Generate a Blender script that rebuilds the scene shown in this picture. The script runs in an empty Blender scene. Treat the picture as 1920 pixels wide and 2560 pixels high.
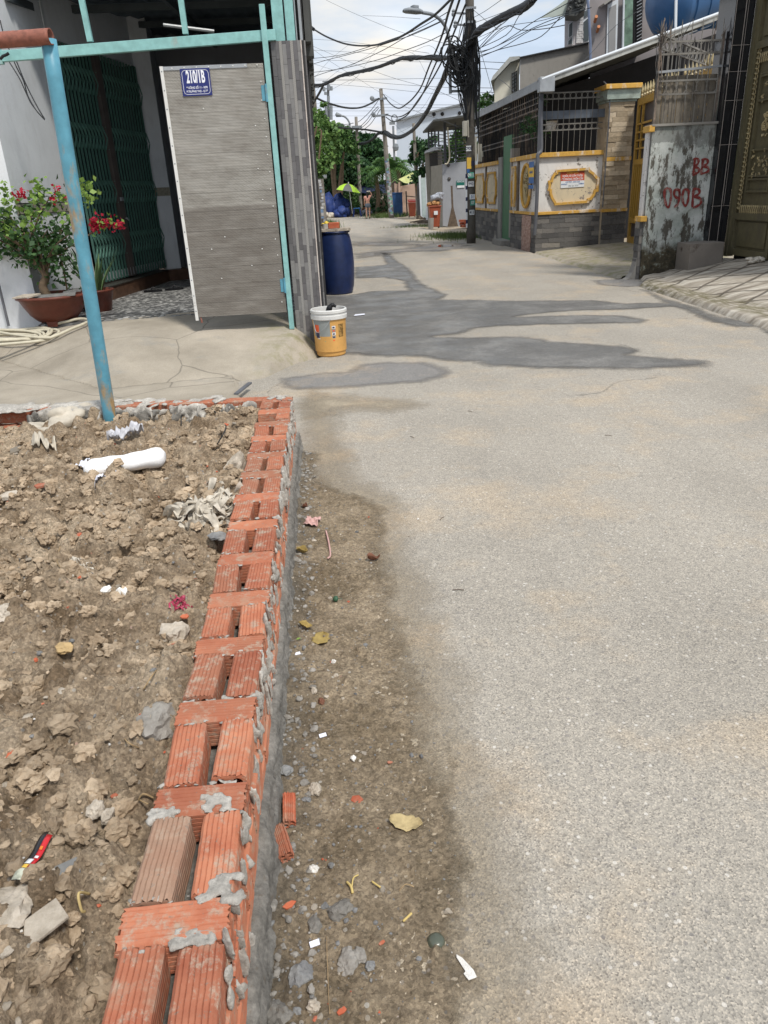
import bpy, bmesh, math, random
import numpy as np
from mathutils import Vector, Matrix
from mathutils.geometry import tessellate_polygon
S = bpy.context.scene
COL = S.collection
# ---------------------------------------------------------------- camera
FPX, CH = 1850.0, 1.45                      # focal length in photo pixels, eye height in metres
Xi = Vector((0.99517, -0.08443, -0.04585)); Yi = Vector((0.0746, 0.3917, 0.9171)); Fw = Vector((-0.0594, -0.9161, 0.3965))
def _basis():
    c = np.array([960., 1280.]); r = .05
    d = np.array([np.cos(r), -np.sin(r)]); n = np.array([-np.sin(r), -np.cos(r)]); p = np.array([790., 488.])
    dist = (p-c)@n; a = (p-c)@d; pitch = math.atan2(dist, FPX); yaw = math.atan2(a, math.hypot(FPX, dist))
    hd = np.array([math.sin(-yaw), math.cos(-yaw), 0]); R0 = np.array([math.cos(-yaw), -math.sin(-yaw), 0]); U = np.array([0, 0, 1.])
    F = hd*math.cos(pitch)-U*math.sin(pitch); U0 = U*math.cos(pitch)+hd*math.sin(pitch)
    return R0*math.cos(r)-U0*math.sin(r), R0*math.sin(r)+U0*math.cos(r), F
Xi, Yi, Fw = [Vector([float(q) for q in v]) for v in _basis()]
cd = bpy.data.cameras.new('camera'); cam = bpy.data.objects.new('camera', cd); COL.objects.link(cam)
cd.sensor_fit = 'VERTICAL'; cd.sensor_height = 36.0; cd.lens = 36.0*FPX/2560; cd.clip_start = .05; cd.clip_end = 3000
cam.matrix_world = Matrix(((Xi.x, Yi.x, -Fw.x, 0), (Xi.y, Yi.y, -Fw.y, 0), (Xi.z, Yi.z, -Fw.z, CH), (0, 0, 0, 1)))
S.camera = cam
# measuring the photograph: pixel -> point on the ground (G), at a depth Y (A) or at a side distance X (AX)
def _ray(x, y): return (Fw*FPX+Xi*(x-960)+Yi*(1280-y)).normalized()
def G(x, y, z=0.): v = _ray(x, y); return Vector((0, 0, CH))+v*((z-CH)/v.z)
def A(x, y, Y): v = _ray(x, y); return Vector((0, 0, CH))+v*(Y/v.y)
def AX(x, y, X): v = _ray(x, y); return Vector((0, 0, CH))+v*(X/v.x)
# ---------------------------------------------------------------- light
S.view_settings.view_transform = 'Standard'; S.view_settings.look = 'None'; S.view_settings.gamma = 1; S.view_settings.use_curve_mapping = False
S.view_settings.exposure = 0.58
W = bpy.data.worlds.new("World"); S.world = W; W.use_nodes = True
nt = W.node_tree; nt.nodes.clear()
def wn(t, **k):
    n = nt.nodes.new(t)
    for a, b in k.items(): setattr(n, a, b)
    return n
SUN_EL, SUN_AZ = math.radians(58), math.radians(150)     # azimuth clockwise from +Y
sky = wn('ShaderNodeTexSky', sky_type='NISHITA', sun_disc=False, sun_elevation=SUN_EL, sun_rotation=SUN_AZ, air_density=1.2, dust_density=2.5, ozone_density=1.0)
geo = wn('ShaderNodeTexCoord')
sep = wn('ShaderNodeSeparateXYZ'); nt.links.new(geo.outputs['Generated'], sep.inputs[0])
# clouds on a flat layer: direction.xy / (z+.12)
add = wn('ShaderNodeMath', operation='ADD'); add.inputs[1].default_value = .14; nt.links.new(sep.outputs[2], add.inputs[0])
mx = wn('ShaderNodeMath', operation='MAXIMUM'); mx.inputs[1].default_value = .05; nt.links.new(add.outputs[0], mx.inputs[0])
comb = wn('ShaderNodeCombineXYZ')
for i in (0, 1):
    dv = wn('ShaderNodeMath', operation='DIVIDE'); nt.links.new(sep.outputs[i], dv.inputs[0]); nt.links.new(mx.outputs[0], dv.inputs[1]); nt.links.new(dv.outputs[0], comb.inputs[i])
n1 = wn('ShaderNodeTexNoise'); n1.inputs['Scale'].default_value = .85; n1.inputs['Detail'].default_value = 7; n1.inputs['Roughness'].default_value = .55
nt.links.new(comb.outputs[0], n1.inputs['Vector'])
r1 = wn('ShaderNodeValToRGB'); r1.color_ramp.elements[0].position = .40; r1.color_ramp.elements[0].color = (0, 0, 0, 1); r1.color_ramp.elements[1].position = .62; r1.color_ramp.elements[1].color = (1, 1, 1, 1)
nt.links.new(n1.outputs[0], r1.inputs[0])
n2 = wn('ShaderNodeTexNoise'); n2.inputs['Scale'].default_value = .9; n2.inputs['Detail'].default_value = 3
mp = wn('ShaderNodeMapping'); mp.inputs['Location'].default_value = (7.3, 2.1, 0); nt.links.new(comb.outputs[0], mp.inputs[0]); nt.links.new(mp.outputs[0], n2.inputs['Vector'])
r2 = wn('ShaderNodeValToRGB'); r2.color_ramp.elements[0].position = .42; r2.color_ramp.elements[0].color = (6.9, 7.7, 8.9, 1); r2.color_ramp.elements[1].position = .60; r2.color_ramp.elements[1].color = (8.8, 7.8, 6.2, 1)
nt.links.new(n2.outputs[0], r2.inputs[0])
vm = wn('ShaderNodeMix', data_type='RGBA'); vm.inputs[0].default_value = .72                    # thin veil over the blue
nt.links.new(sky.outputs[0], vm.inputs[6]); vm.inputs[7].default_value = (4.9, 6.0, 7.6, 1)
cm = wn('ShaderNodeMix', data_type='RGBA'); nt.links.new(r1.outputs[0], cm.inputs[0]); nt.links.new(vm.outputs[2], cm.inputs[6]); nt.links.new(r2.outputs[0], cm.inputs[7])
# pale pinkish air low on the horizon
hz = wn('ShaderNodeMapRange'); hz.inputs[1].default_value = 0.0; hz.inputs[2].default_value = .16; hz.inputs[3].default_value = .8; hz.inputs[4].default_value = 0
nt.links.new(sep.outputs[2], hz.inputs[0])
hm = wn('ShaderNodeMix', data_type='RGBA'); nt.links.new(hz.outputs[0], hm.inputs[0]); nt.links.new(cm.outputs[2], hm.inputs[6]); hm.inputs[7].default_value = (7.0, 6.6, 6.7, 1)
bg = wn('ShaderNodeBackground'); bg.inputs[1].default_value = .088; nt.links.new(hm.outputs[2], bg.inputs[0])
ow = wn('ShaderNodeOutputWorld'); nt.links.new(bg.outputs[0], ow.inputs[0])
sl = bpy.data.lights.new('sun', 'SUN'); so = bpy.data.objects.new('sun', sl); COL.objects.link(so)
sl.energy = 2.3; sl.angle = math.radians(8); sl.color = (1, .95, .87)
sd = Vector((math.sin(SUN_AZ)*math.cos(SUN_EL), math.cos(SUN_AZ)*math.cos(SUN_EL), math.sin(SUN_EL)))
so.rotation_euler = (-sd).to_track_quat('-Z', 'Y').to_euler()
# ---------------------------------------------------------------- materials
def lin(h):
    h = h.lstrip('#'); c = [int(h[i:i+2], 16)/255 for i in (0, 2, 4)]
    return tuple((v/12.92 if v <= .04045 else ((v+.055)/1.055)**2.4) for v in c)+(1,)
class NM:
    """a small wrapper to write node materials"""
    def __init__(s, name):
        s.m = bpy.data.materials.new(name); s.m.use_nodes = True; s.t = s.m.node_tree; s.b = s.t.nodes['Principled BSDF']
        s.g = s.t.nodes.new('ShaderNodeNewGeometry'); s.pos = s.g.outputs['Position']; s.hgt = None
    def L(s, a, b): s.t.links.new(a, b)
    def N(s, t, **k):
        n = s.t.nodes.new(t)
        for a, b in k.items(): setattr(n, a, b)
        return n
    def map(s, scale=(1, 1, 1), loc=(0, 0, 0), rot=(0, 0, 0), src=None):
        n = s.N('ShaderNodeMapping'); n.inputs['Scale'].default_value = scale; n.inputs['Location'].default_value = loc; n.inputs['Rotation'].default_value = rot
        s.L(src or s.pos, n.inputs[0]); return n.outputs[0]
    def noise(s, sc, det=4, ro=.6, v=None, dist=0):
        n = s.N('ShaderNodeTexNoise'); n.inputs['Scale'].default_value = sc; n.inputs['Detail'].default_value = det; n.inputs['Roughness'].default_value = ro; n.inputs['Distortion'].default_value = dist
        s.L(v or s.pos, n.inputs['Vector']); return n.outputs[0]
    def voro(s, sc, v=None, out='Distance', feat='F1', rnd=1):
        n = s.N('ShaderNodeTexVoronoi', feature=feat); n.inputs['Scale'].default_value = sc; n.inputs['Randomness'].default_value = rnd; s.L(v or s.pos, n.inputs['Vector']); return n.outputs[out]
    def ramp(s, f, stops):
        n = s.N('ShaderNodeValToRGB'); e = n.color_ramp.elements
        while len(e) < len(stops): e.new(.5)
        for i, (p, c) in enumerate(stops):
            e[i].position = p; e[i].color = c if isinstance(c, tuple) and len(c) == 4 else ((c, c, c, 1) if not isinstance(c, tuple) else c+(1,))
        s.L(f, n.inputs[0]); return n.outputs[0]
    def mix(s, f, a, b, mode='MIX'):
        n = s.N('ShaderNodeMix', data_type='RGBA', blend_type=mode)
        for i, v in ((0, f), (6, a), (7, b)):
            if isinstance(v, (int, float)): n.inputs[i].default_value = v
            elif isinstance(v, tuple): n.inputs[i].default_value = v if len(v) == 4 else v+(1,)
            else: s.L(v, n.inputs[i])
        return n.outputs[2]
    def math(s, op, a, b=0., c=0.):
        n = s.N('ShaderNodeMath', operation=op)
        for i, v in enumerate((a, b, c)):
            if isinstance(v, (int, float)): n.inputs[i].default_value = v
            else: s.L(v, n.inputs[i])
        return n.outputs[0]
    def xyz(s, v=None):
        n = s.N('ShaderNodeSeparateXYZ'); s.L(v or s.pos, n.inputs[0]); return n.outputs
    def island(s): return s.g.outputs['Random Per Island']
    def bump(s, h, st=.3, d=.01):
        n = s.N('ShaderNodeBump'); n.inputs['Strength'].default_value = st; n.inputs['Distance'].default_value = d; s.L(h, n.inputs['Height'])
        if s.hgt: s.L(s.hgt, n.inputs['Normal'])
        s.hgt = n.outputs[0]; s.L(n.outputs[0], s.b.inputs['Normal'])
    def done(s, col, rough=.8, spec=.3, metal=0.):
        for k, v in (('Base Color', col), ('Roughness', rough), ('Specular IOR Level', spec), ('Metallic', metal)):
            if isinstance(v, (int, float)): s.b.inputs[k].default_value = v
            elif isinstance(v, tuple): s.b.inputs[k].default_value = v if len(v) == 4 else v+(1,)
            else: s.L(v, s.b.inputs[k])
        return s.m
def simple(name, c, rough=.7, var=.25, sc=6, bst=.15, bsc=60, spec=.3, metal=0, grime=None, gsc=3, glo=.5, ghi=.7, island=0.):
    """paint / plastic / plaster: a base colour with uneven tone, optional grime patches"""
    m = NM(name); c = lin(c) if isinstance(c, str) else c
    dk = tuple(x*(1-var) for x in c[:3])+(1,); lt = tuple(min(1, x*(1+var*.6)) for x in c[:3])+(1,)
    col = m.ramp(m.noise(sc, 5), [(.3, dk), (.7, lt)])
    if island:
        f = m.math('MULTIPLY_ADD', m.island(), island, 1-island/2)
        n = m.N('ShaderNodeVectorMath', operation='SCALE'); m.L(col, n.inputs[0]); m.L(f, n.inputs['Scale']); col = n.outputs[0]
    if grime: col = m.mix(m.ramp(m.noise(gsc, 8, .7), [(glo, 0.), (ghi, 1.)]), col, lin(grime))
    if bst: m.bump(m.noise(bsc, 4), bst, .01)
    return m.done(col, rough, spec, metal)
MAT = {}
def _asphalt(name, tone, dust):
    m = NM(name)
    big = m.noise(.8, 6, .62); mid = m.noise(4.5, 5, .6)
    base = m.ramp(big, [(.34, tuple(x*.90 for x in tone)), (.5, tone), (.66, tuple(min(1, x*1.06) for x in tone))])
    if dust: base = m.mix(m.ramp(m.noise(1.5, 7, .68, m.map(loc=(3, 9, 0))), [(.50, 0.), (.64, dust)]), base, (.46, .365, .255, 1))
    v = m.N('ShaderNodeTexVoronoi'); v.inputs['Scale'].default_value = 255; m.L(m.pos, v.inputs['Vector'])
    g1 = m.ramp(m.xyz(v.outputs['Color'])[0], [(0, (.46, .46, .47)), (.25, (.84, .84, .85)), (.72, (1.06, 1.05, 1.03)), (1, (1.55, 1.5, 1.44))])
    base = m.mix(.78, base, g1, 'MULTIPLY')
    v2 = m.N('ShaderNodeTexVoronoi'); v2.inputs['Scale'].default_value = 62; m.L(m.pos, v2.inputs['Vector'])
    st = m.math('MULTIPLY', m.math('LESS_THAN', v2.outputs['Distance'], .30), m.math('GREATER_THAN', m.xyz(v2.outputs['Color'])[1], .80))
    base = m.mix(m.math('MULTIPLY', st, .6), base, m.ramp(m.xyz(v2.outputs['Color'])[2], [(0, (.16, .15, .15)), (.6, (.44, .40, .34)), (1, (.66, .63, .58))]))
    trk = m.ramp(m.noise(1.1, 4, .6, m.map((1.6, .16, 1), loc=(2.2, 0, 0))), [(.36, .88), (.5, 1.), (.66, 1.10)])      # long wheel-worn lanes
    base = m.mix(.45, base, trk, 'MULTIPLY')
    ck = m.N('ShaderNodeTexVoronoi', feature='DISTANCE_TO_EDGE'); ck.inputs['Scale'].default_value = .42
    wv = m.N('ShaderNodeVectorMath', operation='MULTIPLY_ADD'); nz = m.N('ShaderNodeTexNoise'); nz.inputs['Scale'].default_value = 2.5; nz.inputs['Detail'].default_value = 6; m.L(m.pos, nz.inputs['Vector'])
    m.L(nz.outputs['Color'], wv.inputs[0]); wv.inputs[1].default_value = (.7, .7, 0); m.L(m.pos, wv.inputs[2]); m.L(wv.outputs[0], ck.inputs['Vector'])
    base = m.mix(m.math('MULTIPLY', m.ramp(ck.outputs['Distance'], [(0, .55), (.0028, 0.)]), m.ramp(m.noise(.6, 3), [(.5, 0.), (.6, 1.)])), base, (.09, .08, .07, 1))
    base = m.mix(.45, base, m.ramp(m.noise(28, 3, .7), [(.3, .78), (.7, 1.16)]), 'MULTIPLY')
    m.bump(v.outputs['Distance'], .35, .004); m.bump(m.noise(24, 6, .7), .35, .008)
    m.done(base, .88, .25); return m
MAT['road'] = _asphalt('asphalt', (.338, .311, .268), .45).m
_w = _asphalt('wet_asphalt', (.142, .138, .130), .0); _c = _w.b.inputs['Base Color'].links[0].from_socket; _c = _w.mix(.9, _c, _w.ramp(_w.noise(1.7, 7, .65), [(.36, .80), (.5, 1.), (.62, 1.45)]), 'MULTIPLY'); MAT['wet'] = _w.done(_c, _w.ramp(_w.noise(2.3, 5), [(.4, .42), (.6, .75)]), .45)
_w = _asphalt('damp_asphalt', (.215, .208, .20), .35); MAT['damp'] = _w.m
def _soil(name, dry, moist, wetx=None):
    m = NM(name)
    c = m.ramp(m.noise(3.2, 9, .68), [(.40, moist), (.5, tuple((a+b)/2 for a, b in zip(dry, moist))), (.60, dry)])
    v = m.N('ShaderNodeTexVoronoi'); v.inputs['Scale'].default_value = 150; m.L(m.pos, v.inputs['Vector'])
    c = m.mix(.5, c, m.ramp(m.xyz(v.outputs['Color'])[0], [(0, .42), (.5, .95), (1, 1.6)]), 'MULTIPLY'); c = m.mix(.8, c, m.ramp(m.noise(34, 7, .75), [(.34, .55), (.5, 1.), (.66, 1.3)]), 'MULTIPLY')
    v2 = m.N('ShaderNodeTexVoronoi'); v2.inputs['Scale'].default_value = 48; m.L(m.pos, v2.inputs['Vector'])
    st = m.math('MULTIPLY', m.math('LESS_THAN', v2.outputs['Distance'], .24), m.math('GREATER_THAN', m.xyz(v2.outputs['Color'])[1], .78))
    c = m.mix(m.math('MULTIPLY', st, .75), c, m.ramp(m.xyz(v2.outputs['Color'])[2], [(0, (.22, .21, .2)), (.55, (.4, .34, .27)), (.92, (.62, .6, .55)), (1, (.5, .16, .07))]))
    if wetx:   # damp mortar-grey band along the wall foot
        x = m.math('ADD', m.xyz()[0], m.math('MULTIPLY', m.noise(9, 5), .26))
        c = m.mix(m.ramp(m.math('MULTIPLY_ADD', x, 2.2, .62), [(.36, .8), (.66, 0.)]), c, (.135, .118, .095, 1))
    m.bump(m.noise(210, 3, .7), .8, .004); m.bump(m.noise(60, 8, .75), 1., .016)
    return m.done(c, .95, .15)
MAT['soil'] = _soil('rubble_soil', (.49, .39, .28), (.21, .15, .095))
MAT['dirt'] = _soil('sandy_dirt', (.37, .295, .205), (.225, .175, .115), True)
def _rock(name, lo, hi, bs=40):
    m = NM(name); oi = m.N('ShaderNodeObjectInfo')
    c = m.ramp(m.noise(16, 7, .7), [(.3, lo), (.7, hi)])
    f = m.math('MULTIPLY_ADD', m.island(), .5, .75); n = m.N('ShaderNodeVectorMath', operation='SCALE'); m.L(c, n.inputs[0]); m.L(f, n.inputs['Scale'])
    m.bump(m.noise(bs, 8, .75), .8, .012); return m.done(n.outputs[0], .92, .2)
MAT['clod'] = _rock('earth_clod', (.23, .165, .105), (.51, .405, .29))
MAT['stone'] = _rock('limestone_rubble', (.26, .22, .17), (.56, .50, .42))
MAT['greystone'] = _rock('grey_crushed_stone', (.12, .12, .125), (.30, .30, .29))
MAT['cement'] = _rock('cement_lump', (.17, .155, .135), (.36, .34, .31))
MAT['white_grit'] = _rock('white_grit', (.5, .48, .44), (.8, .78, .74))
def _brick(name, a, b, dustamt=.5):
    m = NM(name); f = m.island(); oi = m.N('ShaderNodeObjectInfo'); rnd = oi.outputs['Random']
    c = m.ramp(m.noise(11, 6, .65), [(.28, a), (.72, b)]); c = m.mix(1., c, m.ramp(rnd, [(0, (.72, .70, .72)), (.3, (1., 1., 1.)), (.6, (1.12, 1.2, 1.2)), (.85, (.92, .8, .78)), (1, (1.05, 1.35, 1.5))]), 'MULTIPLY')
    c = m.mix(m.ramp(m.math('ADD', m.math('MULTIPLY', rnd, .5), m.math('MULTIPLY', m.noise(5, 3), .5)), [(.48, 0.), (.72, .75)]), c, (.29, .125, .075, 1))
    c = m.mix(m.ramp(m.noise(26, 9, .75, m.map(loc=(5, 1, 2))), [(.52, 0.), (.64, dustamt)]), c, (.38, .32, .25, 1))
    c = m.mix(m.ramp(m.noise(70, 7, .75, m.map(loc=(1, 8, 3))), [(.60, 0.), (.66, .85)]), c, (.20, .175, .145, 1)); c = m.mix(m.ramp(m.noise(7, 8, .7, m.map(loc=(9, 3, 3))), [(.56, 0.), (.66, .6)]), c, (.34, .25, .18, 1))
    m.bump(m.noise(120, 6, .7), .35, .003); m.bump(m.noise(18, 5), .3, .008)
    return m.done(c, .86, .25)
MAT['brick'] = _brick('fired_hollow_brick', (.35, .105, .056), (.49, .20, .115), .8)
MAT['brick_grey'] = _brick('underfired_brick', (.24, .145, .10), (.36, .22, .155))
MAT['brick_red'] = _brick('broken_brick', (.38, .08, .04), (.5, .14, .07), .35)
def _mortar(name, lo, hi):
    m = NM(name); c = m.ramp(m.noise(9, 8, .7), [(.32, lo), (.68, hi)]); c = m.mix(.8, c, m.ramp(m.noise(60, 7, .75), [(.34, .6), (.66, 1.35)]), 'MULTIPLY')
    c = m.mix(m.ramp(m.noise(40, 6, .7), [(.58, 0.), (.70, .6)]), c, (.16, .125, .09, 1))
    m.bump(m.noise(75, 8, .75), .8, .01); return m.done(c, .9, .2)
MAT['mortar'] = _mortar('smeared_mortar', (.30, .28, .25), (.56, .53, .48))
MAT['mortar_dark'] = _mortar('damp_mortar', (.13, .122, .108), (.27, .255, .23))
def _apron():
    m = NM('worn_concrete')
    c = m.ramp(m.noise(1.3, 8, .65), [(.3, (.25, .22, .175)), (.55, (.355, .315, .255)), (.75, (.44, .385, .315))])
    c = m.mix(m.ramp(m.noise(2.1, 9, .72, m.map(loc=(4, 4, 0))), [(.55, 0.), (.72, .7)]), c, (.25, .245, .225, 1))
    x = m.xyz()
    moss = m.math('MULTIPLY', m.ramp(m.noise(5, 8, .7), [(.46, 0.), (.6, 1.)]), m.ramp(m.math('MULTIPLY_ADD', x[0], 1.2, 1.1), [(.15, 0.), (.75, 1.)]))
    c = m.mix(m.math('MULTIPLY', moss, .75), c, (.20, .19, .09, 1))
    cr = m.N('ShaderNodeTexVoronoi', feature='DISTANCE_TO_EDGE'); cr.inputs['Scale'].default_value = .75; m.L(m.map(src=m.mix(.25, m.pos, m.N('ShaderNodeTexNoise').outputs[1], 'ADD')), cr.inputs['Vector'])
    c = m.mix(m.ramp(cr.outputs['Distance'], [(.0, .7), (.006, 0.)]), c, (.10, .09, .075, 1))
    c = m.mix(.5, c, m.ramp(m.noise(90, 4, .7), [(.3, .75), (.7, 1.2)]), 'MULTIPLY')
    m.bump(m.noise(45, 8, .7), .5, .006); return m.done(c, .88, .25)
MAT['apron'] = _apron()
def _stamped():
    m = NM('streaked_ramp_concrete')
    c = m.ramp(m.noise(3.5, 7, .7, m.map((.35, 2.4, 1), rot=(0, 0, .25))), [(.36, (.20, .17, .135)), (.5, (.36, .32, .265)), (.64, (.54, .50, .43))])
    x = m.xyz()
    def lines(rot, sc):
        v = m.xyz(m.map(rot=(0, 0, rot)))[0]; w = m.math('ADD', v, m.math('MULTIPLY', m.noise(1.5, 3), .10))
        fr = m.math('ABSOLUTE', m.math('SUBTRACT', m.math('FRACT', m.math('MULTIPLY', w, sc)), .5)); return m.ramp(fr, [(.0, 1.), (.035, .8), (.06, 0.)])
    ln = m.math('MAXIMUM', lines(.95, 1.9), lines(-.75+math.pi, 1.9))
    up = m.ramp(m.math('MULTIPLY_ADD', x[0], 1, -4.5), [(.16, 0.), (.30, 1.)]); ln = m.math('MULTIPLY', ln, up)
    c = m.mix(m.math('MULTIPLY', ln, .85), c, (.075, .06, .045, 1))
    band = m.math('MULTIPLY', m.ramp(m.math('MULTIPLY_ADD', x[0], 1, -4.5), [(.02, 0.), (.12, 1.), (.28, .9), (.42, 0.)]), m.ramp(m.noise(9, 7, .7, m.map((3, .5, 1))), [(.40, 0.), (.58, 1.)]))
    c = m.mix(m.math('MULTIPLY', band, .85), c, (.12, .105, .045, 1))
    m.bump(m.math('MULTIPLY', ln, -1), .8, .02); m.bump(m.noise(35, 7), .4, .01); return m.done(c, .85, .3)
MAT['stamped'] = _stamped()
MAT['lot'] = simple('dusty_verge', (.40, .335, .25, 1), .95, .3, 2.5, .5, 40, grime='7d7466', gsc=3)
def _rusty(name, paint, rust, lo, hi, rough=.45):
    m = NM(name); c = m.ramp(m.noise(14, 5), [(.3, tuple(x*.8 for x in paint)), (.7, tuple(min(1, x*1.1) for x in paint))])
    f = m.ramp(m.noise(5.5, 8, .65, m.map((1, 1, .35))), [(lo, 0.), (hi, 1.)]); c = m.mix(f, c, m.ramp(m.noise(40, 5), [(.3, rust), (.7, tuple(min(1, x*1.8) for x in rust))]))
    m.bump(m.noise(70, 5), .2, .004); return m.done(c, rough, .4)
MAT['teal'] = _rusty('pale_teal_paint', (.24, .47, .46), (.20, .22, .20), .62, .75)
MAT['polepaint'] = _rusty('worn_blue_paint', (.10, .30, .40), (.24, .16, .075), .54, .63)
MAT['pipe_rust'] = _rusty('rusted_pipe', (.20, .38, .40), (.17, .065, .045), .30, .42, .7)
MAT['yellow'] = _rusty('ochre_paint', (.60, .345, .07), (.45, .38, .30), .54, .64, .75)
MAT['ygate'] = _rusty('mustard_gate_paint', (.42, .245, .045), (.25, .15, .05), .60, .72, .5)
MAT['dark_iron'] = _rusty('weathered_black_iron', (.055, .055, .055), (.17, .13, .10), .45, .60, .65)
MAT['green'] = _rusty('dark_green_gate_paint', (.065, .145, .12), (.05, .10, .085), .5, .7, .4)
MAT['greendoor'] = simple('green_metal_door', (.06, .17, .085, 1), .55, .15, 3)
MAT['galv'] = simple('galvanised_steel', (.34, .36, .38, 1), .5, .2, 5, metal=.3, grime='5b5348', glo=.58)
def _white(name, c, chip, amt=.62, c2=(.30, .27, .24)):
    m = NM(name); col = m.ramp(m.noise(1.6, 6), [(.3, tuple(x*.86 for x in c)), (.7, c)])
    col = m.mix(m.ramp(m.noise(7, 6, .65, m.map((1, 1, .4))), [(.5, 0.), (.75, .35)]), col, c2+(1,))
    col = m.mix(m.ramp(m.noise(6.5, 9, .78, m.map(loc=(2, 5, 1))), [(amt, 0.), (amt+.012, 1.)]), col, chip+(1,))
    m.bump(m.noise(40, 6), .3, .006); return m.done(col, .85, .25)
MAT['whitewall'] = _white('peeling_white_wall', (.72, .705, .68), (.23, .21, .19), .585)
MAT['cream'] = _white('peeling_cream_wall', (.66, .56, .39), (.25, .22, .2), .575)
MAT['houseW'] = _white('pale_house_wall', (.74, .77, .80), (.55, .57, .6), .72, (.4, .42, .42))
MAT['innerW'] = _white('dim_inner_wall', (.66, .69, .71), (.5, .5, .5), .8, (.4, .4, .4))
MAT['greywall'] = _white('plain_grey_wall', (.33, .345, .375), (.28, .28, .3), .74, (.25, .25, .26))
MAT['concrete'] = _white('raw_cement_render', (.30, .285, .26), (.17, .16, .145), .60, (.15, .14, .13))
MAT['darkwall'] = _white('near_black_wall', (.045, .045, .047), (.07, .07, .07), .6, (.03, .03, .03))  # near-black tone with faint lighter chips and darker streaks
def _mossy():
    m = NM('mould_stained_wall'); x = m.xyz()
    c = m.ramp(m.noise(2.2, 8, .7), [(.3, (.24, .28, .25)), (.5, (.46, .49, .465)), (.7, (.66, .67, .65))])
    c = m.mix(m.ramp(m.noise(4.5, 9, .72, m.map((1.6, 1, .55))), [(.50, 0.), (.55, .95)]), c, (.085, .075, .06, 1))
    low = m.ramp(m.math('ADD', x[2], m.math('MULTIPLY', m.noise(3.5, 7, .7), .9)), [(.80, 1.), (1.15, 0.)])
    c = m.mix(low, c, m.ramp(m.noise(10, 8, .75), [(.35, (.03, .03, .025)), (.55, (.085, .07, .045)), (.68, (.30, .34, .30))]))
    top = m.ramp(m.math('ADD', x[2], m.math('MULTIPLY', m.noise(4, 7, .7), .7)), [(2.2, 0.), (2.45, .0)])
    t2 = m.math('MULTIPLY', m.math('GREATER_THAN', m.math('ADD', x[2], m.math('MULTIPLY', m.noise(4, 8, .7), .9)), 2.35), .65)
    c = m.mix(t2, c, (.16, .165, .155, 1))
    m.bump(m.noise(22, 9, .75), .6, .02); return m.done(c, .9, .2)
MAT['mossy'] = _mossy()
def _isl(name, stops, rough=.7, bs=40, bst=.4, spec=.3):
    m = NM(name); c = m.ramp(m.island(), stops); c = m.mix(.5, c, m.ramp(m.noise(18, 7, .7), [(.3, .65), (.7, 1.25)]), 'MULTIPLY')
    m.bump(m.noise(bs, 6), bst, .012); return m.done(c, rough, spec)
MAT['plinth'] = _isl('grey_stone_plinth', [(0, (.085, .083, .082)), (.5, (.135, .13, .125)), (.9, (.17, .16, .15)), (1, (.27, .25, .22))], .9, 25, .8)
MAT['splitface'] = _isl('tan_split_face_stone', [(0, (.30, .24, .165)), (.5, (.42, .34, .24)), (1, (.55, .46, .34))], .9, 22, .9)
MAT['pinktile'] = _isl('pink_mosaic_tile', [(0, (.35, .21, .17)), (1, (.52, .37, .31))], .7)
MAT['tilestrip'] = _isl('grey_pillar_tile', [(0, (.095, .092, .095)), (.45, (.125, .12, .123)), (.55, (.18, .177, .175)), (1, (.215, .21, .205))], .35, 30, .08, .5)
def _rope():
    m = NM('ribbed_pale_tile'); v = m.xyz(m.map((1, 1, 1), rot=(0, .5, 0)))[2]
    f = m.math('FRACT', m.math('MULTIPLY', v, 75)); c = m.ramp(f, [(.0, (.22, .215, .205)), (.5, (.36, .35, .335)), (1, (.22, .215, .205))]); m.bump(f, .5, .004); return m.done(c, .6, .3)
MAT['ropetile'] = _rope()
def _perf():
    m = NM('perforated_sheet_metal'); x = m.xyz()
    c = m.ramp(m.noise(5, 8, .75, m.map((.8, 1, 1.6))), [(.34, (.27, .25, .22)), (.5, (.36, .345, .31)), (.66, (.45, .435, .40))])
    low = m.ramp(m.math('ADD', x[2], m.math('MULTIPLY', m.noise(2, 5), .15)), [(1.45/3, 0.), (1.5/3, 0.)])
    c = m.mix(m.math('MULTIPLY', m.math('LESS_THAN', m.math('ADD', x[2], m.math('MULTIPLY', m.noise(40, 2), .01)), 1.40), .55), c, (.13, .108, .09, 1))
    fz = m.math('FRACT', m.math('MULTIPLY', x[2], 95)); row = m.math('FLOOR', m.math('MULTIPLY', x[2], 95))
    fx = m.math('FRACT', m.math('MULTIPLY_ADD', x[0], 80, m.math('MULTIPLY', row, .5)))
    d = m.math('SQRT', m.math('ADD', m.math('POWER', m.math('SUBTRACT', fx, .5), 2), m.math('POWER', m.math('SUBTRACT', fz, .5), 2)))
    c = m.mix(m.ramp(d, [(.30, .85), (.36, 0.)]), c, (.03, .028, .025, 1))
    c = m.mix(m.ramp(m.noise(7, 6, .65, m.map((.3, 1, 2.2))), [(.5, 0.), (.7, .30)]), c, (.46, .44, .40, 1))
    c = m.mix(.8, c, m.ramp(m.math('ABSOLUTE', m.math('SUBTRACT', m.math('FRACT', m.math('MULTIPLY', x[2], 46)), .5)), [(.0, .80), (.16, 1.), (.5, 1.06)]), 'MULTIPLY')
    m.bump(m.noise(9, 4, .6, m.map((.1, 1, 2.2))), .25, .015); return m.done(c, .55, .4, .15)
MAT['perf'] = _perf()
MAT['alu'] = simple('white_angle_trim', (.66, .66, .64, 1), .4, .1, 8, 0, grime='8a8378', glo=.6)
MAT['granite'] = simple('black_granite', (.012, .013, .016, 1), .12, .3, 60, 0, spec=.6)
MAT['joint'] = simple('pale_joint', (.36, .32, .29, 1), .8, .2)
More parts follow.
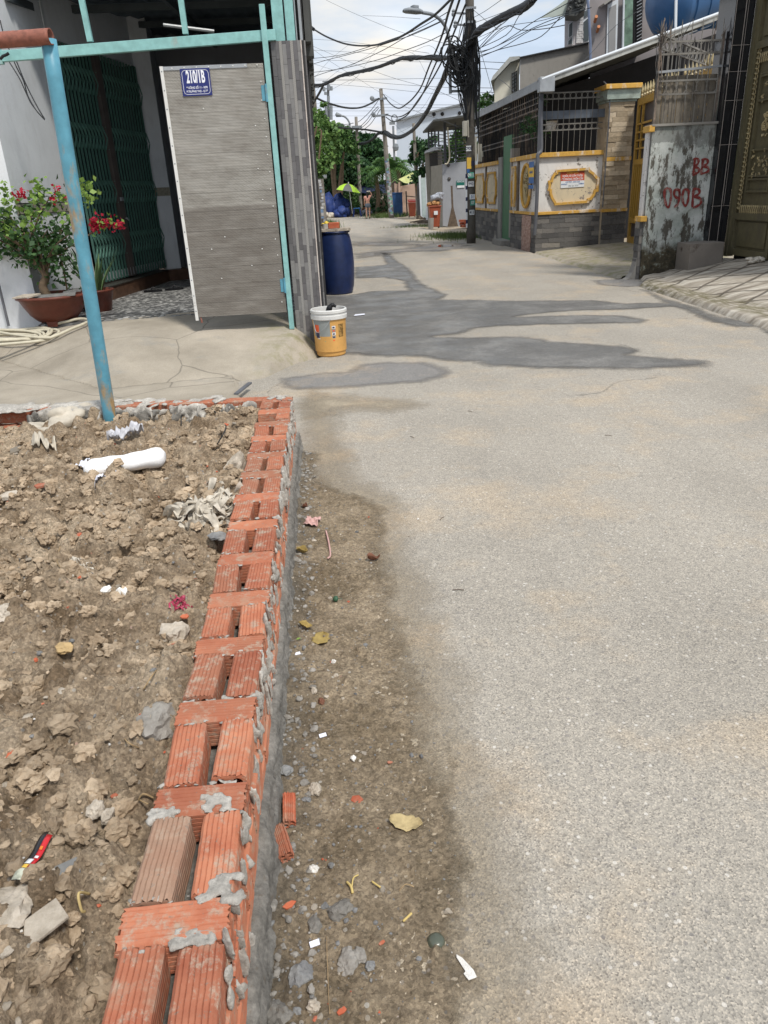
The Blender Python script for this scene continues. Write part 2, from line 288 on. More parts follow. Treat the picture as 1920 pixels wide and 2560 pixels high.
MAT['bronze'] = _rusty('aged_bronze_paint', (.125, .11, .062), (.065, .058, .038), .48, .66, .42)
MAT['gold'] = _rusty('dull_gold_casting', (.42, .34, .18), (.16, .13, .07), .45, .62, .5)
def _terrazzo():
    m = NM('pebble_porch_floor'); v = m.N('ShaderNodeTexVoronoi'); v.inputs['Scale'].default_value = 26; m.L(m.pos, v.inputs['Vector'])
    c = m.ramp(m.xyz(v.outputs['Color'])[0], [(0, (.06, .06, .06)), (.6, (.15, .15, .15)), (.8, (.3, .3, .29)), (1, (.52, .52, .5))]); return m.done(c, .5, .4)
MAT['terrazzo'] = _terrazzo()
MAT['stepwood'] = simple('brown_step_tile', (.10, .055, .035, 1), .4, .4, 12, 0)
MAT['ceramic'] = simple('glazed_clay', (.135, .040, .026, 1), .4, .25, 9, .15, 50)
MAT['slate'] = simple('grey_tile_shard', (.20, .20, .195, 1), .7, .35, 12, .3, 50, grime='6e5d42', glo=.5)
MAT['hose'] = simple('cream_rubber_hose', (.52, .48, .37, 1), .5, .15, 15, 0, grime='7a6f58', glo=.62)
MAT['barrel'] = simple('blue_barrel_plastic', (.009, .021, .078, 1), .38, .3, 10, .05, 30, .45, grime='3d3b36', gsc=3.5, glo=.66, ghi=.70)
MAT['bucket'] = simple('orange_paint_bucket', (.60, .33, .10, 1), .45, .12, 8, .0, grime='8f7446', gsc=14, glo=.62, ghi=.70)
MAT['bucketrim'] = simple('off_white_plastic', (.62, .62, .6, 1), .45, .12, 12, 0, grime='77736a', glo=.58)
MAT['label_grey'] = simple('grey_label_print', (.27, .29, .28, 1), .5, .1)
MAT['label_white'] = simple('pale_label_print', (.72, .74, .76, 1), .5, .08)
MAT['label_dark'] = simple('dark_label_print', (.035, .04, .09, 1), .5, .2)
MAT['label_orange'] = simple('orange_red_print', (.75, .12, .04, 1), .5, .1)
MAT['label_green'] = simple('green_label_print', (.08, .34, .25, 1), .5, .15)
MAT['label_blue'] = simple('blue_label_print', (.05, .14, .36, 1), .5, .15)
MAT['sign_blue'] = simple('navy_enamel', (.013, .022, .15, 1), .3, .1, 20, 0, spec=.5)
MAT['sign_white'] = simple('white_enamel', (.78, .80, .86, 1), .35, .04, 20, 0)
MAT['sign_red'] = simple('faded_red_sign', (.55, .10, .05, 1), .6, .15)
MAT['sign_yellow'] = simple('yellow_letters', (.75, .48, .08, 1), .6, .1)
MAT['black'] = simple('black_plastic', (.010, .010, .012, 1), .5, .3, 20, .1)
MAT['cable'] = simple('black_cable', (.018, .02, .022, 1), .6, .4, 8, 0)
MAT['wirethin'] = simple('thin_grey_wire', (.05, .055, .06, 1), .6, .3, 2, 0)
MAT['pole'] = simple('old_concrete_pole', (.22, .20, .175, 1), .9, .25, 3, .3, 40, grime='4c463e', gsc=2, glo=.5)
MAT['poledark'] = simple('dark_concrete_pole', (.125, .115, .10, 1), .9, .3, 3, .3, 40, grime='3a352f', gsc=2, glo=.45)
MAT['lampgrey'] = simple('grey_lamp_paint', (.22, .24, .26, 1), .5, .15, 5, 0)
MAT['roofdark'] = simple('dark_corrugated_sheet', (.075, .078, .075, 1), .7, .3, 2, .1)
MAT['roofpale'] = simple('pale_corrugated_sheet', (.40, .41, .39, 1), .6, .25, 2, .1, grime='6a665c', glo=.5)
MAT['ceil'] = simple('dark_roof_underside', (.12, .15, .17, 1), .8, .2, 2, .1)
MAT['pvc'] = simple('grey_pvc_pipe', (.12, .125, .14, 1), .5, .15, 8, 0)
MAT['tank'] = simple('blue_tank_plastic', (.03, .105, .25, 1), .4, .2, 1.5, 0, spec=.5)
MAT['dark'] = simple('dark_interior', (.018, .018, .02, 1), .9, .3, 2, 0)  # near-black colour standing in for shade inside rooms, openings and holes
MAT['glass'] = simple('window_glass', (.09, .11, .12, 1), .15, .2, 1, 0, spec=.6)
MAT['cloudwhite'] = simple('white_sheet_metal', (.62, .66, .70, 1), .6, .06, 1, 0)
MAT['creamwall'] = simple('cream_painted_wall', (.66, .64, .54, 1), .85, .08, 1, .1)
MAT['brownpanel'] = _rusty('stained_sheet_panel', (.20, .175, .14), (.08, .07, .055), .42, .6, .7)
MAT['graffiti'] = simple('red_spray_paint', (.23, .045, .04, 1), .9, .35, 30, 0, grime='a58a82', gsc=14, glo=.54, ghi=.66)
MAT['plasticw'] = simple('white_foam_net', (.88, .88, .88, 1), .6, .05, 20, .35, 150)
MAT['papers'] = simple('crumpled_paper', (.76, .78, .88, 1), .7, .06, 20, .2, 60)
MAT['sack'] = simple('dirty_plastic_sack', (.50, .45, .37, 1), .55, .25, 9, .4, 35)
MAT['rag'] = simple('dirty_white_rag', (.55, .50, .42, 1), .9, .35, 25, .5, 90)
MAT['pinkrag'] = simple('pinkish_fabric', (.55, .34, .31, 1), .85, .25, 25, .4, 90)
MAT['leafy'] = simple('dry_yellow_leaf', (.34, .25, .085, 1), .7, .35, 30, .3, 90)
MAT['leafbrown'] = simple('dry_brown_leaf', (.17, .075, .045, 1), .7, .3, 30, .3, 90)
MAT['bin'] = simple('orange_bin_plastic', (.33, .085, .045, 1), .45, .15, 6, 0, grime='6b3a22', glo=.6)
MAT['tarp_blue'] = simple('blue_tarp', (.022, .045, .17, 1), .55, .4, 2.5, .4, 8)
MAT['tarp_navy'] = simple('navy_tarp', (.012, .018, .05, 1), .6, .3, 2, .2, 8)
MAT['tarp_yellow'] = simple('yellow_green_tarp', (.48, .50, .20, 1), .6, .15, 2, .3, 6)
MAT['lime'] = simple('lime_umbrella_cloth', (.36, .58, .05, 1), .6, .12, 3, 0)
MAT['umgrey'] = simple('grey_umbrella_cloth', (.12, .12, .12, 1), .6, .12, 3, 0)
MAT['pinkwall'] = _white('pink_concrete_wall', (.46, .33, .26), (.2, .16, .14), .64)
MAT['skin'] = simple('skin', (.50, .29, .20, 1), .6, .08, 20, 0)
MAT['hair'] = simple('black_hair', (.012, .01, .01, 1), .5, .3, 20, 0)
MAT['shirt'] = simple('salmon_shirt', (.72, .36, .28, 1), .8, .1, 12, 0)
MAT['denim'] = simple('grey_denim', (.14, .165, .20, 1), .8, .2, 20, 0)
MAT['wood'] = simple('weathered_wood', (.13, .10, .075, 1), .9, .35, 12, .3)
MAT['bark'] = simple('bark', (.16, .115, .075, 1), .95, .35, 14, .7, 40)
def _leaf(name, dk, lt, tr=.25):
    m = NM(name); c = m.ramp(m.island(), [(0, dk), (.6, tuple((a+b)/2 for a, b in zip(dk, lt))), (1, lt)])
    c = m.mix(m.ramp(m.noise(1.6, 4), [(.35, .5), (.65, 0.)]), c, dk+(1,))
    m.done(c, .55, .35)
    t = m.N('ShaderNodeBsdfTranslucent'); m.L(c, t.inputs[0]); ms = m.N('ShaderNodeMixShader'); ms.inputs[0].default_value = tr
    m.L(m.b.outputs[0], ms.inputs[1]); m.L(t.outputs[0], ms.inputs[2]); m.L(ms.outputs[0], m.t.nodes['Material Output'].inputs[0]); return m.m
MAT['leafdark'] = _leaf('dark_tree_leaves', (.022, .06, .028), (.075, .17, .05))
MAT['leafmid'] = _leaf('green_leaves', (.04, .10, .028), (.14, .26, .06))
MAT['leaflight'] = _leaf('fresh_vine_leaves', (.06, .13, .035), (.22, .36, .09))
MAT['leafboug'] = _leaf('bougainvillea_leaves', (.030, .075, .028), (.12, .24, .06))
MAT['leafyoung'] = _leaf('young_yellow_leaves', (.17, .30, .055), (.34, .48, .12))
MAT['bract'] = _leaf('crimson_bracts', (.38, .012, .035), (.60, .03, .075))
MAT['snake'] = _leaf('striped_sword_leaves', (.06, .12, .05), (.18, .28, .12))
MAT['grass'] = _leaf('grass_blades', (.05, .085, .02), (.16, .22, .06))
# ---------------------------------------------------------------- mesh helpers
ROOT = {}
def tag(o, label=None, cat=None, group=None, kind=None):
    if label: o['label'] = label
    if cat: o['category'] = cat
    if group: o['group'] = group
    if kind: o['kind'] = kind
    return o
def thing(name, label, cat, loc=(0, 0, 0), group=None):
    o = bpy.data.objects.new(name, None); COL.objects.link(o); o.location = loc; o.empty_display_size = .2
    ROOT[o.name] = Vector(loc); return tag(o, label, cat, group)
def _mats(me, mat):
    for m in (mat if isinstance(mat, (list, tuple)) else [mat]): me.materials.append(MAT[m] if isinstance(m, str) else m)
def rnd(a, b): return random.uniform(a, b)
class MB:
    def __init__(s): s.v = []; s.f = []; s.mi = []; s.cur = 0
    def add(s, vs, fs):
        n = len(s.v); s.v.extend([tuple(v) for v in vs])
        for f in fs: s.f.append(tuple(i+n for i in f)); s.mi.append(s.cur)
        return s
    def obox(s, o, a, b, c):
        """box with corner o and edge vectors a, b, c"""
        o, a, b, c = map(Vector, (o, a, b, c)); p = [o, o+a, o+a+b, o+b, o+c, o+a+c, o+a+b+c, o+b+c]
        f = [(0, 3, 2, 1), (4, 5, 6, 7), (0, 1, 5, 4), (1, 2, 6, 5), (2, 3, 7, 6), (3, 0, 4, 7)]
        if a.cross(b).dot(c) < 0: f = [q[::-1] for q in f]
        return s.add(p, f)
    def box(s, x0, x1, y0, y1, z0, z1): return s.obox((x0, y0, z0), (x1-x0, 0, 0), (0, y1-y0, 0), (0, 0, z1-z0))
    def bar(s, p, q, w, h=None, up=(0, 0, 1)):
        """square bar from p to q"""
        p, q = Vector(p), Vector(q); h = h or w; d = (q-p)
        if d.length < 1e-6: return s
        u = Vector(up); sd = d.cross(u)
        if sd.length < 1e-4: sd = d.cross(Vector((1, 0, 0)))
        sd.normalize(); u = sd.cross(d).normalized()
        return s.obox(p-sd*w/2-u*h/2, sd*w, d, u*h)
    def tube(s, pts, r, n=8, cap=True):
        pts = [Vector(p) for p in pts]; m = len(pts); R = r if isinstance(r, (list, tuple)) else [r]*m
        t = (pts[1]-pts[0]).normalized(); x = t.cross(Vector((0, 0, 1)))
        if x.length < .05: x = t.cross(Vector((0, 1, 0)))
        x.normalize(); vs = []; fs = []
        for i, p in enumerate(pts):
            tt = (pts[min(i+1, m-1)]-pts[max(i-1, 0)]).normalized(); x = (x-tt*x.dot(tt))
            x = x.normalized() if x.length > 1e-6 else tt.orthogonal().normalized(); y = tt.cross(x)
            for k in range(n): a = 2*math.pi*k/n; vs.append(p+(x*math.cos(a)+y*math.sin(a))*R[i])
        for i in range(m-1):
            for k in range(n): fs.append((i*n+k, i*n+(k+1) % n, (i+1)*n+(k+1) % n, (i+1)*n+k))
        if cap: fs.append(tuple(range(n))[::-1]); fs.append(tuple((m-1)*n+k for k in range(n)))
        return s.add(vs, fs)
    def lathe(s, prof, c=(0, 0, 0), n=32, ax=(0, 0, 1), closed=False):
        c = Vector(c); ax = Vector(ax).normalized(); x = ax.orthogonal().normalized() if abs(ax.z) < .99 else Vector((1, 0, 0)); y = ax.cross(x); vs = []; fs = []
        for r, z in prof:
            for k in range(n): a = 2*math.pi*k/n; vs.append(c+ax*z+(x*math.cos(a)+y*math.sin(a))*r)
        for i in range(len(prof)-1):
            for k in range(n): fs.append((i*n+k, i*n+(k+1) % n, (i+1)*n+(k+1) % n, (i+1)*n+k))
        return s.add(vs, fs)
    def prism(s, poly, o, u, v, w):
        """2-D outline poly in the frame o + x*u + y*v, extruded by vector w"""
        o, u, v, w = map(Vector, (o, u, v, w)); P = [o+u*x+v*y for x, y in poly]; n = len(P)
        tri = tessellate_polygon([[Vector((x, y, 0)) for x, y in poly]])
        area = sum(poly[i][0]*poly[(i+1) % n][1]-poly[(i+1) % n][0]*poly[i][1] for i in range(n)); flip = (area > 0) != (u.cross(v).dot(w) > 0)
        def orient(t, up):
            a, b, c = [Vector((*poly[i], 0)) for i in t]; cc = (b-a).cross(c-a).z > 0
            return t if (cc == up) else t[::-1]
        sgn = u.cross(v).dot(w) > 0
        fs = [orient(tuple(t), not sgn) for t in tri]+[tuple(i+n for i in orient(tuple(t), sgn)) for t in tri]
        for i in range(n):
            j = (i+1) % n; q = (i, j, n+j, n+i); fs.append(q if not flip else q[::-1])
        return s.add(P+[p+w for p in P], fs)
    def blob(s, c, r, rough=.25, sub=2, seed=None, flat=1.):
        c = Vector(c); r = Vector(r) if not isinstance(r, (int, float)) else Vector((r, r, r))
        vs, fs = ICO[sub]; rs = random.Random(seed if seed is not None else random.random())
        pl = [(Vector((rs.gauss(0, 1), rs.gauss(0, 1), rs.gauss(0, 1))).normalized(), rs.uniform(.55, .95)) for _ in range(7)]
        ang = rs.uniform(0, 6.28); ca, sa = math.cos(ang), math.sin(ang); out = []
        for v in vs:
            k = 1.
            for nrm, d in pl:
                q = v.dot(nrm)
                if q > d: k = min(k, d/q)
            k *= 1+rough*.35*math.sin(v.x*5+rs_ph(seed, 1))*math.sin(v.y*6+v.z*4); k *= 1+rs.uniform(-rough, rough)*.35
            w = Vector((v.x*r.x, v.y*r.y, v.z*r.z*flat))*k; out.append(c+Vector((w.x*ca-w.y*sa, w.x*sa+w.y*ca, w.z)))
        return s.add(out, fs)
    def quadl(s, c, u, v): c, u, v = Vector(c), Vector(u), Vector(v); return s.add([c-u-v, c+u-v, c+u+v, c-u+v], [(0, 1, 2, 3)])
    def build(s, name, mat, parent=None, loc=None, smooth=False, bevel=0, **tg):
        me = bpy.data.meshes.new(name); base = ROOT[parent.name] if parent else Vector(loc or (0, 0, 0))
        va = np.array(s.v, dtype=np.float64)-np.array(base)
        me.from_pydata([tuple(v) for v in va], [], s.f); _mats(me, mat)
        if s.mi and max(s.mi) > 0: me.polygons.foreach_set('material_index', s.mi)
        if smooth: me.polygons.foreach_set('use_smooth', [True]*len(me.polygons))
        me.update(); o = bpy.data.objects.new(name, me); COL.objects.link(o)
        if parent: o.parent = parent; ROOT[o.name] = base
        else: o.location = base; ROOT[o.name] = base
        if bevel:
            b = o.modifiers.new('bevel', 'BEVEL'); b.width = bevel; b.segments = 2; b.limit_method = 'ANGLE'
        return tag(o, **tg) if tg else o
def rs_ph(seed, k): return (hash((seed, k)) % 628)/100 if seed is not None else 0.
def _ico(sub):
    bm = bmesh.new(); bmesh.ops.create_icosphere(bm, subdivisions=sub, radius=1)
    r = ([v.co.copy() for v in bm.verts], [tuple(v.index for v in f.verts) for f in bm.faces]); bm.free(); return r
ICO = {i: _ico(i) for i in (1, 2, 3)}
def shade(o, ang=40):
    o.data.polygons.foreach_set('use_smooth', [True]*len(o.data.polygons))
    e = o.modifiers.new('edge', 'EDGE_SPLIT'); e.split_angle = math.radians(ang); return o
def np_mesh(name, V, F, mat, parent=None, smooth=True):
    """fast mesh from arrays: V (n,3) world coordinates, F (m,k)"""
    me = bpy.data.meshes.new(name); base = ROOT[parent.name] if parent else Vector((0, 0, 0)); V = np.asarray(V, dtype=np.float32)-np.array(base, dtype=np.float32)
    me.vertices.add(len(V)); me.vertices.foreach_set('co', V.ravel()); F = np.asarray(F, dtype=np.int32); m, k = F.shape
    me.loops.add(m*k); me.loops.foreach_set('vertex_index', F.ravel()); me.polygons.add(m); me.polygons.foreach_set('loop_start', np.arange(m, dtype=np.int32)*k)
    me.update(calc_edges=True); me.validate(); _mats(me, mat)
    if smooth: me.polygons.foreach_set('use_smooth', np.ones(m, dtype=bool))
    o = bpy.data.objects.new(name, me); COL.objects.link(o)
    if parent: o.parent = parent
    ROOT[o.name] = base; return o
def gridmesh(name, xs, ys, Z, mat, parent=None):
    X, Y = np.meshgrid(xs, ys); V = np.stack([X.ravel(), Y.ravel(), Z.ravel()], 1); nx, ny = len(xs), len(ys)
    i = np.arange(nx-1)[None, :]+np.arange(ny-1)[:, None]*nx; i = i.ravel()
    return np_mesh(name, V, np.stack([i, i+1, i+nx+1, i+nx], 1), mat, parent)
def vnoise(X, Y, sc, seed=0):
    """smooth value noise on arrays, 0..1"""
    x, y = X*sc+seed*17.3, Y*sc+seed*7.7; xi, yi = np.floor(x).astype(np.int64), np.floor(y).astype(np.int64); fx, fy = x-xi, y-yi
    fx = fx*fx*(3-2*fx); fy = fy*fy*(3-2*fy)
    def h(a, b):
        n = (a*374761393+b*668265263+seed*982451653) & 0xffffffff; n = ((n ^ (n >> 13))*1274126177) & 0xffffffff; return ((n ^ (n >> 16)) & 0xffff)/65535.
    return (h(xi, yi)*(1-fx)+h(xi+1, yi)*fx)*(1-fy)+(h(xi, yi+1)*(1-fx)+h(xi+1, yi+1)*fx)*fy
def fbm(X, Y, sc, o=4, seed=0, g=.5):
    t = np.zeros_like(X, dtype=float); a = 1.; n = 0.
    for i in range(o): t += a*vnoise(X, Y, sc*2**i, seed+i); n += a; a *= g
    return t/n
def text(body, o, u, v, size, mat, name, parent, depth=.002, xs=1., font_off=0., shear=0., align='CENTER'):
    """raised lettering: baseline direction u, up direction v, centred at o"""
    cu = bpy.data.curves.new('t', 'FONT'); cu.body = body; cu.size = size; cu.align_x = align; cu.align_y = 'CENTER'; cu.extrude = depth/2; cu.offset = font_off; cu.shear = shear; cu.resolution_u = 3
    to = bpy.data.objects.new('t', cu); COL.objects.link(to); bpy.context.view_layer.update()
    me = bpy.data.meshes.new_from_object(to.evaluated_get(bpy.context.evaluated_depsgraph_get())); bpy.data.objects.remove(to)
    u = Vector(u).normalized(); v = Vector(v).normalized(); w = u.cross(v).normalized(); base = ROOT[parent.name]
    M4 = Matrix(((u.x*xs, v.x, w.x, o[0]-base.x), (u.y*xs, v.y, w.y, o[1]-base.y), (u.z*xs, v.z, w.z, o[2]-base.z), (0, 0, 0, 1)))
    me.transform(M4); me.materials.clear(); _mats(me, mat); ob = bpy.data.objects.new(name, me); COL.objects.link(ob); ob.parent = parent; ROOT[ob.name] = base; return ob
def spline(P, n=6):
    P = [Vector(p) for p in P]; out = []
    for i in range(len(P)-1):
        a, b, c, d = P[max(i-1, 0)], P[i], P[i+1], P[min(i+2, len(P)-1)]
        for k in range(n):
            t = k/n; out.append(.5*((2*b)+(c-a)*t+(2*a-5*b+4*c-d)*t*t+(3*b-a-3*c+d)*t**3))
    return out+[P[-1]]
def sheet(name, poly, z, mat, jit=.012, step=.08, kind='structure', holes=()):
    """flat irregular sheet on the road from ground points"""
    def fine(poly):
        out = []; n = len(poly)
        for i in range(n):
            a, b = Vector(poly[i][:2]), Vector(poly[(i+1) % n][:2]); m = max(1, int((b-a).length/step))
            for k in range(m):
                p = a.lerp(b, k/m); q = np.array([[p.x]]), np.array([[p.y]])
                p = p+Vector((float(fbm(q[0], q[1], 7, 4, 3)[0, 0])-.5, float(fbm(q[0], q[1], 7, 4, 9)[0, 0])-.5))*jit*6+Vector((rnd(-1, 1), rnd(-1, 1)))*jit*.5; out.append((p.x, p.y))
        return out
    loops = [fine(poly)]+[fine(h) for h in holes]
    tri = tessellate_polygon([[Vector((x, y, 0)) for x, y in l] for l in loops]); vs = [(x, y, z) for l in loops for x, y in l]
    mb = MB(); fs = []
    for t in tri:
        a, b, c = [Vector(vs[i]) for i in t]; fs.append(tuple(t) if (b-a).cross(c-a).z > 0 else tuple(t)[::-1])
    mb.add(vs, fs); o = mb.build(name, mat); o['kind'] = kind; return o
def mask_sheet(name, poly, z, mat, cell=.028, soft=.10, jit=.10, blend=.06, fine=45., rng=None):
    """stain lying on the road: a grid trimmed to the outline, with its distance to the edge stored so the rim frays and dries out"""
    P = np.array(poly); x0, y0 = P.min(0)-soft; x1, y1 = P.max(0)+soft; cy = cell*(1 if y1-y0 < 6 else 1.6)
    X, Y = np.meshgrid(np.arange(x0, x1, cell), np.arange(y0, y1, cy)); ins = np.zeros(X.shape, bool); D = np.full(X.shape, 1e9)
    for i in range(len(P)):
        (ax, ay), (bx, by) = P[i], P[(i+1) % len(P)]; c = ((ay > Y) != (by > Y))
        with np.errstate(divide='ignore', invalid='ignore'): ins ^= c & (X < (bx-ax)*(Y-ay)/(by-ay+1e-12)+ax)
        dx, dy = bx-ax, by-ay; t = np.clip(((X-ax)*dx+(Y-ay)*dy)/(dx*dx+dy*dy+1e-12), 0, 1); D = np.minimum(D, np.hypot(X-ax-t*dx, Y-ay-t*dy))
    S_ = np.where(ins, D, -D); ny, nx = X.shape; keep = (S_ > -soft); k = keep[:-1, :-1] & keep[1:, :-1] & keep[:-1, 1:] & keep[1:, 1:]
    i = (np.arange(nx-1)[None, :]+np.arange(ny-1)[:, None]*nx)[k]; F = np.stack([i, i+1, i+nx+1, i+nx], 1); u, inv = np.unique(F, return_inverse=True)
    V = np.stack([X.ravel(), Y.ravel(), np.full(X.size, z)], 1)[u]; me_mat = stain_mat(mat, jit, blend, fine)
    o = np_mesh(name, V, inv.reshape(F.shape), me_mat, None, False); at = o.data.attributes.new('edge', 'FLOAT', 'POINT'); at.data.foreach_set('value', S_.ravel()[u].astype(np.float32)); o['kind'] = 'structure'; return o
def stain_mat(src, jit, blend, fine):
    m = MAT[src].copy() if isinstance(src, str) else src.copy(); t = m.node_tree; b = t.nodes['Principled BSDF']; out = t.nodes['Material Output']; L = t.links.new
    a = t.nodes.new('ShaderNodeAttribute'); a.attribute_name = 'edge'; g = t.nodes.new('ShaderNodeNewGeometry'); acc = a.outputs['Fac']
    for sc, am in ((2.2, jit*1.6), (9, jit), (fine, jit*.55), (fine*4, jit*.35)):
        n = t.nodes.new('ShaderNodeTexNoise'); n.inputs['Scale'].default_value = sc; n.inputs['Detail'].default_value = 3; L(g.outputs['Position'], n.inputs['Vector'])
        q = t.nodes.new('ShaderNodeMath'); q.operation = 'MULTIPLY_ADD'; L(n.outputs[0], q.inputs[0]); q.inputs[1].default_value = am*2; q.inputs[2].default_value = -am
        r = t.nodes.new('ShaderNodeMath'); r.operation = 'ADD'; L(acc, r.inputs[0]); L(q.outputs[0], r.inputs[1]); acc = r.outputs[0]
    mr = t.nodes.new('ShaderNodeMapRange'); mr.inputs[1].default_value = -blend*.3; mr.inputs[2].default_value = blend; L(acc, mr.inputs[0])
    tr = t.nodes.new('ShaderNodeBsdfTransparent'); ms = t.nodes.new('ShaderNodeMixShader'); L(mr.outputs[0], ms.inputs[0]); L(tr.outputs[0], ms.inputs[1]); L(b.outputs[0], ms.inputs[2]); L(ms.outputs[0], out.inputs[0]); return m
def remesh(o, vox, smooth=1):
    r = o.modifiers.new('fuse', 'REMESH'); r.mode = 'VOXEL'; r.voxel_size = vox; r.use_smooth_shade = True
    if smooth: s = o.modifiers.new('soft', 'SMOOTH'); s.iterations = smooth; s.factor = .5
    return o
def leaves(name, mat, pts, size, parent=None, rs=None, up=.3, fold=True, aspect=.6):
    """leaf blades (two triangles folded on the midrib) at points; one mesh"""
    pts = np.asarray(pts, dtype=float); n = len(pts); r = np.random.default_rng(rs or 1)
    d = r.normal(size=(n, 3)); d[:, 2] = d[:, 2]*.6-up; d /= np.linalg.norm(d, axis=1)[:, None]
    q = r.normal(size=(n, 3)); sd = np.cross(d, q); sd /= np.linalg.norm(sd, axis=1)[:, None]; nn = np.cross(d, sd)
    L = (size*r.uniform(.6, 1.3, n))[:, None]; Wd = L*aspect
    a = pts; b = pts+d*L*.45+sd*Wd*.5+nn*L*.12; c = pts+d*L; e = pts+d*L*.45-sd*Wd*.5+nn*L*.12
    V = np.stack([a, b, c, e], 1).reshape(-1, 3); i = np.arange(n)*4
    return np_mesh(name, V, np.stack([i, i+1, i+2, i+3], 1), mat, parent, smooth=False)
def clumps(c, r, n, m, seed, sq=1., shell=.55):
    """points of a crown: n clumps of m leaves inside an ellipsoid"""
    g = np.random.default_rng(seed); c = np.array(c, dtype=float); r = np.array(r, dtype=float); out = []
    for _ in range(n):
        u = g.normal(size=3); u /= np.linalg.norm(u); k = g.uniform(shell, 1.)**.7; cc = c+u*r*k; s = g.uniform(.10, .26)*r.min()*sq
        p = g.normal(size=(m, 3))*s*np.array([1, 1, .7]); out.append(cc+p)
    return np.concatenate(out)
# ---------------------------------------------------------------- ground
def road_z(x, y): return 0.
xs = np.array([-900, -300, -100, -40, -15, -6, -3, 0, 3, 6, 15, 40, 100, 300, 900.]); ys = np.array([-30, -5, 0, 3, 6, 10, 20, 40, 80, 200, 500, 1200.])
o = gridmesh('ground', xs, ys, np.zeros((len(ys), len(xs)))-.03, 'lot'); o['kind'] = 'structure'
road = MB(); 
rl = [(-.3, -2), (-.3, 5.2), (-1.2, 6.2), (0.0, 7.3), (.05, 12), (.15, 30), (-.5, 45), (-6, 57.5)]
rr = [(4.75, -2), (4.5, 7), (4.62, 11.2), (4.85, 17), (4.9, 25), (4.4, 30), (4.3, 34), (4.6, 42), (4.7, 50), (4.0, 57.5)]
poly = [(x, y) for x, y in rl]+[(x, y) for x, y in rr[::-1]]
o = sheet('road', poly, 0., 'road', jit=.02, step=.4)
random.seed(7)
MAT['sandfilm'] = _asphalt('sand_dusted_asphalt', (.345, .295, .222), .7).m
def GP(L): return [tuple(G(x, y))[:2] for x, y in L]
mask_sheet('wet_stain', GP([(953, 632), (975, 634), (990, 650), (1030, 676), (1040, 695), (1062, 712), (1120, 737), (1102, 749), (1300, 752), (1480, 751), (1560, 758), (1665, 758), (1640, 745), (1600, 724), (1625, 726), (1660, 746), (1700, 757), (1760, 775), (1800, 792), (1850, 800), (1885, 806), (1925, 828), (1960, 860), (1890, 818), (1840, 817), (1780, 806), (1740, 790), (1705, 775), (1680, 768), (1560, 775), (1450, 777), (1340, 785), (1300, 792), (1400, 788), (1560, 788), (1600, 797), (1622, 801), (1600, 808), (1500, 810), (1350, 812), (1250, 816), (1190, 822), (1150, 836), (1090, 842), (1180, 845), (1240, 842), (1300, 842), (1375, 849), (1375, 853), (1460, 859), (1560, 865), (1605, 878), (1580, 887), (1680, 897), (1765, 901), (1785, 908), (1760, 916), (1690, 919), (1600, 926), (1500, 925), (1400, 923), (1300, 920), (1220, 917), (1180, 905), (1130, 903), (1050, 893), (980, 893), (900, 888), (868, 884), (835, 890), (790, 878), (785, 800), (785, 740), (870, 738), (930, 728), (1020, 726), (1005, 702), (960, 694), (885, 697), (885, 668), (965, 662), (958, 645)]), .004, 'wet', soft=.22, jit=.055, blend=.11)
mask_sheet('wet_stream', GP([(885, 634), (930, 628), (1000, 622), (1060, 610), (1100, 606), (1150, 609), (1175, 614), (1160, 622), (1100, 629), (1020, 630), (960, 640), (890, 647)]), .004, 'damp', cell=.06, soft=.5, jit=.22, blend=.5, fine=12)
mask_sheet('wet_stream', GP([(880, 604), (960, 604), (1060, 612), (990, 616), (880, 616)]), .006, 'damp', cell=.06, soft=.5, jit=.25, blend=.6, fine=12)
sheet('puddle', GP([(1092, 614), (1104, 612), (1128, 613), (1136, 616), (1112, 619), (1096, 618)]), .010, simple('puddle_water', (.03, .03, .03, 1), .04, .1, 2, 0, spec=.9), jit=.006)
mask_sheet('old_asphalt_patch', GP([(700, 945), (760, 938), (810, 930), (870, 930), (900, 912), (970, 905), (1060, 905), (1110, 920), (1128, 932), (1105, 945), (1050, 957), (960, 962), (850, 972), (745, 975), (705, 965)]), .004, 'damp', soft=.12, jit=.04, blend=.10)
mask_sheet('old_asphalt_patch', GP([(1480, 702), (1540, 698), (1590, 695), (1612, 700), (1608, 716), (1560, 718), (1500, 714)]), .004, 'damp', soft=.2, jit=.06, blend=.10)
mask_sheet('sandy_patch', GP([(745, 1010), (800, 985), (900, 990), (1020, 1000), (1060, 1012), (980, 1030), (900, 1028), (820, 1040), (750, 1050)]), .004, MAT['sandfilm'], soft=.15, jit=.09, blend=.25)
mask_sheet('sandy_film', [(-.2, .5), (.30, .5), (.33, .9), (.36, 1.5), (.33, 2.0), (.30, 2.5), (.27, 3.0), (.33, 3.4), (.12, 3.8), (.03, 4.6), (.0, 5.6), (-.2, 6.2)], .003, MAT['sandfilm'], cell=.02, soft=.22, jit=.075, blend=.20, fine=60)
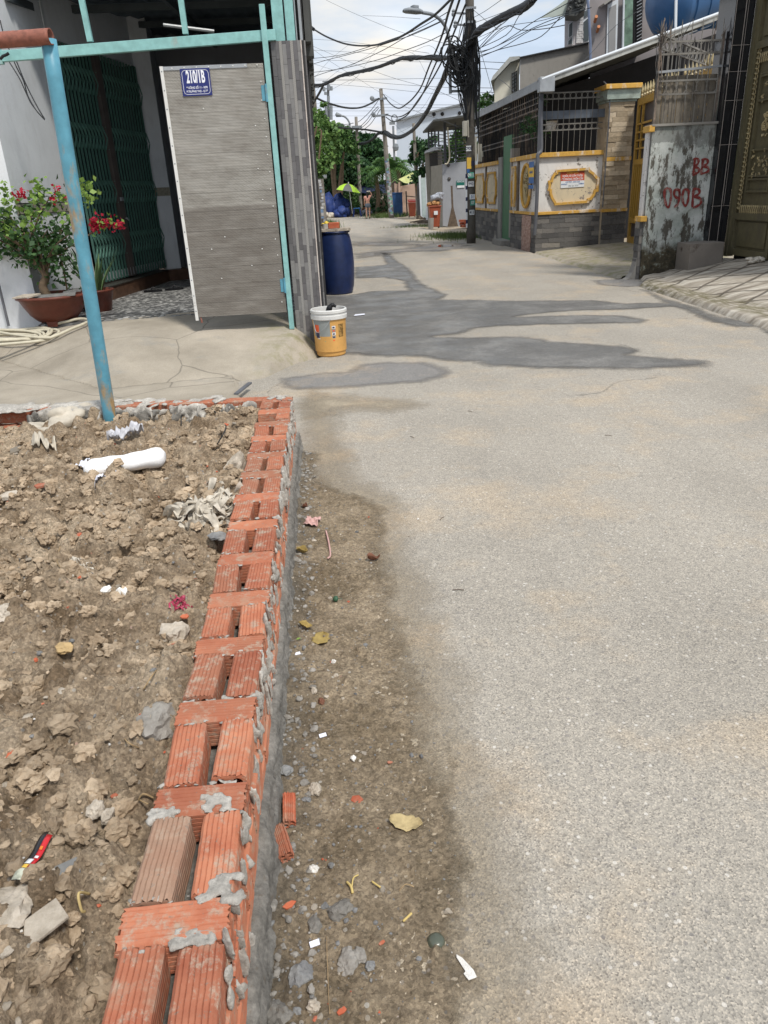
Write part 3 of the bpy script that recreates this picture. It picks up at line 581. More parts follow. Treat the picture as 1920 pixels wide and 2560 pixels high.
# ---------------- hollow brick
def brick_mesh(L=.18, Wd=.083, H=.083, name='hollow_brick_mesh', mat='brick', seed=0):
    """extruded clay block lying along +Y, centred in X, base at z=0: grooves on every long face and four holes in each end"""
    rs = random.Random(seed); prof = []; ng = 6; g = .0021
    def side(p, q, n):
        p, q = Vector(p), Vector(q); d = q-p; l = d.length; d.normalize(); inn = Vector((-d.y, d.x)); pts = [p+d*.007]
        for i in range(ng):
            c = l*(.17+.66*i/(ng-1)); w = .0016
            pts += [p+d*(c-w), p+d*c+inn*g, p+d*(c+w)]
        pts.append(q-d*.007); return pts
    a, b = Wd/2, H
    cs = [(-a, 0), (a, 0), (a, b), (-a, b)]
    for i in range(4): prof += side(cs[i], cs[(i+1) % 4], 0)
    n = len(prof); ny = 14; mb = MB(); vs = []
    for j in range(ny+1):
        y = L*(j/ny-.5); sc = 1-.012*(1 if j in (0, ny) else 0)
        ox, oz = rs.uniform(-.0006, .0006), rs.uniform(-.0006, .0006)
        for p in prof: vs.append(((p.x*sc+ox+rs.uniform(-.0003, .0003)), y+(rs.uniform(-.0045, .0045) if j in (0, ny) else 0), (p.y-b/2)*sc+b/2+oz))
    fs = []
    for j in range(ny):
        for k in range(n): fs.append((j*n+k, j*n+(k+1) % n, (j+1)*n+(k+1) % n, (j+1)*n+k)[::-1])
    mb.add(vs, fs)
    hc = [(-a*.46, b*.27), (a*.46, b*.27), (-a*.46, b*.73), (a*.46, b*.73)]; hr = Wd*.165; m = 12
    for e, y in ((0, -L/2), (ny, L/2)):
        outer = [Vector((vs[e*n+k][0], vs[e*n+k][2], 0)) for k in range(n)]
        loops = [outer]+[[Vector((cx+hr*math.cos(2*math.pi*q/m), cz+hr*math.sin(2*math.pi*q/m), 0)) for q in range(m)] for cx, cz in hc]
        tri = tessellate_polygon(loops); flat = [p for l in loops for p in l]
        V = [(p.x, y, p.y) for p in flat]; fl = []
        for t in tri:
            A_, B_, C_ = [flat[i] for i in t]; ccw = (B_-A_).cross(C_-A_).z > 0
            fl.append(tuple(t) if (ccw == (e == 0)) else tuple(t)[::-1])
        mb.add(V, fl)
    for cx, cz in hc:
        ring = []
        for y in (-L/2, L/2):
            ring += [(cx+hr*math.cos(2*math.pi*q/m), y, cz+hr*math.sin(2*math.pi*q/m)) for q in range(m)]
        mb.add(ring, [(q, (q+1) % m, m+(q+1) % m, m+q) for q in range(m)])
    me = bpy.data.meshes.new(name); me.from_pydata(mb.v, [], mb.f); _mats(me, mat); me.update(); return me
BM = [brick_mesh(seed=i) for i in range(4)]; BMG = brick_mesh(seed=9, mat='brick_grey', name='grey_brick_mesh')
def put(me, name, parent, loc, rz=0., tilt=(0, 0), sc=(1, 1, 1)):
    o = bpy.data.objects.new(name, me); COL.objects.link(o)
    if parent: o.parent = parent; o.location = Vector(loc)-ROOT[parent.name]
    else: o.location = loc
    o.rotation_euler = (tilt[0], tilt[1], rz); o.scale = sc; ROOT[o.name] = ROOT[parent.name] if parent else Vector(loc); return o
WX0, WX1, WT = -.425, -.240, .32
wall = thing('low_brick_wall', 'knee-high wall of orange hollow bricks with grey mortar running along the road edge', 'wall', (-.33, 2.6, 0))
hy = [.735, 1.013, 1.288, 1.57, 1.845, 2.12, 2.395, 2.675, 2.95, 3.225, 3.505, 3.78, 4.055, 4.30]   # near edge of each cross brick
hy = [.645+.2765*k for k in range(14)]
hdr = [0.9235+.2765*k-.2765 for k in range(-1, 15)]
H0 = .878; PER = .2790
mort = MB(); ms_ = MB()
def dab(c, r, flat=.35, mbx=None): (mbx or mort).blob(c, r, .5, 2, None, flat)
hd = [.598, .878, 1.161, 1.445, 1.731, 1.993, 2.265, 2.554, 2.83, 3.10, 3.37, 3.64, 3.91, 4.17, 4.43]
for i, y0 in enumerate(hd):
    zt = WT-.083+rnd(-.003, .003)
    put(random.choice(BM), 'brick', wall, ((WX0+WX1)/2+rnd(-.003, .003), y0+.0415, zt), math.pi/2+rnd(-.02, .02), (rnd(-.012, .012), rnd(-.012, .012)), (1, 1.03, 1))
    if i+1 < len(hd):
        yc = (y0+.083+hd[i+1])/2; gap = hd[i+1]-y0-.083
        for sx in (0, 1):
            me = BMG if (i == 1 and sx == 0) else random.choice(BM)
            xc = (WX0+.0415 if sx == 0 else WX1-.0415)
            if i == 12 and sx == 0: continue
            put(me, 'brick', wall, (xc+rnd(-.003, .003), yc+rnd(-.004, .004), WT-.083+rnd(-.004, .005)), rnd(-.045, .045), (rnd(-.022, .022), rnd(-.035, .035)), (.90, (gap-.012)/.18, 1))
            # mortar collars at both ends of each stretcher
            for yy in (yc+gap/2-.004, yc-gap/2+.004):
                if random.random() < .75:
                    for k in range(5): dab((xc+(k-2)*.017+rnd(-.004, .004), yy+rnd(-.006, .008), WT-.002+rnd(-.004, .003)), (rnd(.009, .015), rnd(.005, .012), rnd(.005, .010)))
                else:
                    for k in range(4): dab((xc+(k-1.5)*.02, yy, WT-.016), (.013, .010, .012))
for c, r in (((-.262, .965, WT+.003), (.045, .040, .010)), ((-.40, 1.165, WT+.002), (.035, .022, .014)), ((-.30, 1.19, WT+.002), (.035, .02, .014)), ((-.335, 4.50, WT+.004), (.06, .05, .012)), ((-.30, .885, WT), (.04, .02, .012))):
    for k in range(26): dab((c[0]+rnd(-.85, .85)*r[0], c[1]+rnd(-.85, .85)*r[1], c[2]+rnd(-.5, -.1)*r[2]), (r[0]*.28, r[1]*.28, r[2]*.7), .7)
# smears hanging on the outer face, between the top courses
for k in range(330):
    y = rnd(.45, 4.5); z = WT-abs(random.gauss(0, .10))-.005
    if z > .08:
        nj = min(abs(y-q) for q in hd); 
        if nj > .05 and random.random() < .45: continue
        dab((WX1+.001, y, z), (rnd(.003, .008), rnd(.008, .020), rnd(.012, .055)), 1.)
# two lower courses (one mesh), a bed of mortar between, and the rendered foot
low = MB()
def lowbrick(cx, cy, z, rz, L):
    src = BM[0]; M4 = Matrix.Translation((cx, cy, z)) @ Matrix.Rotation(rz, 4, 'Z') @ Matrix.Diagonal((1, L/.18, .97, 1))
    low.add([M4 @ v.co for v in src.vertices], [tuple(p.vertices) for p in src.polygons])
for c, z in enumerate((.150, .066, -.018)):
    y = .30+c*.09
    while y < 4.45:
        lowbrick(WX1-.0415+rnd(-.002, .004), y+.09, z, rnd(-.01, .01), .178)
        y += .19
for y in np.arange(.4, 4.5, .45): low.box(WX0+.01, WX1-.09, y, y+.40, -.02, .22)
low.build('lower_courses', 'brick', wall)
remesh(mort.build('mortar', 'mortar', wall), .0042, 2)
bed = MB(); bed.box(WX0+.015, WX1-.008, .35, 4.46, -.02, .225); bed.build('mortar_bed', 'mortar_dark', wall)
# rendered strip along the foot: an uneven skirt of trowelled mortar
ys = np.arange(.35, 4.56, .012); tt = np.linspace(0, 1, 22); Yg, Tg = np.meshgrid(ys, tt)
topz = .055+.10*fbm(Yg, Yg*0, 4.2, 4, 5)+.03*(fbm(Yg, Yg*0, 22, 2, 8)-.5)
Zg = topz*(1-Tg)-.02*Tg; Xg = WX1+.006+.028*Tg**2.2+.030*(fbm(Yg, Tg*.22, 16, 5, 2, .62)-.42)+.010*(fbm(Yg, Tg*.22, 90, 3, 12)-.5)+.012*np.sin(np.clip(Tg*8, 0, 1.57))
Xg[0, :] = WX1-.006
V = np.stack([Xg.ravel(), Yg.ravel(), Zg.ravel()], 1); nx = len(ys); ii = (np.arange(nx-1)[None, :]+np.arange(len(tt)-1)[:, None]*nx).ravel()
np_mesh('render_skirt', V, np.stack([ii, ii+nx, ii+nx+1, ii+1], 1)[:, ::-1], 'mortar_dark', wall)
# ---------------- back wall, parallel to the house front
bw = thing('brick_cross_wall', 'low orange brick wall capped with grey mortar across the back of the rubble plot', 'wall', (-1.9, 4.62, 0))
bk = MB(); x = -.45
p0, p1 = Vector((-.43, 4.50, 0)), Vector((-3.4, 4.78, 0)); dd = (p1-p0).normalized(); nn_ = Vector((-dd.y, dd.x, 0)); 
if nn_.y < 0: nn_ = -nn_
LB = (p1-p0).length; t = 0
src = BM[1]; back = MB(); ang = math.atan2(dd.y, dd.x)
while t < LB:
    M4 = Matrix.Translation(p0+dd*(t+.0415)+nn_*.09+Vector((0, 0, .215+rnd(-.004, .004)))) @ Matrix.Rotation(ang+math.pi/2+rnd(-.02, .02), 4, 'Z')
    back.add([M4 @ v.co for v in src.vertices], [tuple(p.vertices) for p in src.polygons]); t += .092
for z in (.125, .035):
    t = .05*(z > .1)
    while t < LB:
        M4 = Matrix.Translation(p0+dd*(t+.09)+nn_*.045+Vector((0, 0, z))) @ Matrix.Rotation(ang+math.pi/2, 4, 'Z')
        back.add([M4 @ v.co for v in src.vertices], [tuple(p.vertices) for p in src.polygons]); t += .19
back.build('brickwork', 'brick', bw)
bm_ = MB()
for k in range(420):
    t = LB*random.random()**.8; w = .5 if t > 1.1 else .16
    if random.random() < (.95 if t > .95 else .25): bm_.blob(p0+dd*t+nn_*rnd(.0, .18)+Vector((0, 0, .300)), (rnd(.03, .07), rnd(.02, .05), rnd(.006, .016)), .5, 2)
for k in range(170):
    t = rnd(0, 1.45); bm_.blob(p0+dd*t+nn_*rnd(-.012, .0)+Vector((0, 0, rnd(.18, .285))), (rnd(.03, .07), rnd(.008, .016), rnd(.02, .04)), .5, 2)
remesh(bm_.build('mortar_cap', 'mortar', bw), .007, 2); bm2 = MB()
for k in range(120):
    t = rnd(0.02, 1.45); bm2.blob(p0+dd*t+nn_*rnd(-.030, -.012)+Vector((0, 0, rnd(.12, .27))), (rnd(.05, .10), rnd(.008, .016), rnd(.02, .05)), .4, 2)
remesh(bm2.build('mortar_smear', 'mortar_dark', bw), .007, 2)
# ---------------- rubble soil inside the plot
def bumps(X, Y, Z, n, rmin, rmax, seed, xr, yr, k=1., power=2.2, dens=None):
    r = np.random.default_rng(seed); xs, ys = X[0], Y[:, 0]
    for _ in range(n):
        cx, cy = r.uniform(*xr), r.uniform(*yr); rr = rmin*(rmax/rmin)**(r.random()**power)
        if dens and r.random() > dens(cx, cy): continue
        i0, i1 = np.searchsorted(xs, (cx-rr*1.4, cx+rr*1.4)); j0, j1 = np.searchsorted(ys, (cy-rr*1.4, cy+rr*1.4))
        if i1-i0 < 2 or j1-j0 < 2: continue
        sx, sy = X[j0:j1, i0:i1], Y[j0:j1, i0:i1]; a = r.uniform(0, 3.14); dx, dy = sx-cx, sy-cy
        u, v = (dx*math.cos(a)+dy*math.sin(a)), (-dx*math.sin(a)+dy*math.cos(a))*r.uniform(1., 1.5)
        d = np.sqrt(u*u+v*v)/rr*(1+.55*(fbm(sx, sy, 1.8/rr, 3, int(rr*1e5) % 97)-.5)*2); h = np.sqrt(np.clip(1-d*d, 0, 1))*rr*k*r.uniform(.5, 1.)
        Z[j0:j1, i0:i1] = np.maximum(Z[j0:j1, i0:i1], Z[j0+(j1-j0)//2, i0+(i1-i0)//2]*.6+Z[j0:j1, i0:i1]*.4-rr*.25*k+h)
def growing(a, b, s0, s1):
    out = [a]
    while out[-1] < b: out.append(out[-1]+s0+(s1-s0)*(out[-1]-a)/(b-a))
    return np.array(out)
ys = growing(.45, 4.64, .0045, .0115); xs = -growing(.418, 2.6, .0045, .014)[::-1]
X, Y = np.meshgrid(xs, ys)
Z = .205+.035*(Y > 0)*np.clip((Y-1)/3, 0, 1)+.13*(fbm(X, Y, 1.6, 3, 4)-.5)+.075*(fbm(X, Y, 5, 4, 11)-.5)+.085*(np.abs(fbm(X, Y, 8, 4, 61)-.5)*-2+.35)
Z += .10*np.exp(-((X+.47)/.12)**2-((Y-1.72)/.22)**2)+.10*np.exp(-((X+.44)/.16)**2-((Y-3.15)/.30)**2)-.07*np.exp(-((X+.45)/.07)**2-((Y-1.12)/.14)**2)-.10*np.exp(-((X+.46)/.10)**2-((Y-.82)/.18)**2)
Z -= .08*np.exp(-((X+.62)/.15)**2-((Y-.72)/.18)**2)
for _sc, _am, _sd in ((5.5, .060, 71), (13, .030, 72)): Z -= _am*np.clip((1-np.abs(2*fbm(X, Y, _sc, 4, _sd)-1)*2.2-.55)/.45, 0, 1)
Z -= .05*np.exp(-((X+.45)/.05)**2)*(fbm(X, Y, 4, 2, 33) > .45)
den = lambda x, y: .35+.65*float(vnoise(np.array([[x]]), np.array([[y]]), 2.3, 5)[0, 0] > .42)
bumps(X, Y, Z, 420, .035, .085, 41, (-2.5, -.45), (.6, 4.6), .8, 1.4, den)
bumps(X, Y, Z, 3600, .014, .055, 1, (-2.5, -.45), (.5, 4.6), 1.15, 1.5, den)
bumps(X, Y, Z, 14000, .005, .024, 2, (-2.4, -.43), (.5, 4.6), 1.3, 1.2, den)
Z += .034*(fbm(X, Y, 26, 5, 20, .70)-.5)+.008*(vnoise(X, Y, 170, 31)-.5)
SX, SY, SZ = xs, ys, Z
def soil_z(x, y): return float(SZ[min(len(SY)-1, np.searchsorted(SY, y)), min(len(SX)-1, np.searchsorted(SX, x))])
o = gridmesh('rubble_soil', xs, ys, Z, 'soil'); o['kind'] = 'structure'
# ---------------- sandy dirt strip along the wall foot (road side)
ys = growing(.55, 6.2, .005, .014); xs = np.arange(-.245, .42, .0055); X, Y = np.meshgrid(xs, ys)
ey = np.array([.5, .886, 1.2, 1.49, 2.01, 2.36, 2.7, 3.0, 3.38, 3.68, 4.3, 4.62, 6.3]); ex = np.array([.21, .211, .237, .257, .218, .215, .175, .20, .235, 0.0, -.10, -.42, -.45])
E_ = np.interp(Y, ey, ex)+.10*(fbm(X, Y, 5, 5, 3)-.5); f = (E_-X)/(np.abs(E_+.245)+.05)
Z = -.003+.009*np.clip(f*2.0, -1, 1)+.016*np.clip(f, 0, 1)**2*(1-np.clip((Y-3.4)/2, 0, 1))
amp = np.clip(f*2.2, 0, 1)
Z += amp*.030*(fbm(X, Y, 7, 4, 13)-.45)*(1-np.clip((Y-2.6)/2, 0, .7)); Zb = Z.copy()
bumps(X, Y, Z, 1500, .006, .034, 5, (-.24, .30), (.55, 4.5), .8, 2.2, lambda x, y: (np.interp(y, ey, ex)-x)/.45*(1.25-y*.25))
bumps(X, Y, Z, 9000, .003, .010, 6, (-.24, .32), (.55, 4.8), 1., 1.4, lambda x, y: .15+(np.interp(y, ey, ex)-x)/.4)
Z = np.where(amp > .02, Z, Zb)
Z = np.where(E_-X > -.02, np.maximum(Z, .0045), Z)+.009*(fbm(X, Y, 70, 4, 40, .68)-.5)*np.clip(amp*4, 0, 1)
DX, DY, DZ = xs, ys, Z
def dirt_z(x, y): return max(0.003, float(DZ[min(len(DY)-1, np.searchsorted(DY, y)), min(len(DX)-1, np.searchsorted(DX, x))]))
o = gridmesh('sandy_dirt', xs, ys, Z, 'dirt'); o['kind'] = 'structure'
o.data.materials[0] = stain_mat('dirt', .06, .075, 45.); at = o.data.attributes.new('edge', 'FLOAT', 'POINT'); at.data.foreach_set('value', (E_-X-.015).ravel().astype(np.float32))
# ---------------- uncountable grit, pebbles and clods
def scatter(name, n, xr, yr, zf, mat, rmin, rmax, seed, dens=None, p=2.5, flat=.7, sub=1, rough=.3):
    random.seed(seed); mb = MB()
    for _ in range(n):
        x, y = rnd(*xr), yr[0]+(yr[1]-yr[0])*random.random()**1.35
        if dens and random.random() > dens(x, y): continue
        r = rmin*(rmax/rmin)**(random.random()**p); mb.blob((x, y, zf(x, y)+r*.10), (r, r*rnd(.6, 1), r*flat), rough, 3 if r > .022 else 2 if r > .009 else sub)
    return tag(mb.build(name, mat), kind='stuff')
inp = lambda x, y: 1. if x > -.55-.38*y else 0.
lump = lambda x, y: inp(x, y)*(1. if float(fbm(np.array([[x]]), np.array([[y]]), 3., 3, 91)[0, 0]) > .47 else .22)
scatter('earth_clods', 13000, (-2.2, -.44), (.55, 4.55), soil_z, 'clod', .004, .036, 11, lump, p=2.0, rough=.55)
scatter('pale_rubble_chips', 1300, (-2.2, -.44), (.55, 4.55), soil_z, 'stone', .002, .016, 12, inp, flat=.5, p=3.2)
scatter('grey_gravel', 350, (-2.2, -.44), (.55, 4.55), soil_z, 'greystone', .003, .014, 13, inp)
scatter('white_grit', 500, (-2.2, -.44), (.55, 4.55), soil_z, 'white_grit', .0015, .005, 14, inp)
scatter('brick_crumbs', 130, (-2.2, -.44), (.55, 4.55), soil_z, 'brick_red', .003, .018, 15, inp, flat=.5)
dd_ = lambda x, y: max(0, (np.interp(y, ey, ex)-x)/.40)
scatter('roadside_gravel', 2600, (-.22, .30), (.6, 4.6), dirt_z, 'greystone', .0018, .010, 21, dd_, p=2.8)
scatter('roadside_pebbles', 1000, (-.22, .30), (.6, 4.6), dirt_z, 'stone', .0018, .011, 22, dd_, p=3)
scatter('roadside_white_grit', 260, (-.22, .36), (.6, 4.6), dirt_z, 'white_grit', .0012, .004, 23, dd_)
scatter('roadside_brick_crumbs', 70, (-.22, .28), (.6, 4.0), dirt_z, 'brick_red', .002, .009, 24, dd_, flat=.5)
scatter('mortar_crumbs', 520, (-.225, -.12), (.6, 4.4), dirt_z, 'cement', .004, .016, 25, None, p=1.8)
scatter('loose_road_grit', 420, (.1, 4.3), (.9, 14), lambda x, y: .001, 'stone', .0015, .006, 26, None)
# ---------------- concrete apron in front of the left house
random.seed(21)
crL = [(-4.6, 8.7), (-3.34, 7.83), (-2.6, 6.75), (-1.87, 6.12), (-1.4, 6.36), (-.92, 6.42), (-.575, 6.5), (-.38, 6.90), (-.12, 7.33), (-.06, 7.62)]
xs = np.arange(-4.6, .06, .028); ys = np.arange(5.9, 8.75, .028); X, Y = np.meshgrid(xs, ys)
yf = np.interp(X, [-4.6, -3.34, -2.6, -1.87, -1.4, -.92, -.575], [8.6, 7.75, 6.9, 6.12, 6.34, 6.42, 6.48])+.06*(fbm(X, Y, 3, 4, 2)-.5)
df = (Y-yf)/1.9
px, py = [-.60, -.38, -.12, -.02], [6.45, 6.90, 7.33, 7.75]; xr_ = np.interp(Y, py, px, left=-.60, right=-.0)+.03*(fbm(X, Y, 5, 4, 6)-.5); dr = (xr_-X)/.46
t = np.minimum(df, dr); Z = np.where(t > 0, .30*np.sin(np.clip(t, 0, 1)*math.pi/2)**.85, t*.4-.0)
Z += .018*(fbm(X, Y, 2.2, 4, 8)-.5)*(t > 0)+.006*(fbm(X, Y, 14, 3, 18)-.5)
o = gridmesh('house_apron', xs, ys, Z, 'apron'); o['kind'] = 'structure'
def apron_z(x, y): return float(Z_A[min(len(YA)-1, max(0, np.searchsorted(YA, y))), min(len(XA)-1, max(0, np.searchsorted(XA, x)))])
XA, YA, Z_A = xs, ys, Z
# flat slab between the apron and the brick cross wall
ys = np.arange(4.68, 8.7, .04); xs = np.arange(-4.6, -.55, .04); X, Y = np.meshgrid(xs, ys)
Z = .055+.012*(fbm(X, Y, 2, 4, 28)-.5); lim = np.interp(Y, [4.68, 5.6, 6.3, 8.7], [-.46, -.70, -.80, -.9]); Z = np.where(X > lim, -.03, Z); yy = np.interp(X, [-4.6, -3.34, -1.87, -.6], [8.7, 7.9, 6.25, 6.5]); Z = np.where(Y > yy, -.03, Z)
o = gridmesh('lot_slab', xs, ys, Z, 'apron'); o['kind'] = 'structure'
# channel cover strips across the slab
s_ = MB(); s_.bar(G(590, 985, .064), G(625, 957, .064), .035, .012); s_.build('slab_joint_strip', 'pvc', loc=G(605, 970, .064), label='short dark metal strip set in the slab behind the brick wall corner', cat='strip')
# ---------------- left house
house = thing('house', 'open-fronted white house on the left with folding green gate and tiled porch pillar', 'house', (-1.6, 9, .3))
FL = .30
pf = MB(); pf.box(-3.1, -.02, 8.45, 15, .10, FL); pf.build('porch_floor', 'terrazzo', house)
C0 = Vector((-3.16, 8.72, 0)); G0 = Vector((-3.00, 10.55, 0)); G1 = Vector((-2.50, 12.72, 0)); P2 = Vector((-2.27, 12.85, 0))
w = MB()
w.box(-6.5, -3.16, 8.72, 9.0, -.05, 4.4)                                    # front wall left of the porch
w.build('front_wall', 'houseW', house)
w = MB(); d = (G0-C0); nrm = Vector((-d.y, d.x, 0)).normalized()
w.obox(C0+Vector((.0, .005, 0)), d, nrm*.25, Vector((0, 0, 4.1)))
w.build('side_pier', 'innerW', house)
# border trim of patterned tile round the pier, with medallions
bt = MB(); z0, z1 = 1.40, 1.52; u = d.normalized(); off = Vector((u.y, -u.x, 0))*.006
bt.obox(C0+off+u*.02+Vector((0, 0, z0)), d-u*.02, -off*.9, Vector((0, 0, z1-z0))); tb = bt.build('border_tile', simple('beige_border_tile', (.33, .31, .25, 1), .5, .3, 30, 0), house)
md = MB()
for k in range(9):
    c = C0+u*(.14+.21*k)+off*1.5+Vector((0, 0, (z0+z1)/2)); md.lathe([(0, .002), (.026, .001), (.030, -.002)], c, 12, off)
for zz in (z0+.006, z1-.006): md.obox(C0+off*1.4+u*.02+Vector((0, 0, zz-.004)), d-u*.02, -off*.3, Vector((0, 0, .008)))
md.build('medallions', 'darkwall', tb)
w = MB(); w.obox(G0+Vector((0, 0, 3.3)), G1-G0, Vector((-.2, .05, 0)), Vector((0, 0, .9))); w.build('lintel', 'innerW', house)
w = MB(); w.obox(G1+Vector((0, 0, .3)), P2-G1, Vector((-.2, 1.6, 0)), Vector((0, 0, 3.8))); w.build('inner_pillar', 'innerW', house)
bt = MB(); dv = P2-G1; off2 = Vector((dv.y, -dv.x, 0)).normalized()*.006; bt.obox(G1+off2+Vector((0, 0, 1.55)), dv, -off2*.8, Vector((0, 0, .12))); bt.build('border_tile', simple('beige_border_tile_dim', (.28, .26, .2, 1), .5, .3, 30, 0), house)
w = MB(); w.box(-3.2, 0, 14.9, 15.1, 0, 4.2); w.build('rear_wall', 'greywall', house); w = MB(); w.box(-.16, -.03, 7.9, 15, -.05, 4.1); w.build('party_wall', 'greywall', house)
st = MB(); S0, S1 = G(236, 726, .48), G(407, 677, .48); S1 = S0+(S1-S0)*1.1; S0 = S0-(S1-S0)*.35
e = Vector((-.8, .25, 0)); st.obox((S0.x, S0.y, .30), Vector((S1.x-S0.x, S1.y-S0.y, 0)), e, (0, 0, .165)); st.obox((S1.x, S1.y, .30), Vector((.28, .15, 0)), Vector((-.3, .8, 0)), (0, 0, .165))
st.build('step', 'stepwood', house)
st = MB(); st.obox((S0.x+.01, S0.y-.01, .465), Vector((S1.x-S0.x, S1.y-S0.y, 0)), e, (0, 0, .014)); st.build('step_top', simple('dark_granite_step', (.05, .045, .04, 1), .3, .4, 40, 0), house)
# folding gate: channel slats on both leaves, lattice of crossing straps, wide centre stile
fg = MB(); gd = G1-G0; gl = gd.length; gu = gd.normalized(); gn = Vector((gu.y, -gu.x, 0)); zb, zt = .50, 3.28
fgate = MB(); ns = 25
for k in range(ns):
    p = G0+gu*(gl*(k+.5)/ns)+gn*.02; 
    if k in (10, 11): continue
    fgate.obox(p-gu*.018+Vector((0, 0, zb)), gu*.036, gn*.016, (0, 0, zt-zb)); fgate.obox(p-gu*.018+gn*.016+Vector((0, 0, zb)), gu*.008, gn*.012, (0, 0, zt-zb))
gate = fgate.build('folding_gate', 'green', house); STRAP = simple('green_strap', (.12, .25, .205, 1), .4, .2)
for zc in (.95, 1.62, 2.28, 2.92):
    la = MB()
    for k in range(ns):
        for s in (-1, 1):
            p = G0+gu*(gl*(k+.5)/ns)+gn*(.042+.004*s); q = p+gu*(gl/ns*1.02)
            for dz in (0,):
                la.bar(p+Vector((0, 0, zc-s*.14)), q+Vector((0, 0, zc+s*.0)), .012, .005, up=gn); la.bar(p+Vector((0, 0, zc+s*.14)), q+Vector((0, 0, zc)), .012, .005, up=gn)
    la.build('lattice_strap', STRAP, gate)
for k in range(ns): rv = MB(); p = G0+gu*(gl*(k+.5)/ns)+gn*.05; rv.obox(p-gu*.008+Vector((0, 0, zb+.02)), gu*.016, gn*.004, (0, 0, .10)); rv.build('foot_clip', 'galv', gate)
cs_ = MB(); p = G0+gu*(gl*.42); cs_.obox(p+Vector((0, 0, zb)), gu*.15, gn*.05, (0, 0, zt-zb)); cs_.build('centre_stile', simple('brown_grey_stile', (.11, .095, .085, 1), .5, .2), gate)
lk = MB(); lk.obox(p+gu*.05+gn*.05+Vector((0, 0, 1.5)), gu*.07, gn*.02, (0, 0, .05)); lk.build('lock_plate', 'galv', gate); lk = MB(); lk.tube([p+gu*.08+gn*.07+Vector((0, 0, 1.28)), p+gu*.10+gn*.10+Vector((0, 0, 1.25)), p+gu*.12+gn*.07+Vector((0, 0, 1.28))], .008, 6); lk.build('latch', 'galv', gate)
w = MB(); w.obox(G0+Vector((-.35, -.1, .3)), G1-G0+Vector((0, .3, 0)), Vector((-.1, 0, 0)), (0, 0, 3.9)); w.box(-3.4, -2.9, 14.2, 14.9, .3, 4.2); w.build('gate_dark_backing', 'dark', house)  # dark slabs added so the gaps between slats look unlit
w = MB(); w.obox(G0+Vector((0, 0, .3)), Vector((-.5, 0, 0)), Vector((0, -.1, 0)), (0, 0, 3.9)); w.build('gate_reveal', 'innerW', house)
# porch roof: dark corrugated sheets on the underside, ragged front edge at the street corner
rf = MB(); nx = 120; vs = []; 
for k in range(nx+1):
    x = -6.5+6.56*k/nx; dz = .018*math.sin(k*1.55)
    vs += [(x, 9.5, 3.68+dz), (x, 15.0, 4.05+dz)]
rf.add(vs, [(2*k, 2*k+1, 2*k+3, 2*k+2) for k in range(nx)]); rf.build('porch_roof', 'ceil', house, smooth=True)
rb = MB()
for y in (9.6, 11.2, 12.8): rb.box(-6.4, -.02, y, y+.06, 3.50+(y-7.25)*.068-.10, 3.50+(y-7.25)*.068-.02)
for x in (-4.6, -3.05, -1.5, -.2): rb.bar((x, 9.5, 3.50), (x, 14.8, 3.86), .05, .08)
rb.build('roof_purlin', simple('dark_purlin', (.07, .085, .09, 1), .6, .2), house)
tl = MB(); a, b = Vector((-1.62, 9.2, 3.33)), Vector((-.55, 9.3, 3.22)); tl.tube([A(408, 62, 9.2), A(535, 78, 9.3)], .016, 8); lampc = tl.build('tube_lamp', simple('unlit_tube_lamp', (.25, .27, .27, 1), .3, .05), house)
# tiled pillar at the street corner: real strip tiles
tp = MB(); tr_ = MB(); tp.cur = 0; PZ = 2.70; core = MB(); core.box(-.295, -.005, 7.615, 8.3, -.08, PZ); core.build('pillar_core', 'darkwall', house)
random.seed(5)
cols = [('t', .040), ('t', .030), ('r', .027), ('t', .036), ('t', .034), ('r', .027), ('t', .036), ('t', .030)]
tx = -.295; mats = []
stri = MB()
for kind, wd in cols:
    z = -.08-rnd(0, .2)
    while z < PZ:
        h = .155 if kind == 't' else .6; z1_ = min(PZ, z+h)
        stri.cur = 0 if kind == 't' else 1
        stri.box(tx+.0007, tx+wd-.0007, 7.6, 7.615+(.0 if kind == 't' else .0), max(-.08, z+.001), z1_-.001); z += h
    tx += wd
for k in range(7):                      # same strips round the street side
    z = -.08-rnd(0, .3); y0 = 7.62+k*.10
    while z < PZ:
        stri.cur = 1 if k % 3 == 2 else 0; h = .155 if k % 3 != 2 else .6; z1_ = min(PZ, z+h)
        stri.box(-.005, .008, y0+.001, y0+.099, max(-.08, z+.001), z1_-.001); z += h
stri.build('pillar_tile', ['tilestrip', 'ropetile'], house)
tm = MB(); tm.box(-.036, -.026, 7.594, 7.604, -.08, PZ); tm.build('corner_trim', simple('chipped_white_trim', (.56, .50, .46, 1), .6, .2, 20, .3, 60, grime='6b4f40', glo=.52), house)
# upper side of the house above the pillar: steel post, dark boards and the ragged roof edge
up = MB(); up.box(-.262, -.165, 7.62, 7.70, PZ, 3.5); up.box(-.15, -.075, 7.64, 7.72, PZ, 3.5); up.build('corner_post', 'teal', house)
up = MB(); up.box(-.06, .0, 7.75, 8.3, PZ, 3.6); up.build('edge_board', 'darkwall', house)
up = MB(); up.box(-.035, -.012, 7.70, 7.74, PZ, 3.6); up.box(-.068, -.058, 7.70, 7.73, PZ, 3.6); up.build('edge_flashing', 'galv', house)
rg = MB()
for k in range(26):
    y = 7.8+k*.17; z = 3.02-.10*abs(math.sin(k*2.1)); rg.obox((.01, y, z-.3+.02*math.sin(k*3.3)), (.05+.02*math.sin(k*1.7), 0, 0), (0, .16, 0), (0, 0, 1.0))
rg.build('ragged_roof_edge', 'roofdark', house)
sw = MB(); sw.box(-.03, .03, 8.3, 12.6, -.05, 3.4); sw.build('street_side_wall', 'darkwall', house)
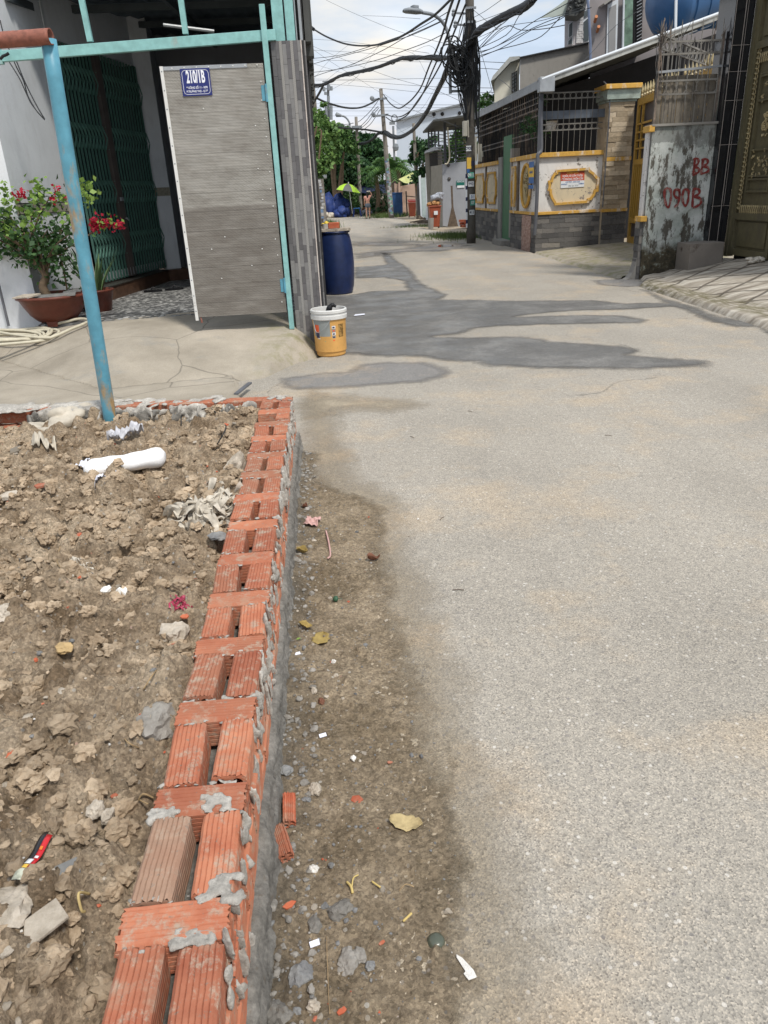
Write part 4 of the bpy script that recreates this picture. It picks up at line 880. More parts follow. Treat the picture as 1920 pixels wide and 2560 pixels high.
# --------- steel gate frame of the house: beam, droppers, hinge post
fr = thing('steel_gateway', 'pale teal steel framework with long beam across the porch opening', 'gateway', (-1.4, 7.58, .3))
b = MB(); b.obox(A(5, 154, 7.56), A(690, 100, 7.56)-A(5, 154, 7.56), (0, .05, 0), (0, 0, .082)); b.build('beam', 'teal', fr, bevel=.003)
b = MB(); b.bar((-1.82, 7.58, 2.74), (-1.85, 7.58, 3.52), .045); b.build('upright', 'teal', fr)
b = MB(); b.bar((-1.01, 7.58, 2.77), (-1.02, 7.58, 3.52), .045); b.build('upright', 'teal', fr)
b = MB(); b.bar((-2.60, 7.58, 2.60), (-2.62, 7.58, 3.52), .05); b.build('upright', 'teal', fr)
b = MB(); b.bar((-.338, 7.555, .24), (-.338, 7.555, 2.96), .048); b.build('hinge_post', 'teal', fr, bevel=.003)
b = MB(); b.tube([A(0, 148, 7.5), A(8, 140, 7.5), A(16, 137, 7.5), A(22, 133, 7.5)], .012, 6); b.build('wire_tie', 'cable', fr)
# --------- the open gate leaf
lf = thing('gate_leaf', 'open gate leaf of grey perforated sheet metal with white left edge and blue number plate', 'gate leaf', (-.8, 7.56, .4))
LX0, LX1, LZ0, LZ1 = -1.262, -.375, .405, 2.53
b = MB(); nxx, nz = 10, 24; vs = []
b.box(LX0+.02, LX1, 7.55, 7.56, LZ0, LZ1); 
for k in range(13): z = LZ0+(LZ1-LZ0)*(k+.5)/13; b.box(LX0+.02, LX1-.002, 7.5485, 7.5505, z+.05, z+.053)
b.build('sheet', 'perf', lf)
b = MB(); b.box(LX0-.004, LX0+.024, 7.543, 7.575, LZ0-.03, LZ1+.004); b.build('edge_angle', 'alu', lf)
b = MB(); b.box(LX0+.02, LX1, 7.561, 7.59, LZ0, LZ0+.04); b.box(LX0+.02, LX1, 7.561, 7.59, LZ1-.04, LZ1); b.box(LX0+.42, LX0+.46, 7.561, 7.59, LZ0+.04, LZ1-.04); b.box(LX1-.03, LX1, 7.561, 7.59, LZ0+.04, LZ1-.04); b.build('back_frame', 'galv', lf)
b = MB(); b.box(LX0+.024, LX1-.14, 7.5445, 7.5498, LZ1-.028, LZ1+.001); b.build('top_strip', 'galv', lf)
def rivet(x, y, z, mt): b = MB(); b.lathe([(0, .0035), (.0045, .002), (.006, 0)], (x, y, z), 8, (0, -1, 0)); b.build('rivet', mt, lf)
for k in range(15): rivet(LX0+.01, 7.543, LZ0+.06+k*.145, 'lampgrey')
for k in range(8): rivet(LX0+.10+k*.105, 7.544, LZ1-.014, 'alu')
for k in range(14): rivet(LX1-.03-rnd(0, .012), 7.547, LZ0+.1+k*.145, 'alu')
for k in range(9): rivet(rnd(LX0+.2, LX1-.1), 7.547, rnd(LZ0+.1, LZ1-.3), 'alu')
for z in (2.30, .66):
    b = MB(); b.tube([(-.368, 7.535, z-.07), (-.368, 7.535, z+.07)], .011, 10); b.box(-.41, -.372, 7.543, 7.549, z-.06, z+.06); b.build('hinge', 'polepaint', lf)
b = MB(); b.tube([(LX0+.045, 7.56, LZ0), (LX0+.05, 7.56, LZ0-.055)], .008, 8); b.build('drop_bolt', 'pipe_rust', lf)
# number plate
PX0, PX1, PZ0, PZ1 = -1.096, -.842, 2.300, 2.509; py = 7.541
b = MB(); b.box(PX0, PX1, py, py+.004, PZ0, PZ1); pl = b.build('number_plate', 'sign_blue', lf)
b = MB(); ox = .013; ch = .024
ol = [(PX0+ox+ch, PZ0+ox), (PX1-ox-ch, PZ0+ox), (PX1-ox-ch*.3, PZ0+ox+ch*.3), (PX1-ox, PZ0+ox+ch), (PX1-ox, PZ1-ox-ch), (PX1-ox-ch*.3, PZ1-ox-ch*.3), (PX1-ox-ch, PZ1-ox), (PX0+ox+ch, PZ1-ox), (PX0+ox+ch*.3, PZ1-ox-ch*.3), (PX0+ox, PZ1-ox-ch), (PX0+ox, PZ0+ox+ch), (PX0+ox+ch*.3, PZ0+ox+ch*.3)]
for i in range(len(ol)): a, c = ol[i], ol[(i+1) % len(ol)]; b.bar((a[0], py-.0008, a[1]), (c[0], py-.0008, c[1]), .0030, .0016, up=(0, 1, 0))
b.build('border_line', 'sign_white', pl)
U_, V_ = (1, 0, 0), (0, 0, 1); cx = (PX0+PX1)/2
text('210/1B', (cx, py-.001, PZ0+.141), U_, V_, .128, 'sign_white', 'digits', pl, .0016, .44, .0045)
text('ĐƯỜNG SỐ 11 - KP8', (cx+.002, py-.001, PZ0+.062), U_, V_, .0235, 'sign_white', 'street_line', pl, .0014, .86, .0004)
text('P.TRƯỜNG THỌ - Q.TĐ', (cx+.002, py-.001, PZ0+.034), U_, V_, .0225, 'sign_white', 'ward_line', pl, .0014, .78, .0004)
# --------- blue pole with the rusted pipe rail
bp = thing('pipe_post', 'leaning blue painted pipe post standing in the rubble with a rusty pipe rail on top', 'post', (-1.357, 4.5, .15))
b = MB(); q0, q1 = Vector((-1.357, 4.5, .12)), A(121, 98, 4.5); b.tube([q0.lerp(q1, t) for t in np.linspace(0, 1, 12)], .0385, 20); b.build('post', 'polepaint', bp, smooth=True)
b = MB(); e0 = A(128, 91, 4.46); e1 = e0+(A(-180, 114, 4.55)-e0).normalized()*2.4; dn = (e1-e0).normalized()
prof = [(.031, .004), (.036, 0), (.0365, .02), (.0365, 2.4)]; b.lathe([(.031, .10)]+prof, e0, 24, dn); b.build('pipe_rail', 'pipe_rust', bp, smooth=True)
# thin cables drooping across the front wall
for i, P in enumerate(([(0, 50), (12, 95), (40, 165), (58, 200), (70, 240), (90, 275), (112, 300)], [(20, 150), (48, 195), (62, 225), (80, 262), (112, 300)], [(40, 150), (58, 195), (75, 232), (95, 270), (112, 298)])):
    b = MB(); b.tube(spline([A(x, y, 8.62+.1*k/len(P)) for k, (x, y) in enumerate(P)]), .006, 6); b.build('wall_wire', 'wirethin', loc=A(*P[0], 8.6), label=['thick dark wire drooping down the white wall behind the pipe rail', 'thin wire sagging below the teal beam, left of the pair', 'thin wire sagging below the teal beam, right of the pair'][i], cat='wire')
# --------- sandals on the porch
for i, (x, y) in enumerate(((-2.40, 11.1), (-2.12, 11.2))):
    c = Vector((x, y, .305)); b = MB(); pts = []
    for k in range(20):
        a = 2*math.pi*k/20; pts.append((.13*math.cos(a), .045*math.sin(a)*(1+.18*math.cos(a))))
    b.prism(pts, c, (1, .1*i, 0), (-.1*i, 1, 0), (0, 0, .022)); b.tube([c+Vector((-.03, -.045, .02)), c+Vector((.0, -.02, .06)), c+Vector((.08, 0, .03))], .007, 6); b.tube([c+Vector((-.03, .045, .02)), c+Vector((.0, .02, .06)), c+Vector((.08, 0, .03))], .007, 6)
    b.build('sandal', 'black', loc=c, label=['left one of two black sandals on the pebble porch floor', 'right one of two black sandals on the pebble porch floor'][i], cat='sandal', group='pair of sandals')
# --------- hose coil
hc = Vector((-3.35, 8.1, .20)); b = MB(); pts = []
random.seed(4)
for k in range(100):
    a = k/100*5.4*2*math.pi; r = .34+.09*math.sin(a*.37)+.02*k/100; pts.append(hc+Vector((r*math.cos(a)*1.25+.06*math.sin(a*.21), r*.80*math.sin(a)+.05*math.cos(a*.3), .0+.03*(k/100)*3*abs(math.sin(a*.5))+.016)))
tail = [hc+Vector((.45, -.22, .05)), hc+Vector((.72, .0, .03)), hc+Vector((.83, .22, .035)), hc+Vector((.70, .38, .04)), hc+Vector((.45, .34, .04))]
pts = [Vector((p.x, p.y, max(p.z, apron_z(p.x, p.y)+.02+(p.z-.2)*.6))) for p in spline(pts+tail, 4)]
b.tube(pts, .0155, 8); b.build('garden_hose', 'hose', loc=hc, smooth=True, label='coiled cream rubber hose lying on the concrete beside the plant pot', cat='hose')
# --------- bougainvillea in the big clay bowl
pc = Vector((-2.94, 8.62, 0)); pz = apron_z(pc.x, pc.y); pot = thing('bougainvillea', 'flowering bougainvillea with crimson blooms in a wide brown clay bowl', 'potted plant', (pc.x, pc.y, pz))
b = MB(); R = .36; H = .33
b.lathe([(0, .05), (.20, .05), (.27, .12), (.325, .22), (.355, .285), (.38, .29), (.385, .315), (.365, .322), (.345, .315), (.30, .20), (0, .18)], (pc.x, pc.y, pz), 40); b.build('bowl', 'ceramic', pot, smooth=True)
for k in range(3):
    a = -math.pi/2+k*2*math.pi/3; c = Vector((pc.x+.17*math.cos(a), pc.y+.17*math.sin(a), pz)); b = MB(); u = Vector((math.cos(a), math.sin(a), 0)); v = Vector((-u.y, u.x, 0)); b.prism([(-.05, .0), (.05, 0), (.065, .10), (-.065, .10)], c-u*.02, v, (0, 0, 1), u*.05); b.build('foot', 'ceramic', pot)
b = MB(); b.lathe([(0, .275), (.338, .27)], (pc.x, pc.y, pz), 24); b.build('potting_soil', 'dirt', pot)
trk = spline([(pc.x-.02, pc.y-.05, pz+.27), (pc.x-.07, pc.y-.04, pz+.40), (pc.x-.02, pc.y-.02, pz+.52), (pc.x-.10, pc.y, pz+.66), (pc.x-.13, pc.y+.02, pz+.85)], 5)
b = MB(); b.tube(trk, list(np.linspace(.05, .028, len(trk))), 10)
random.seed(31); tips = []
for k in range(26):
    s0 = Vector(trk[random.randint(10, len(trk)-1)]); d = Vector((rnd(-.62, .42), rnd(-.30, .34), rnd(.12, .52))); q = s0+d; m_ = s0.lerp(q, .5)+Vector((0, 0, rnd(-.02, .10)))
    b.tube(spline([s0, m_, q], 3), [.013, .012, .011, .009, .008, .006, .004], 5, False); tips += [m_, q, m_.lerp(q, .5)]
b.tube(spline([(pc.x+.16, pc.y, pz+.27), (pc.x+.17, pc.y, pz+.5), (pc.x+.16, pc.y+.02, pz+.72)], 4), .010, 6); tips += [Vector((pc.x+.16, pc.y, pz+.62)), Vector((pc.x+.14, pc.y, pz+.5)), Vector((pc.x+.20, pc.y, pz+.36))]
q = [Vector((pc.x+.10, pc.y, pz+.72)), Vector((pc.x+.32, pc.y-.06, pz+.80)), A(262, 562, 8.5)]; b.tube(spline(q, 3), .008, 5); b.build('trunk', 'bark', pot, smooth=True)
g = np.random.default_rng(5); T = np.array([tuple(t) for t in tips])
def near(T, n, s, sd): g = np.random.default_rng(sd); return T[g.integers(0, len(T), n)]+g.normal(size=(n, 3))*s
pts = near(T, 1500, .075, 1); leaves('foliage', 'leafboug', pts, .062, pot, 3, .35, aspect=.75)
yt = np.array([tuple(A(x, y, 8.5)) for x, y in ((5, 470), (15, 490), (30, 500), (50, 520), (90, 460), (95, 470), (110, 480), (135, 500), (200, 470), (210, 475), (222, 475), (215, 500), (168, 545), (30, 575), (45, 590), (10, 540), (160, 500), (90, 490), (8, 515), (75, 545), (150, 480), (100, 530))])
leaves('young_foliage', 'leafyoung', near(yt, 330, .045, 2), .058, pot, 4, .2, aspect=.8)
fl = np.array([tuple(A(x, y, 8.42)) for x, y in ((42, 486), (50, 482), (58, 490), (62, 484), (45, 492), (165, 495), (134, 499), (142, 470))])
leaves('blossom', 'bract', near(fl, 90, .018, 7), .032, pot, 8, 0, aspect=.95)
fl = np.array([tuple(A(x, y, 8.45)) for x, y in ((230, 556), (240, 552), (256, 550), (262, 558), (280, 550), (283, 566), (236, 568), (244, 570), (300, 560), (268, 560), (250, 560))])
leaves('blossom', 'bract', near(fl, 200, .020, 9), .036, pot, 10, 0, aspect=.95); leaves('young_foliage', 'leafyoung', near(fl, 45, .035, 19), .05, pot, 11, .3, aspect=.8)
sl_ = [((-.02, -.19), .30, .16, -.1, 'slate'), ((.20, -.22), .24, .14, .35, 'slate'), ((-.18, -.24), .26, .15, -.3, 'stone'), ((.24, -.02), .20, .14, .1, 'slate')]
for i, ((dx, dy), L, Wd, a, mt) in enumerate(sl_):
    c = Vector((pc.x+dx, pc.y+dy, pz+.312+.010*i)); u = Vector((math.cos(a), math.sin(a), .05)); v = Vector((-math.sin(a), math.cos(a), .10)); b = MB()
    b.prism([(-L/2, -Wd/2), (L*.42, -Wd/2-.01), (L/2, Wd*.35), (-L*.38, Wd/2)], c, u, v, (0, 0, .014)); b.build('tile_shard', mt, loc=c, label=['large grey tile shard against the trunk in the clay bowl', 'grey tile shard at the right rim of the clay bowl', 'tan tile shard at the left rim of the clay bowl', 'dark tile shard behind the others in the clay bowl'][i], cat='tile shard', group='tile shards on the clay bowl')
# second pot with sword-leaved plant, further back
c = Vector((-2.68, 9.35, .30)); sp = thing('sword_plant', 'striped sword-leaved plant in a dark red pot behind the clay bowl', 'potted plant', c)
b = MB(); b.lathe([(0, 0), (.14, 0), (.19, .22), (.21, .24), (.19, .25), (.17, .2), (0, .2)], c, 24); b.build('pot', 'ceramic', sp, smooth=True)
b = MB(); random.seed(3)
for k in range(22):
    a = rnd(0, 6.28); L = rnd(.30, .62); u = Vector((math.cos(a)*.35, math.sin(a)*.35, 1)).normalized(); s = Vector((-math.sin(a), math.cos(a), 0)); w_ = .022; p = c+Vector((math.cos(a)*.06, math.sin(a)*.06, .2)); bow = Vector((math.cos(a), math.sin(a), -.2))*.10
    P = [p+u*L*t+bow*t*t for t in (0, .35, .7, 1)]; ww = (w_*.6, w_, w_*.8, .002); vs = []
    for q_, h_ in zip(P, ww): vs += [q_-s*h_, q_+s*h_]
    b.add(vs, [(0, 1, 3, 2), (2, 3, 5, 4), (4, 5, 7, 6)])
b.build('sword_leaf', 'snake', sp)
# grey pole leaning on the front wall at the far left
b = MB(); b.tube([A(22, 815, 8.6), A(-6, 700, 8.65), A(-60, 520, 8.68)], .014, 8); b.build('leaning_rod', 'pvc', loc=A(22, 815, 8.6), label='dark grey rod leaning against the white wall above the hose', cat='rod')
# --------- paint bucket
c = Vector((.035, 7.36, 0)); bk = thing('paint_bucket', 'orange and grey paint bucket with white rim standing at the tiled pillar', 'bucket', c)
r0, r1, h = .142, .163, .445
b = MB(); b.lathe([(0, .004), (r0-.01, 0), (r0, .012), (r1, h-.09), (r1-.006, h-.09), (r1-.01, .05), (0, .03)], c, 48); b.build('body', 'bucket', bk, smooth=False); shade(bk.children[0], 35)
b = MB(); b.lathe([(r1, h-.092), (r1+.012, h-.088), (r1+.013, h-.055), (r1+.006, h-.052), (r1+.006, h-.035), (r1+.014, h-.03), (r1+.014, h-.008), (r1+.006, h), (r1-.004, h-.002), (r1-.009, h-.09)], c, 48); o = b.build('rim', 'bucketrim', bk); shade(o, 35)
def wrap(a0, a1, z0, z1, mat, name, par, rr=.0012, n=10):
    b = MB(); vs = []
    for k in range(n+1):
        a = a0+(a1-a0)*k/n
        for z in (z0, z1): r = r0+(r1-r0)*z/(h-.09)+rr; vs.append(c+Vector((math.sin(a)*r, -math.cos(a)*r, z)))
    b.add(vs, [(2*k, 2*k+2, 2*k+3, 2*k+1) for k in range(n)]); return b.build(name, mat, par)
g1_ = wrap(-1.2, .02, .20, .352, 'label_grey', 'grey_label', bk, .0014)
wrap(-1.05, -.70, .235, .31, 'label_orange', 'orange_mark', bk, .002); wrap(-1.0, -.72, .185, .232, 'label_dark', 'dark_mark', bk, .0022); wrap(-.85, -.68, .13, .185, 'label_white', 'white_mark', bk, .002); wrap(-.42, -.22, .135, .165, 'label_white', 'round_mark', bk, .002); wrap(-.38, -.30, .143, .157, 'label_green', 'green_dot', bk, .003)
for k in range(8):
    z = .055+k*.031; wrap(.12, .34, z, z+.027, 'label_white' if k % 2 else 'label_grey', 'print_strip', bk, .0018, 3); wrap(.16, .29, z+.006, z+.019, 'label_dark' if k % 3 else 'label_orange', 'print_mark', bk, .0030, 3)
wrap(.55, .95, .05, .31, simple('faded_brown_print', (.42, .25, .08, 1), .6, .4, 40, 0, grime='6b5026', gsc=30, glo=.45, ghi=.55), 'small_print', bk, .0016)
b = MB(); b.tube(spline([c+Vector((-.15, -.08, h-.10)), c+Vector((-.13, -.125, h-.20)), c+Vector((-.06, -.175, h-.165)), c+Vector((0.0, -.185, h-.10)), c+Vector((.01, -.18, h-.075))], 5), .0025, 6); b.build('handle', 'galv', bk)
b = MB(); cc = c+Vector((.01, 0, h-.07)); random.seed(8)
for q in range(14): b.blob(cc+Vector((rnd(-.05, .05), rnd(-.05, .04), rnd(-.06, .02))), (.045, .03, .03), .4, 2)
b.tube(spline([cc+Vector((-.02, -.02, 0)), cc+Vector((.0, -.03, .07)), cc+Vector((.03, -.03, .10)), cc+Vector((.065, -.03, .085))], 4), [.03]*6+[.022]*4+[.014]*3, 8); b.build('wet_rag', 'black', loc=cc, smooth=True, label='black cloth bunched inside the paint bucket', cat='cloth')
# --------- blue barrel with slab, brick and yellow bag
c = Vector((.235, 12.25, 0)); br = thing('plastic_barrel', 'tall dark blue plastic barrel standing against the left wall', 'barrel', c)
b = MB(); b.lathe([(0, 0), (.215, 0), (.235, .015), (.238, .03), (.262, .12), (.276, .28), (.282, .46), (.272, .66), (.25, .80), (.232, .875), (.218, .885), (.218, .90), (.236, .905), (.236, .925), (.222, .93), (.21, .925), (0, .925)], c, 56); o = b.build('body', 'barrel', br); shade(o, 30)
b = MB(); b.lathe([(.23, .905), (.242, .905), (.242, .925), (.23, .925)], c, 48); b.build('clamp_ring', 'barrel', br, smooth=True)
b = MB(); random.seed(2); b.prism([(-.24, -.17), (.05, -.20), (.25, -.15), (.24, .12), (.02, .19), (-.22, .16)], c+Vector((0, -.02, .932)), (1, 0, 0), (0, 1, 0), (0, 0, .038))
for k in range(26): b.blob(c+Vector((rnd(-.22, .23), -.19+rnd(0, .05), .95)), (.03, .012, .014), .5, 1)
b.build('stone_slab', 'stone', loc=c+Vector((0, 0, .93)), label='broken pale stone slab lying on top of the blue barrel', cat='slab')
put(brick_mesh(.17, .09, .085, 'barrel_brick', 'brick_red', 4), 'loose_brick', None, (.235, 12.14, .972), math.pi/2+.06); tag(bpy.data.objects[-1] if False else COL.objects[-1], 'brown red brick lying on the slab on the blue barrel', 'brick')
b = MB(); 
for k in range(8): b.blob((.115+rnd(-.03, .03), 12.3+rnd(-.03, .03), 1.035+rnd(-.01, .02)), (.04, .035, .026), .4, 2)
b.build('yellow_bag', simple('yellow_plastic_bag', (.70, .52, .06, 1), .5, .2, 20), loc=(.115, 12.3, 1.0), smooth=True, label='crumpled yellow plastic bag on a white tub', cat='bag')
b = MB(); b.lathe([(0, 0), (.05, 0), (.062, .07), (.055, .07), (.045, .01), (0, .01)], (.115, 12.28, .97), 20); b.build('white_tub', 'bucketrim', loc=(.115, 12.28, .97), label='small white tub beside the brick on the barrel', cat='tub')
b = MB(); p = G(898, 787, .012); b.prism([(-.07, -.05), (.07, -.03), (.075, .05), (-.05, .05)], p, (1, 0, .02), (0, 1, .02), (0, 0, .003)); b.build('paper_scrap', 'papers', loc=p, label='flat white paper scrap on the wet asphalt right of the bucket', cat='paper')
# ================= right side of the street
random.seed(51)
def pp(mb, px, Y, d, z0=None):
    """outline given in photo pixels lying in the plane at depth Y, extruded away by d"""
    P = [A(x, y, Y) for x, y in px]; sx = max(p.x for p in P)/Y if d > .45 else 0    # deep bodies run back at a slant, as the lane does
    return mb.prism([(p.x, p.z) for p in P], (0, Y, 0), (1, 0, 0), (0, 0, 1), (d*sx, d, 0))
def stonework(mb, o, u, L, H, n, bw, bh, proud=.012, base=.02, jit=.25, ztop=None):
    """coursed blocks on a wall face: origin o, run direction u, outward normal n"""
    o, u, n = Vector(o), Vector(u).normalized(), Vector(n).normalized(); z = 0; r = 0
    while z < H-.01:
        h = min(bh, H-z); t = -rnd(0, bw)*.9
        while t < L:
            w = bw*rnd(1-jit, 1+jit); a, b = max(0, t), min(L, t+w)
            if b-a > .015:
                p = rnd(.2, 1)*proud; q = o+u*(a+.002)+Vector((0, 0, z+.002)); mb.obox(q-n*base, u*(b-a-.004), n*(base+p), (0, 0, h-.004))
            t += w
        z += h
def ring(mb, c, r, u, v, th=.006, n=12):
    mb.tube([Vector(c)+Vector(u)*r*math.cos(2*math.pi*k/n)+Vector(v)*r*math.sin(2*math.pi*k/n) for k in range(n+1)], th, 4, False)
def grille(name, o, u, L, z0, z1, sp, par, mat='dark_iron', circ=True, spike=.16, t=.012, rails=None):
    o, u = Vector(o), Vector(u).normalized(); mb = MB(); n = int(L/sp)
    for k in range(n+1):
        p = o+u*(k*sp); zt = z1+(spike if spike else 0)
        mb.tube([(p.x, p.y, z0), (p.x, p.y, zt-.05), (p.x, p.y, zt)], [t/2, t/2, .001], 5)
    rs = rails if rails is not None else [z0+.42*(z1-z0)*.9, z0+.42*(z1-z0)*.9+.115, z1-.115, z1]
    for z in rs: mb.bar((o.x, o.y, z), (o.x+u.x*L, o.y+u.y*L, z), .014, .024)
    if circ:
        for k in range(n):
            p = o+u*(k*sp+sp/2)
            for za, zb in zip(rs[::2], rs[1::2]): ring(mb, (p.x, p.y, (za+zb)/2), (zb-za)/2, u, (0, 0, 1), .005)
    return mb.build(name, mat, par)
# ---- yellow and white walled house
V = thing('walled_house', 'house behind a peeling white street wall with ochre trim, iron grilles and stone plinth', 'house', (5.0, 17.84, 0))
CX, CY = 4.97, 17.84; SPX = 6.48; XR = 6.45; YF = 25.2
w = MB(); w.box(CX+.02, XR, CY+.02, CY+.18, -.05, 2.0); w.build('street_wall', 'whitewall', V)
w = MB()
for a, b in ((CY+.18, 20.22), (21.72, YF)): w.box(CX+.02, CX+.18, a, b, -.05, 2.0)
w.build('side_wall', 'whitewall', V)
w = MB(); stonework(w, (CX-.005, CY, -.02), (1, 0, 0), SPX-CX, .82, (0, -1, 0), .34, .105, .016); w.build('stone_plinth', 'plinth', V)
w = MB(); stonework(w, (CX, CY-.005, -.02), (0, 1, 0), 20.25-CY, .82, (-1, 0, 0), .34, .105, .016); w.build('stone_plinth', 'plinth', V); w = MB(); stonework(w, (CX, 21.70, -.02), (0, 1, 0), YF-21.7, .82, (-1, 0, 0), .34, .105, .016); w.build('stone_plinth', 'plinth', V)
w = MB(); stonework(w, (CX-.02, 18.22, -.02), (0, 1, 0), .80, .80, (-1, 0, 0), .07, .035, .01); w.build('pink_tile_strip', 'pinktile', V)
def coping(z0, z1, pr, name):
    w = MB(); w.box(CX-pr, XR+.0, CY-pr, CY+.0, z0, z1)
    w.box(CX-pr, CX+.0, CY+.0, 20.26, z0, z1); w.box(CX-pr, CX, 21.68, YF, z0, z1)
    w.build(name, 'yellow', V, bevel=.008)
coping(.80, .865, .035, 'lower_band'); coping(1.985, 2.08, .05, 'coping')
w = MB(); w.box(CX, XR, CY, CY+.2, 2.0, 2.075); w.box(CX, CX+.2, CY+.2, 20.24, 2.0, 2.075); w.box(CX, CX+.2, 21.7, YF, 2.0, 2.075); w.build('wall_cap', 'yellow', V)
# big framed panel on the street face
def crp(x, y): return (1340+x*.12056, 380+y*.12056)
path = [(430, 395), (1085, 350), (1105, 395), (1190, 455), (1250, 530), (1290, 545), (1288, 640), (1270, 700), (1270, 800), (1222, 800), (1190, 890), (1130, 970), (1080, 985), (1075, 1030), (400, 1080), (385, 1040), (335, 960), (305, 870), (300, 790), (265, 780), (285, 690), (270, 615), (325, 600), (345, 520), (390, 450), (430, 440)]
P = [A(*crp(x, y), CY-.02) for x, y in path]; w = MB()
for i in range(len(P)):
    a, b = P[i], P[(i+1) % len(P)]; d = (b-a).normalized()*.022; a = Vector((a.x, CY-.024-.0006*(i % 2), a.z)); b = Vector((b.x, CY-.024-.0006*(i % 2), b.z)); d.y = 0; w.bar(a-d, b+d, .05, .05, up=(0, 1, 0))
w.build('panel_frame', 'yellow', V)
w = MB(); w.prism([(p.x, p.z) for p in P], (0, CY-.004, 0), (1, 0, 0), (0, 0, 1), (0, .02, 0)); w.build('panel_field', 'cream', V)
# left-wing panels and oval medallion
def wingframe(y0, y1, z0, z1):
    c = .12*(y1-y0); X_ = CX-.016; q = [(y0+c, z0), (y1-c, z0), (y1-c, z0+.1), (y1, z0+.22), (y1, z1-.22), (y1-c, z1-.1), (y1-c, z1), (y0+c, z1), (y0+c, z1-.1), (y0, z1-.22), (y0, z0+.22), (y0+c, z0+.1)]
    w = MB()
    for i in range(len(q)): a, b = q[i], q[(i+1) % len(q)]; dd = (Vector((0, b[0]-a[0], b[1]-a[1]))).normalized()*.02; w.bar(Vector((X_-.0006*(i % 2), *a))-dd, Vector((X_-.0006*(i % 2), *b))+dd, .05, .045, up=(1, 0, 0))
    w.build('panel_frame', 'yellow', V); w = MB(); w.prism(q, (CX-.003, 0, 0), (0, 1, 0), (0, 0, 1), (.02, 0, 0)); w.build('panel_field', 'cream', V)
wingframe(23.55, 24.85, 1.02, 1.80); wingframe(21.95, 23.15, 1.02, 1.80); wingframe(19.78, 20.15, .98, 1.86)
w = MB(); w.box(CX-.010, CX+.03, 23.28, 23.42, .80, 1.98); w.build('brown_strip', 'wood', V); w = MB(); w.box(CX-.01, CX+.03, 19.50, 19.66, .86, 1.98); w.build('brown_strip', 'wood', V)
w = MB(); c = Vector((CX-.012, 18.76, 1.42)); n = 28; ov = [(c.y+.40*math.cos(2*math.pi*k/n), c.z+.46*math.sin(2*math.pi*k/n)) for k in range(n)]
w.tube([(c.x-.01, y, z) for y, z in ov+[ov[0]]], .035, 8, False); w.build('oval_frame', 'yellow', V, smooth=True)
w = MB(); w.prism([(c.y+(y-c.y)*.95, c.z+(z-c.z)*.95) for y, z in ov], (CX-.001, 0, 0), (0, 1, 0), (0, 0, 1), (.02, 0, 0)); w.build('oval_field', 'gold', V)
w = MB(); random.seed(77)
for k in range(16): a = rnd(0, 6.28); r = rnd(.05, .27); w.tube(spline([(CX-.012, c.y+r*math.cos(a)*.8, c.z+r*math.sin(a)), (CX-.03, c.y+r*math.cos(a+.5)*.8, c.z+r*math.sin(a+.5)*1.1), (CX-.012, c.y+r*1.2*math.cos(a+1)*.8, c.z+r*1.2*math.sin(a+1))], 4), .016, 5)
w.build('relief_scroll', 'gold', V, smooth=True)
# green side door between dark jambs
w = MB(); w.box(CX+.03, CX+.09, 20.42, 21.30, .12, 2.62); dr = w.build('side_door', 'greendoor', V)
w = MB(); w.box(CX+.0, CX+.03, 20.5, 20.54, 1.25, 1.5); w.build('handle', 'dark_iron', dr)
w = MB(); w.box(CX-.01, CX+.2, 21.32, 21.72, -.02, 2.15); w.box(CX-.01, CX+.2, 20.24, 20.40, .2, 2.3); w.build('door_jamb', 'concrete', V)
w = MB(); w.box(CX-.25, CX+.2, 20.26, 21.3, -.03, .13); w.build('doorstep', 'concrete', V)
# grilles and the dark veranda behind
grille('grille', (CX+.04, CY+.05, 0), (1, 0, 0), 1.40, 2.08, 3.24, .128, V, mat=simple('pale_iron', (.21, .20, .18, 1), .6, .4, 6, 0, grime='3a2f26', glo=.5), spike=0)
grille('grille', (CX+.04, CY+.1, 0), (0, 1, 0), 7.2, 2.08, 2.95, .13, V, spike=.12)
w = MB()
for k in range(40): y = CY+.1+k*.185; w.tube([(CX-.02, y, 3.08), (CX-.03, y, 3.30), (CX-.13, y+.03, 3.38)], [.008, .008, .002], 4); w.tube([(CX-.03, y, 3.28), (CX+.06, y+.03, 3.40)], [.007, .001], 4); w.tube([(CX-.02, y+.09, 2.93), (CX-.02, y+.09, 3.1)], .006, 4)
for z in (2.95, 3.06, 3.17): w.bar((CX-.02, CY, z), (CX-.02, 25.2, z), .02, .02)
w.build('spiked_rail', 'dark_iron', V)
w = MB(); w.box(CX-.01, CX+.07, CY-.02, CY+.07, 2.05, 3.42); w.build('corner_stanchion', 'pvc', V)
w = MB(); w.box(CX+.05, XR+.3, CY+.1, CY+.16, 2.74, 2.90); w.build('inner_beam', simple('bluish_beam', (.13, .15, .18, 1), .6, .2), V)
w = MB(); w.prism([(5.2, 0), (11, 0), (11, 4.9), (7.4, 3.92), (5.2, 3.42)], (0, 21.2, 0), (1, 0, 0), (0, 0, 1), (0, .3, 0)); w.prism([(5.2, 0), (11, 0), (11, 4.9), (7.4, 3.92), (5.2, 3.42)], (0, 25, 0), (1, 0, 0), (0, 0, 1), (0, .3, 0)); w.box(5.9, 6.1, 21.5, 25, 0, 3.5); w.build('inner_shade_wall', 'dark', V)  # shade under the veranda roof put into these slabs' near-black colour
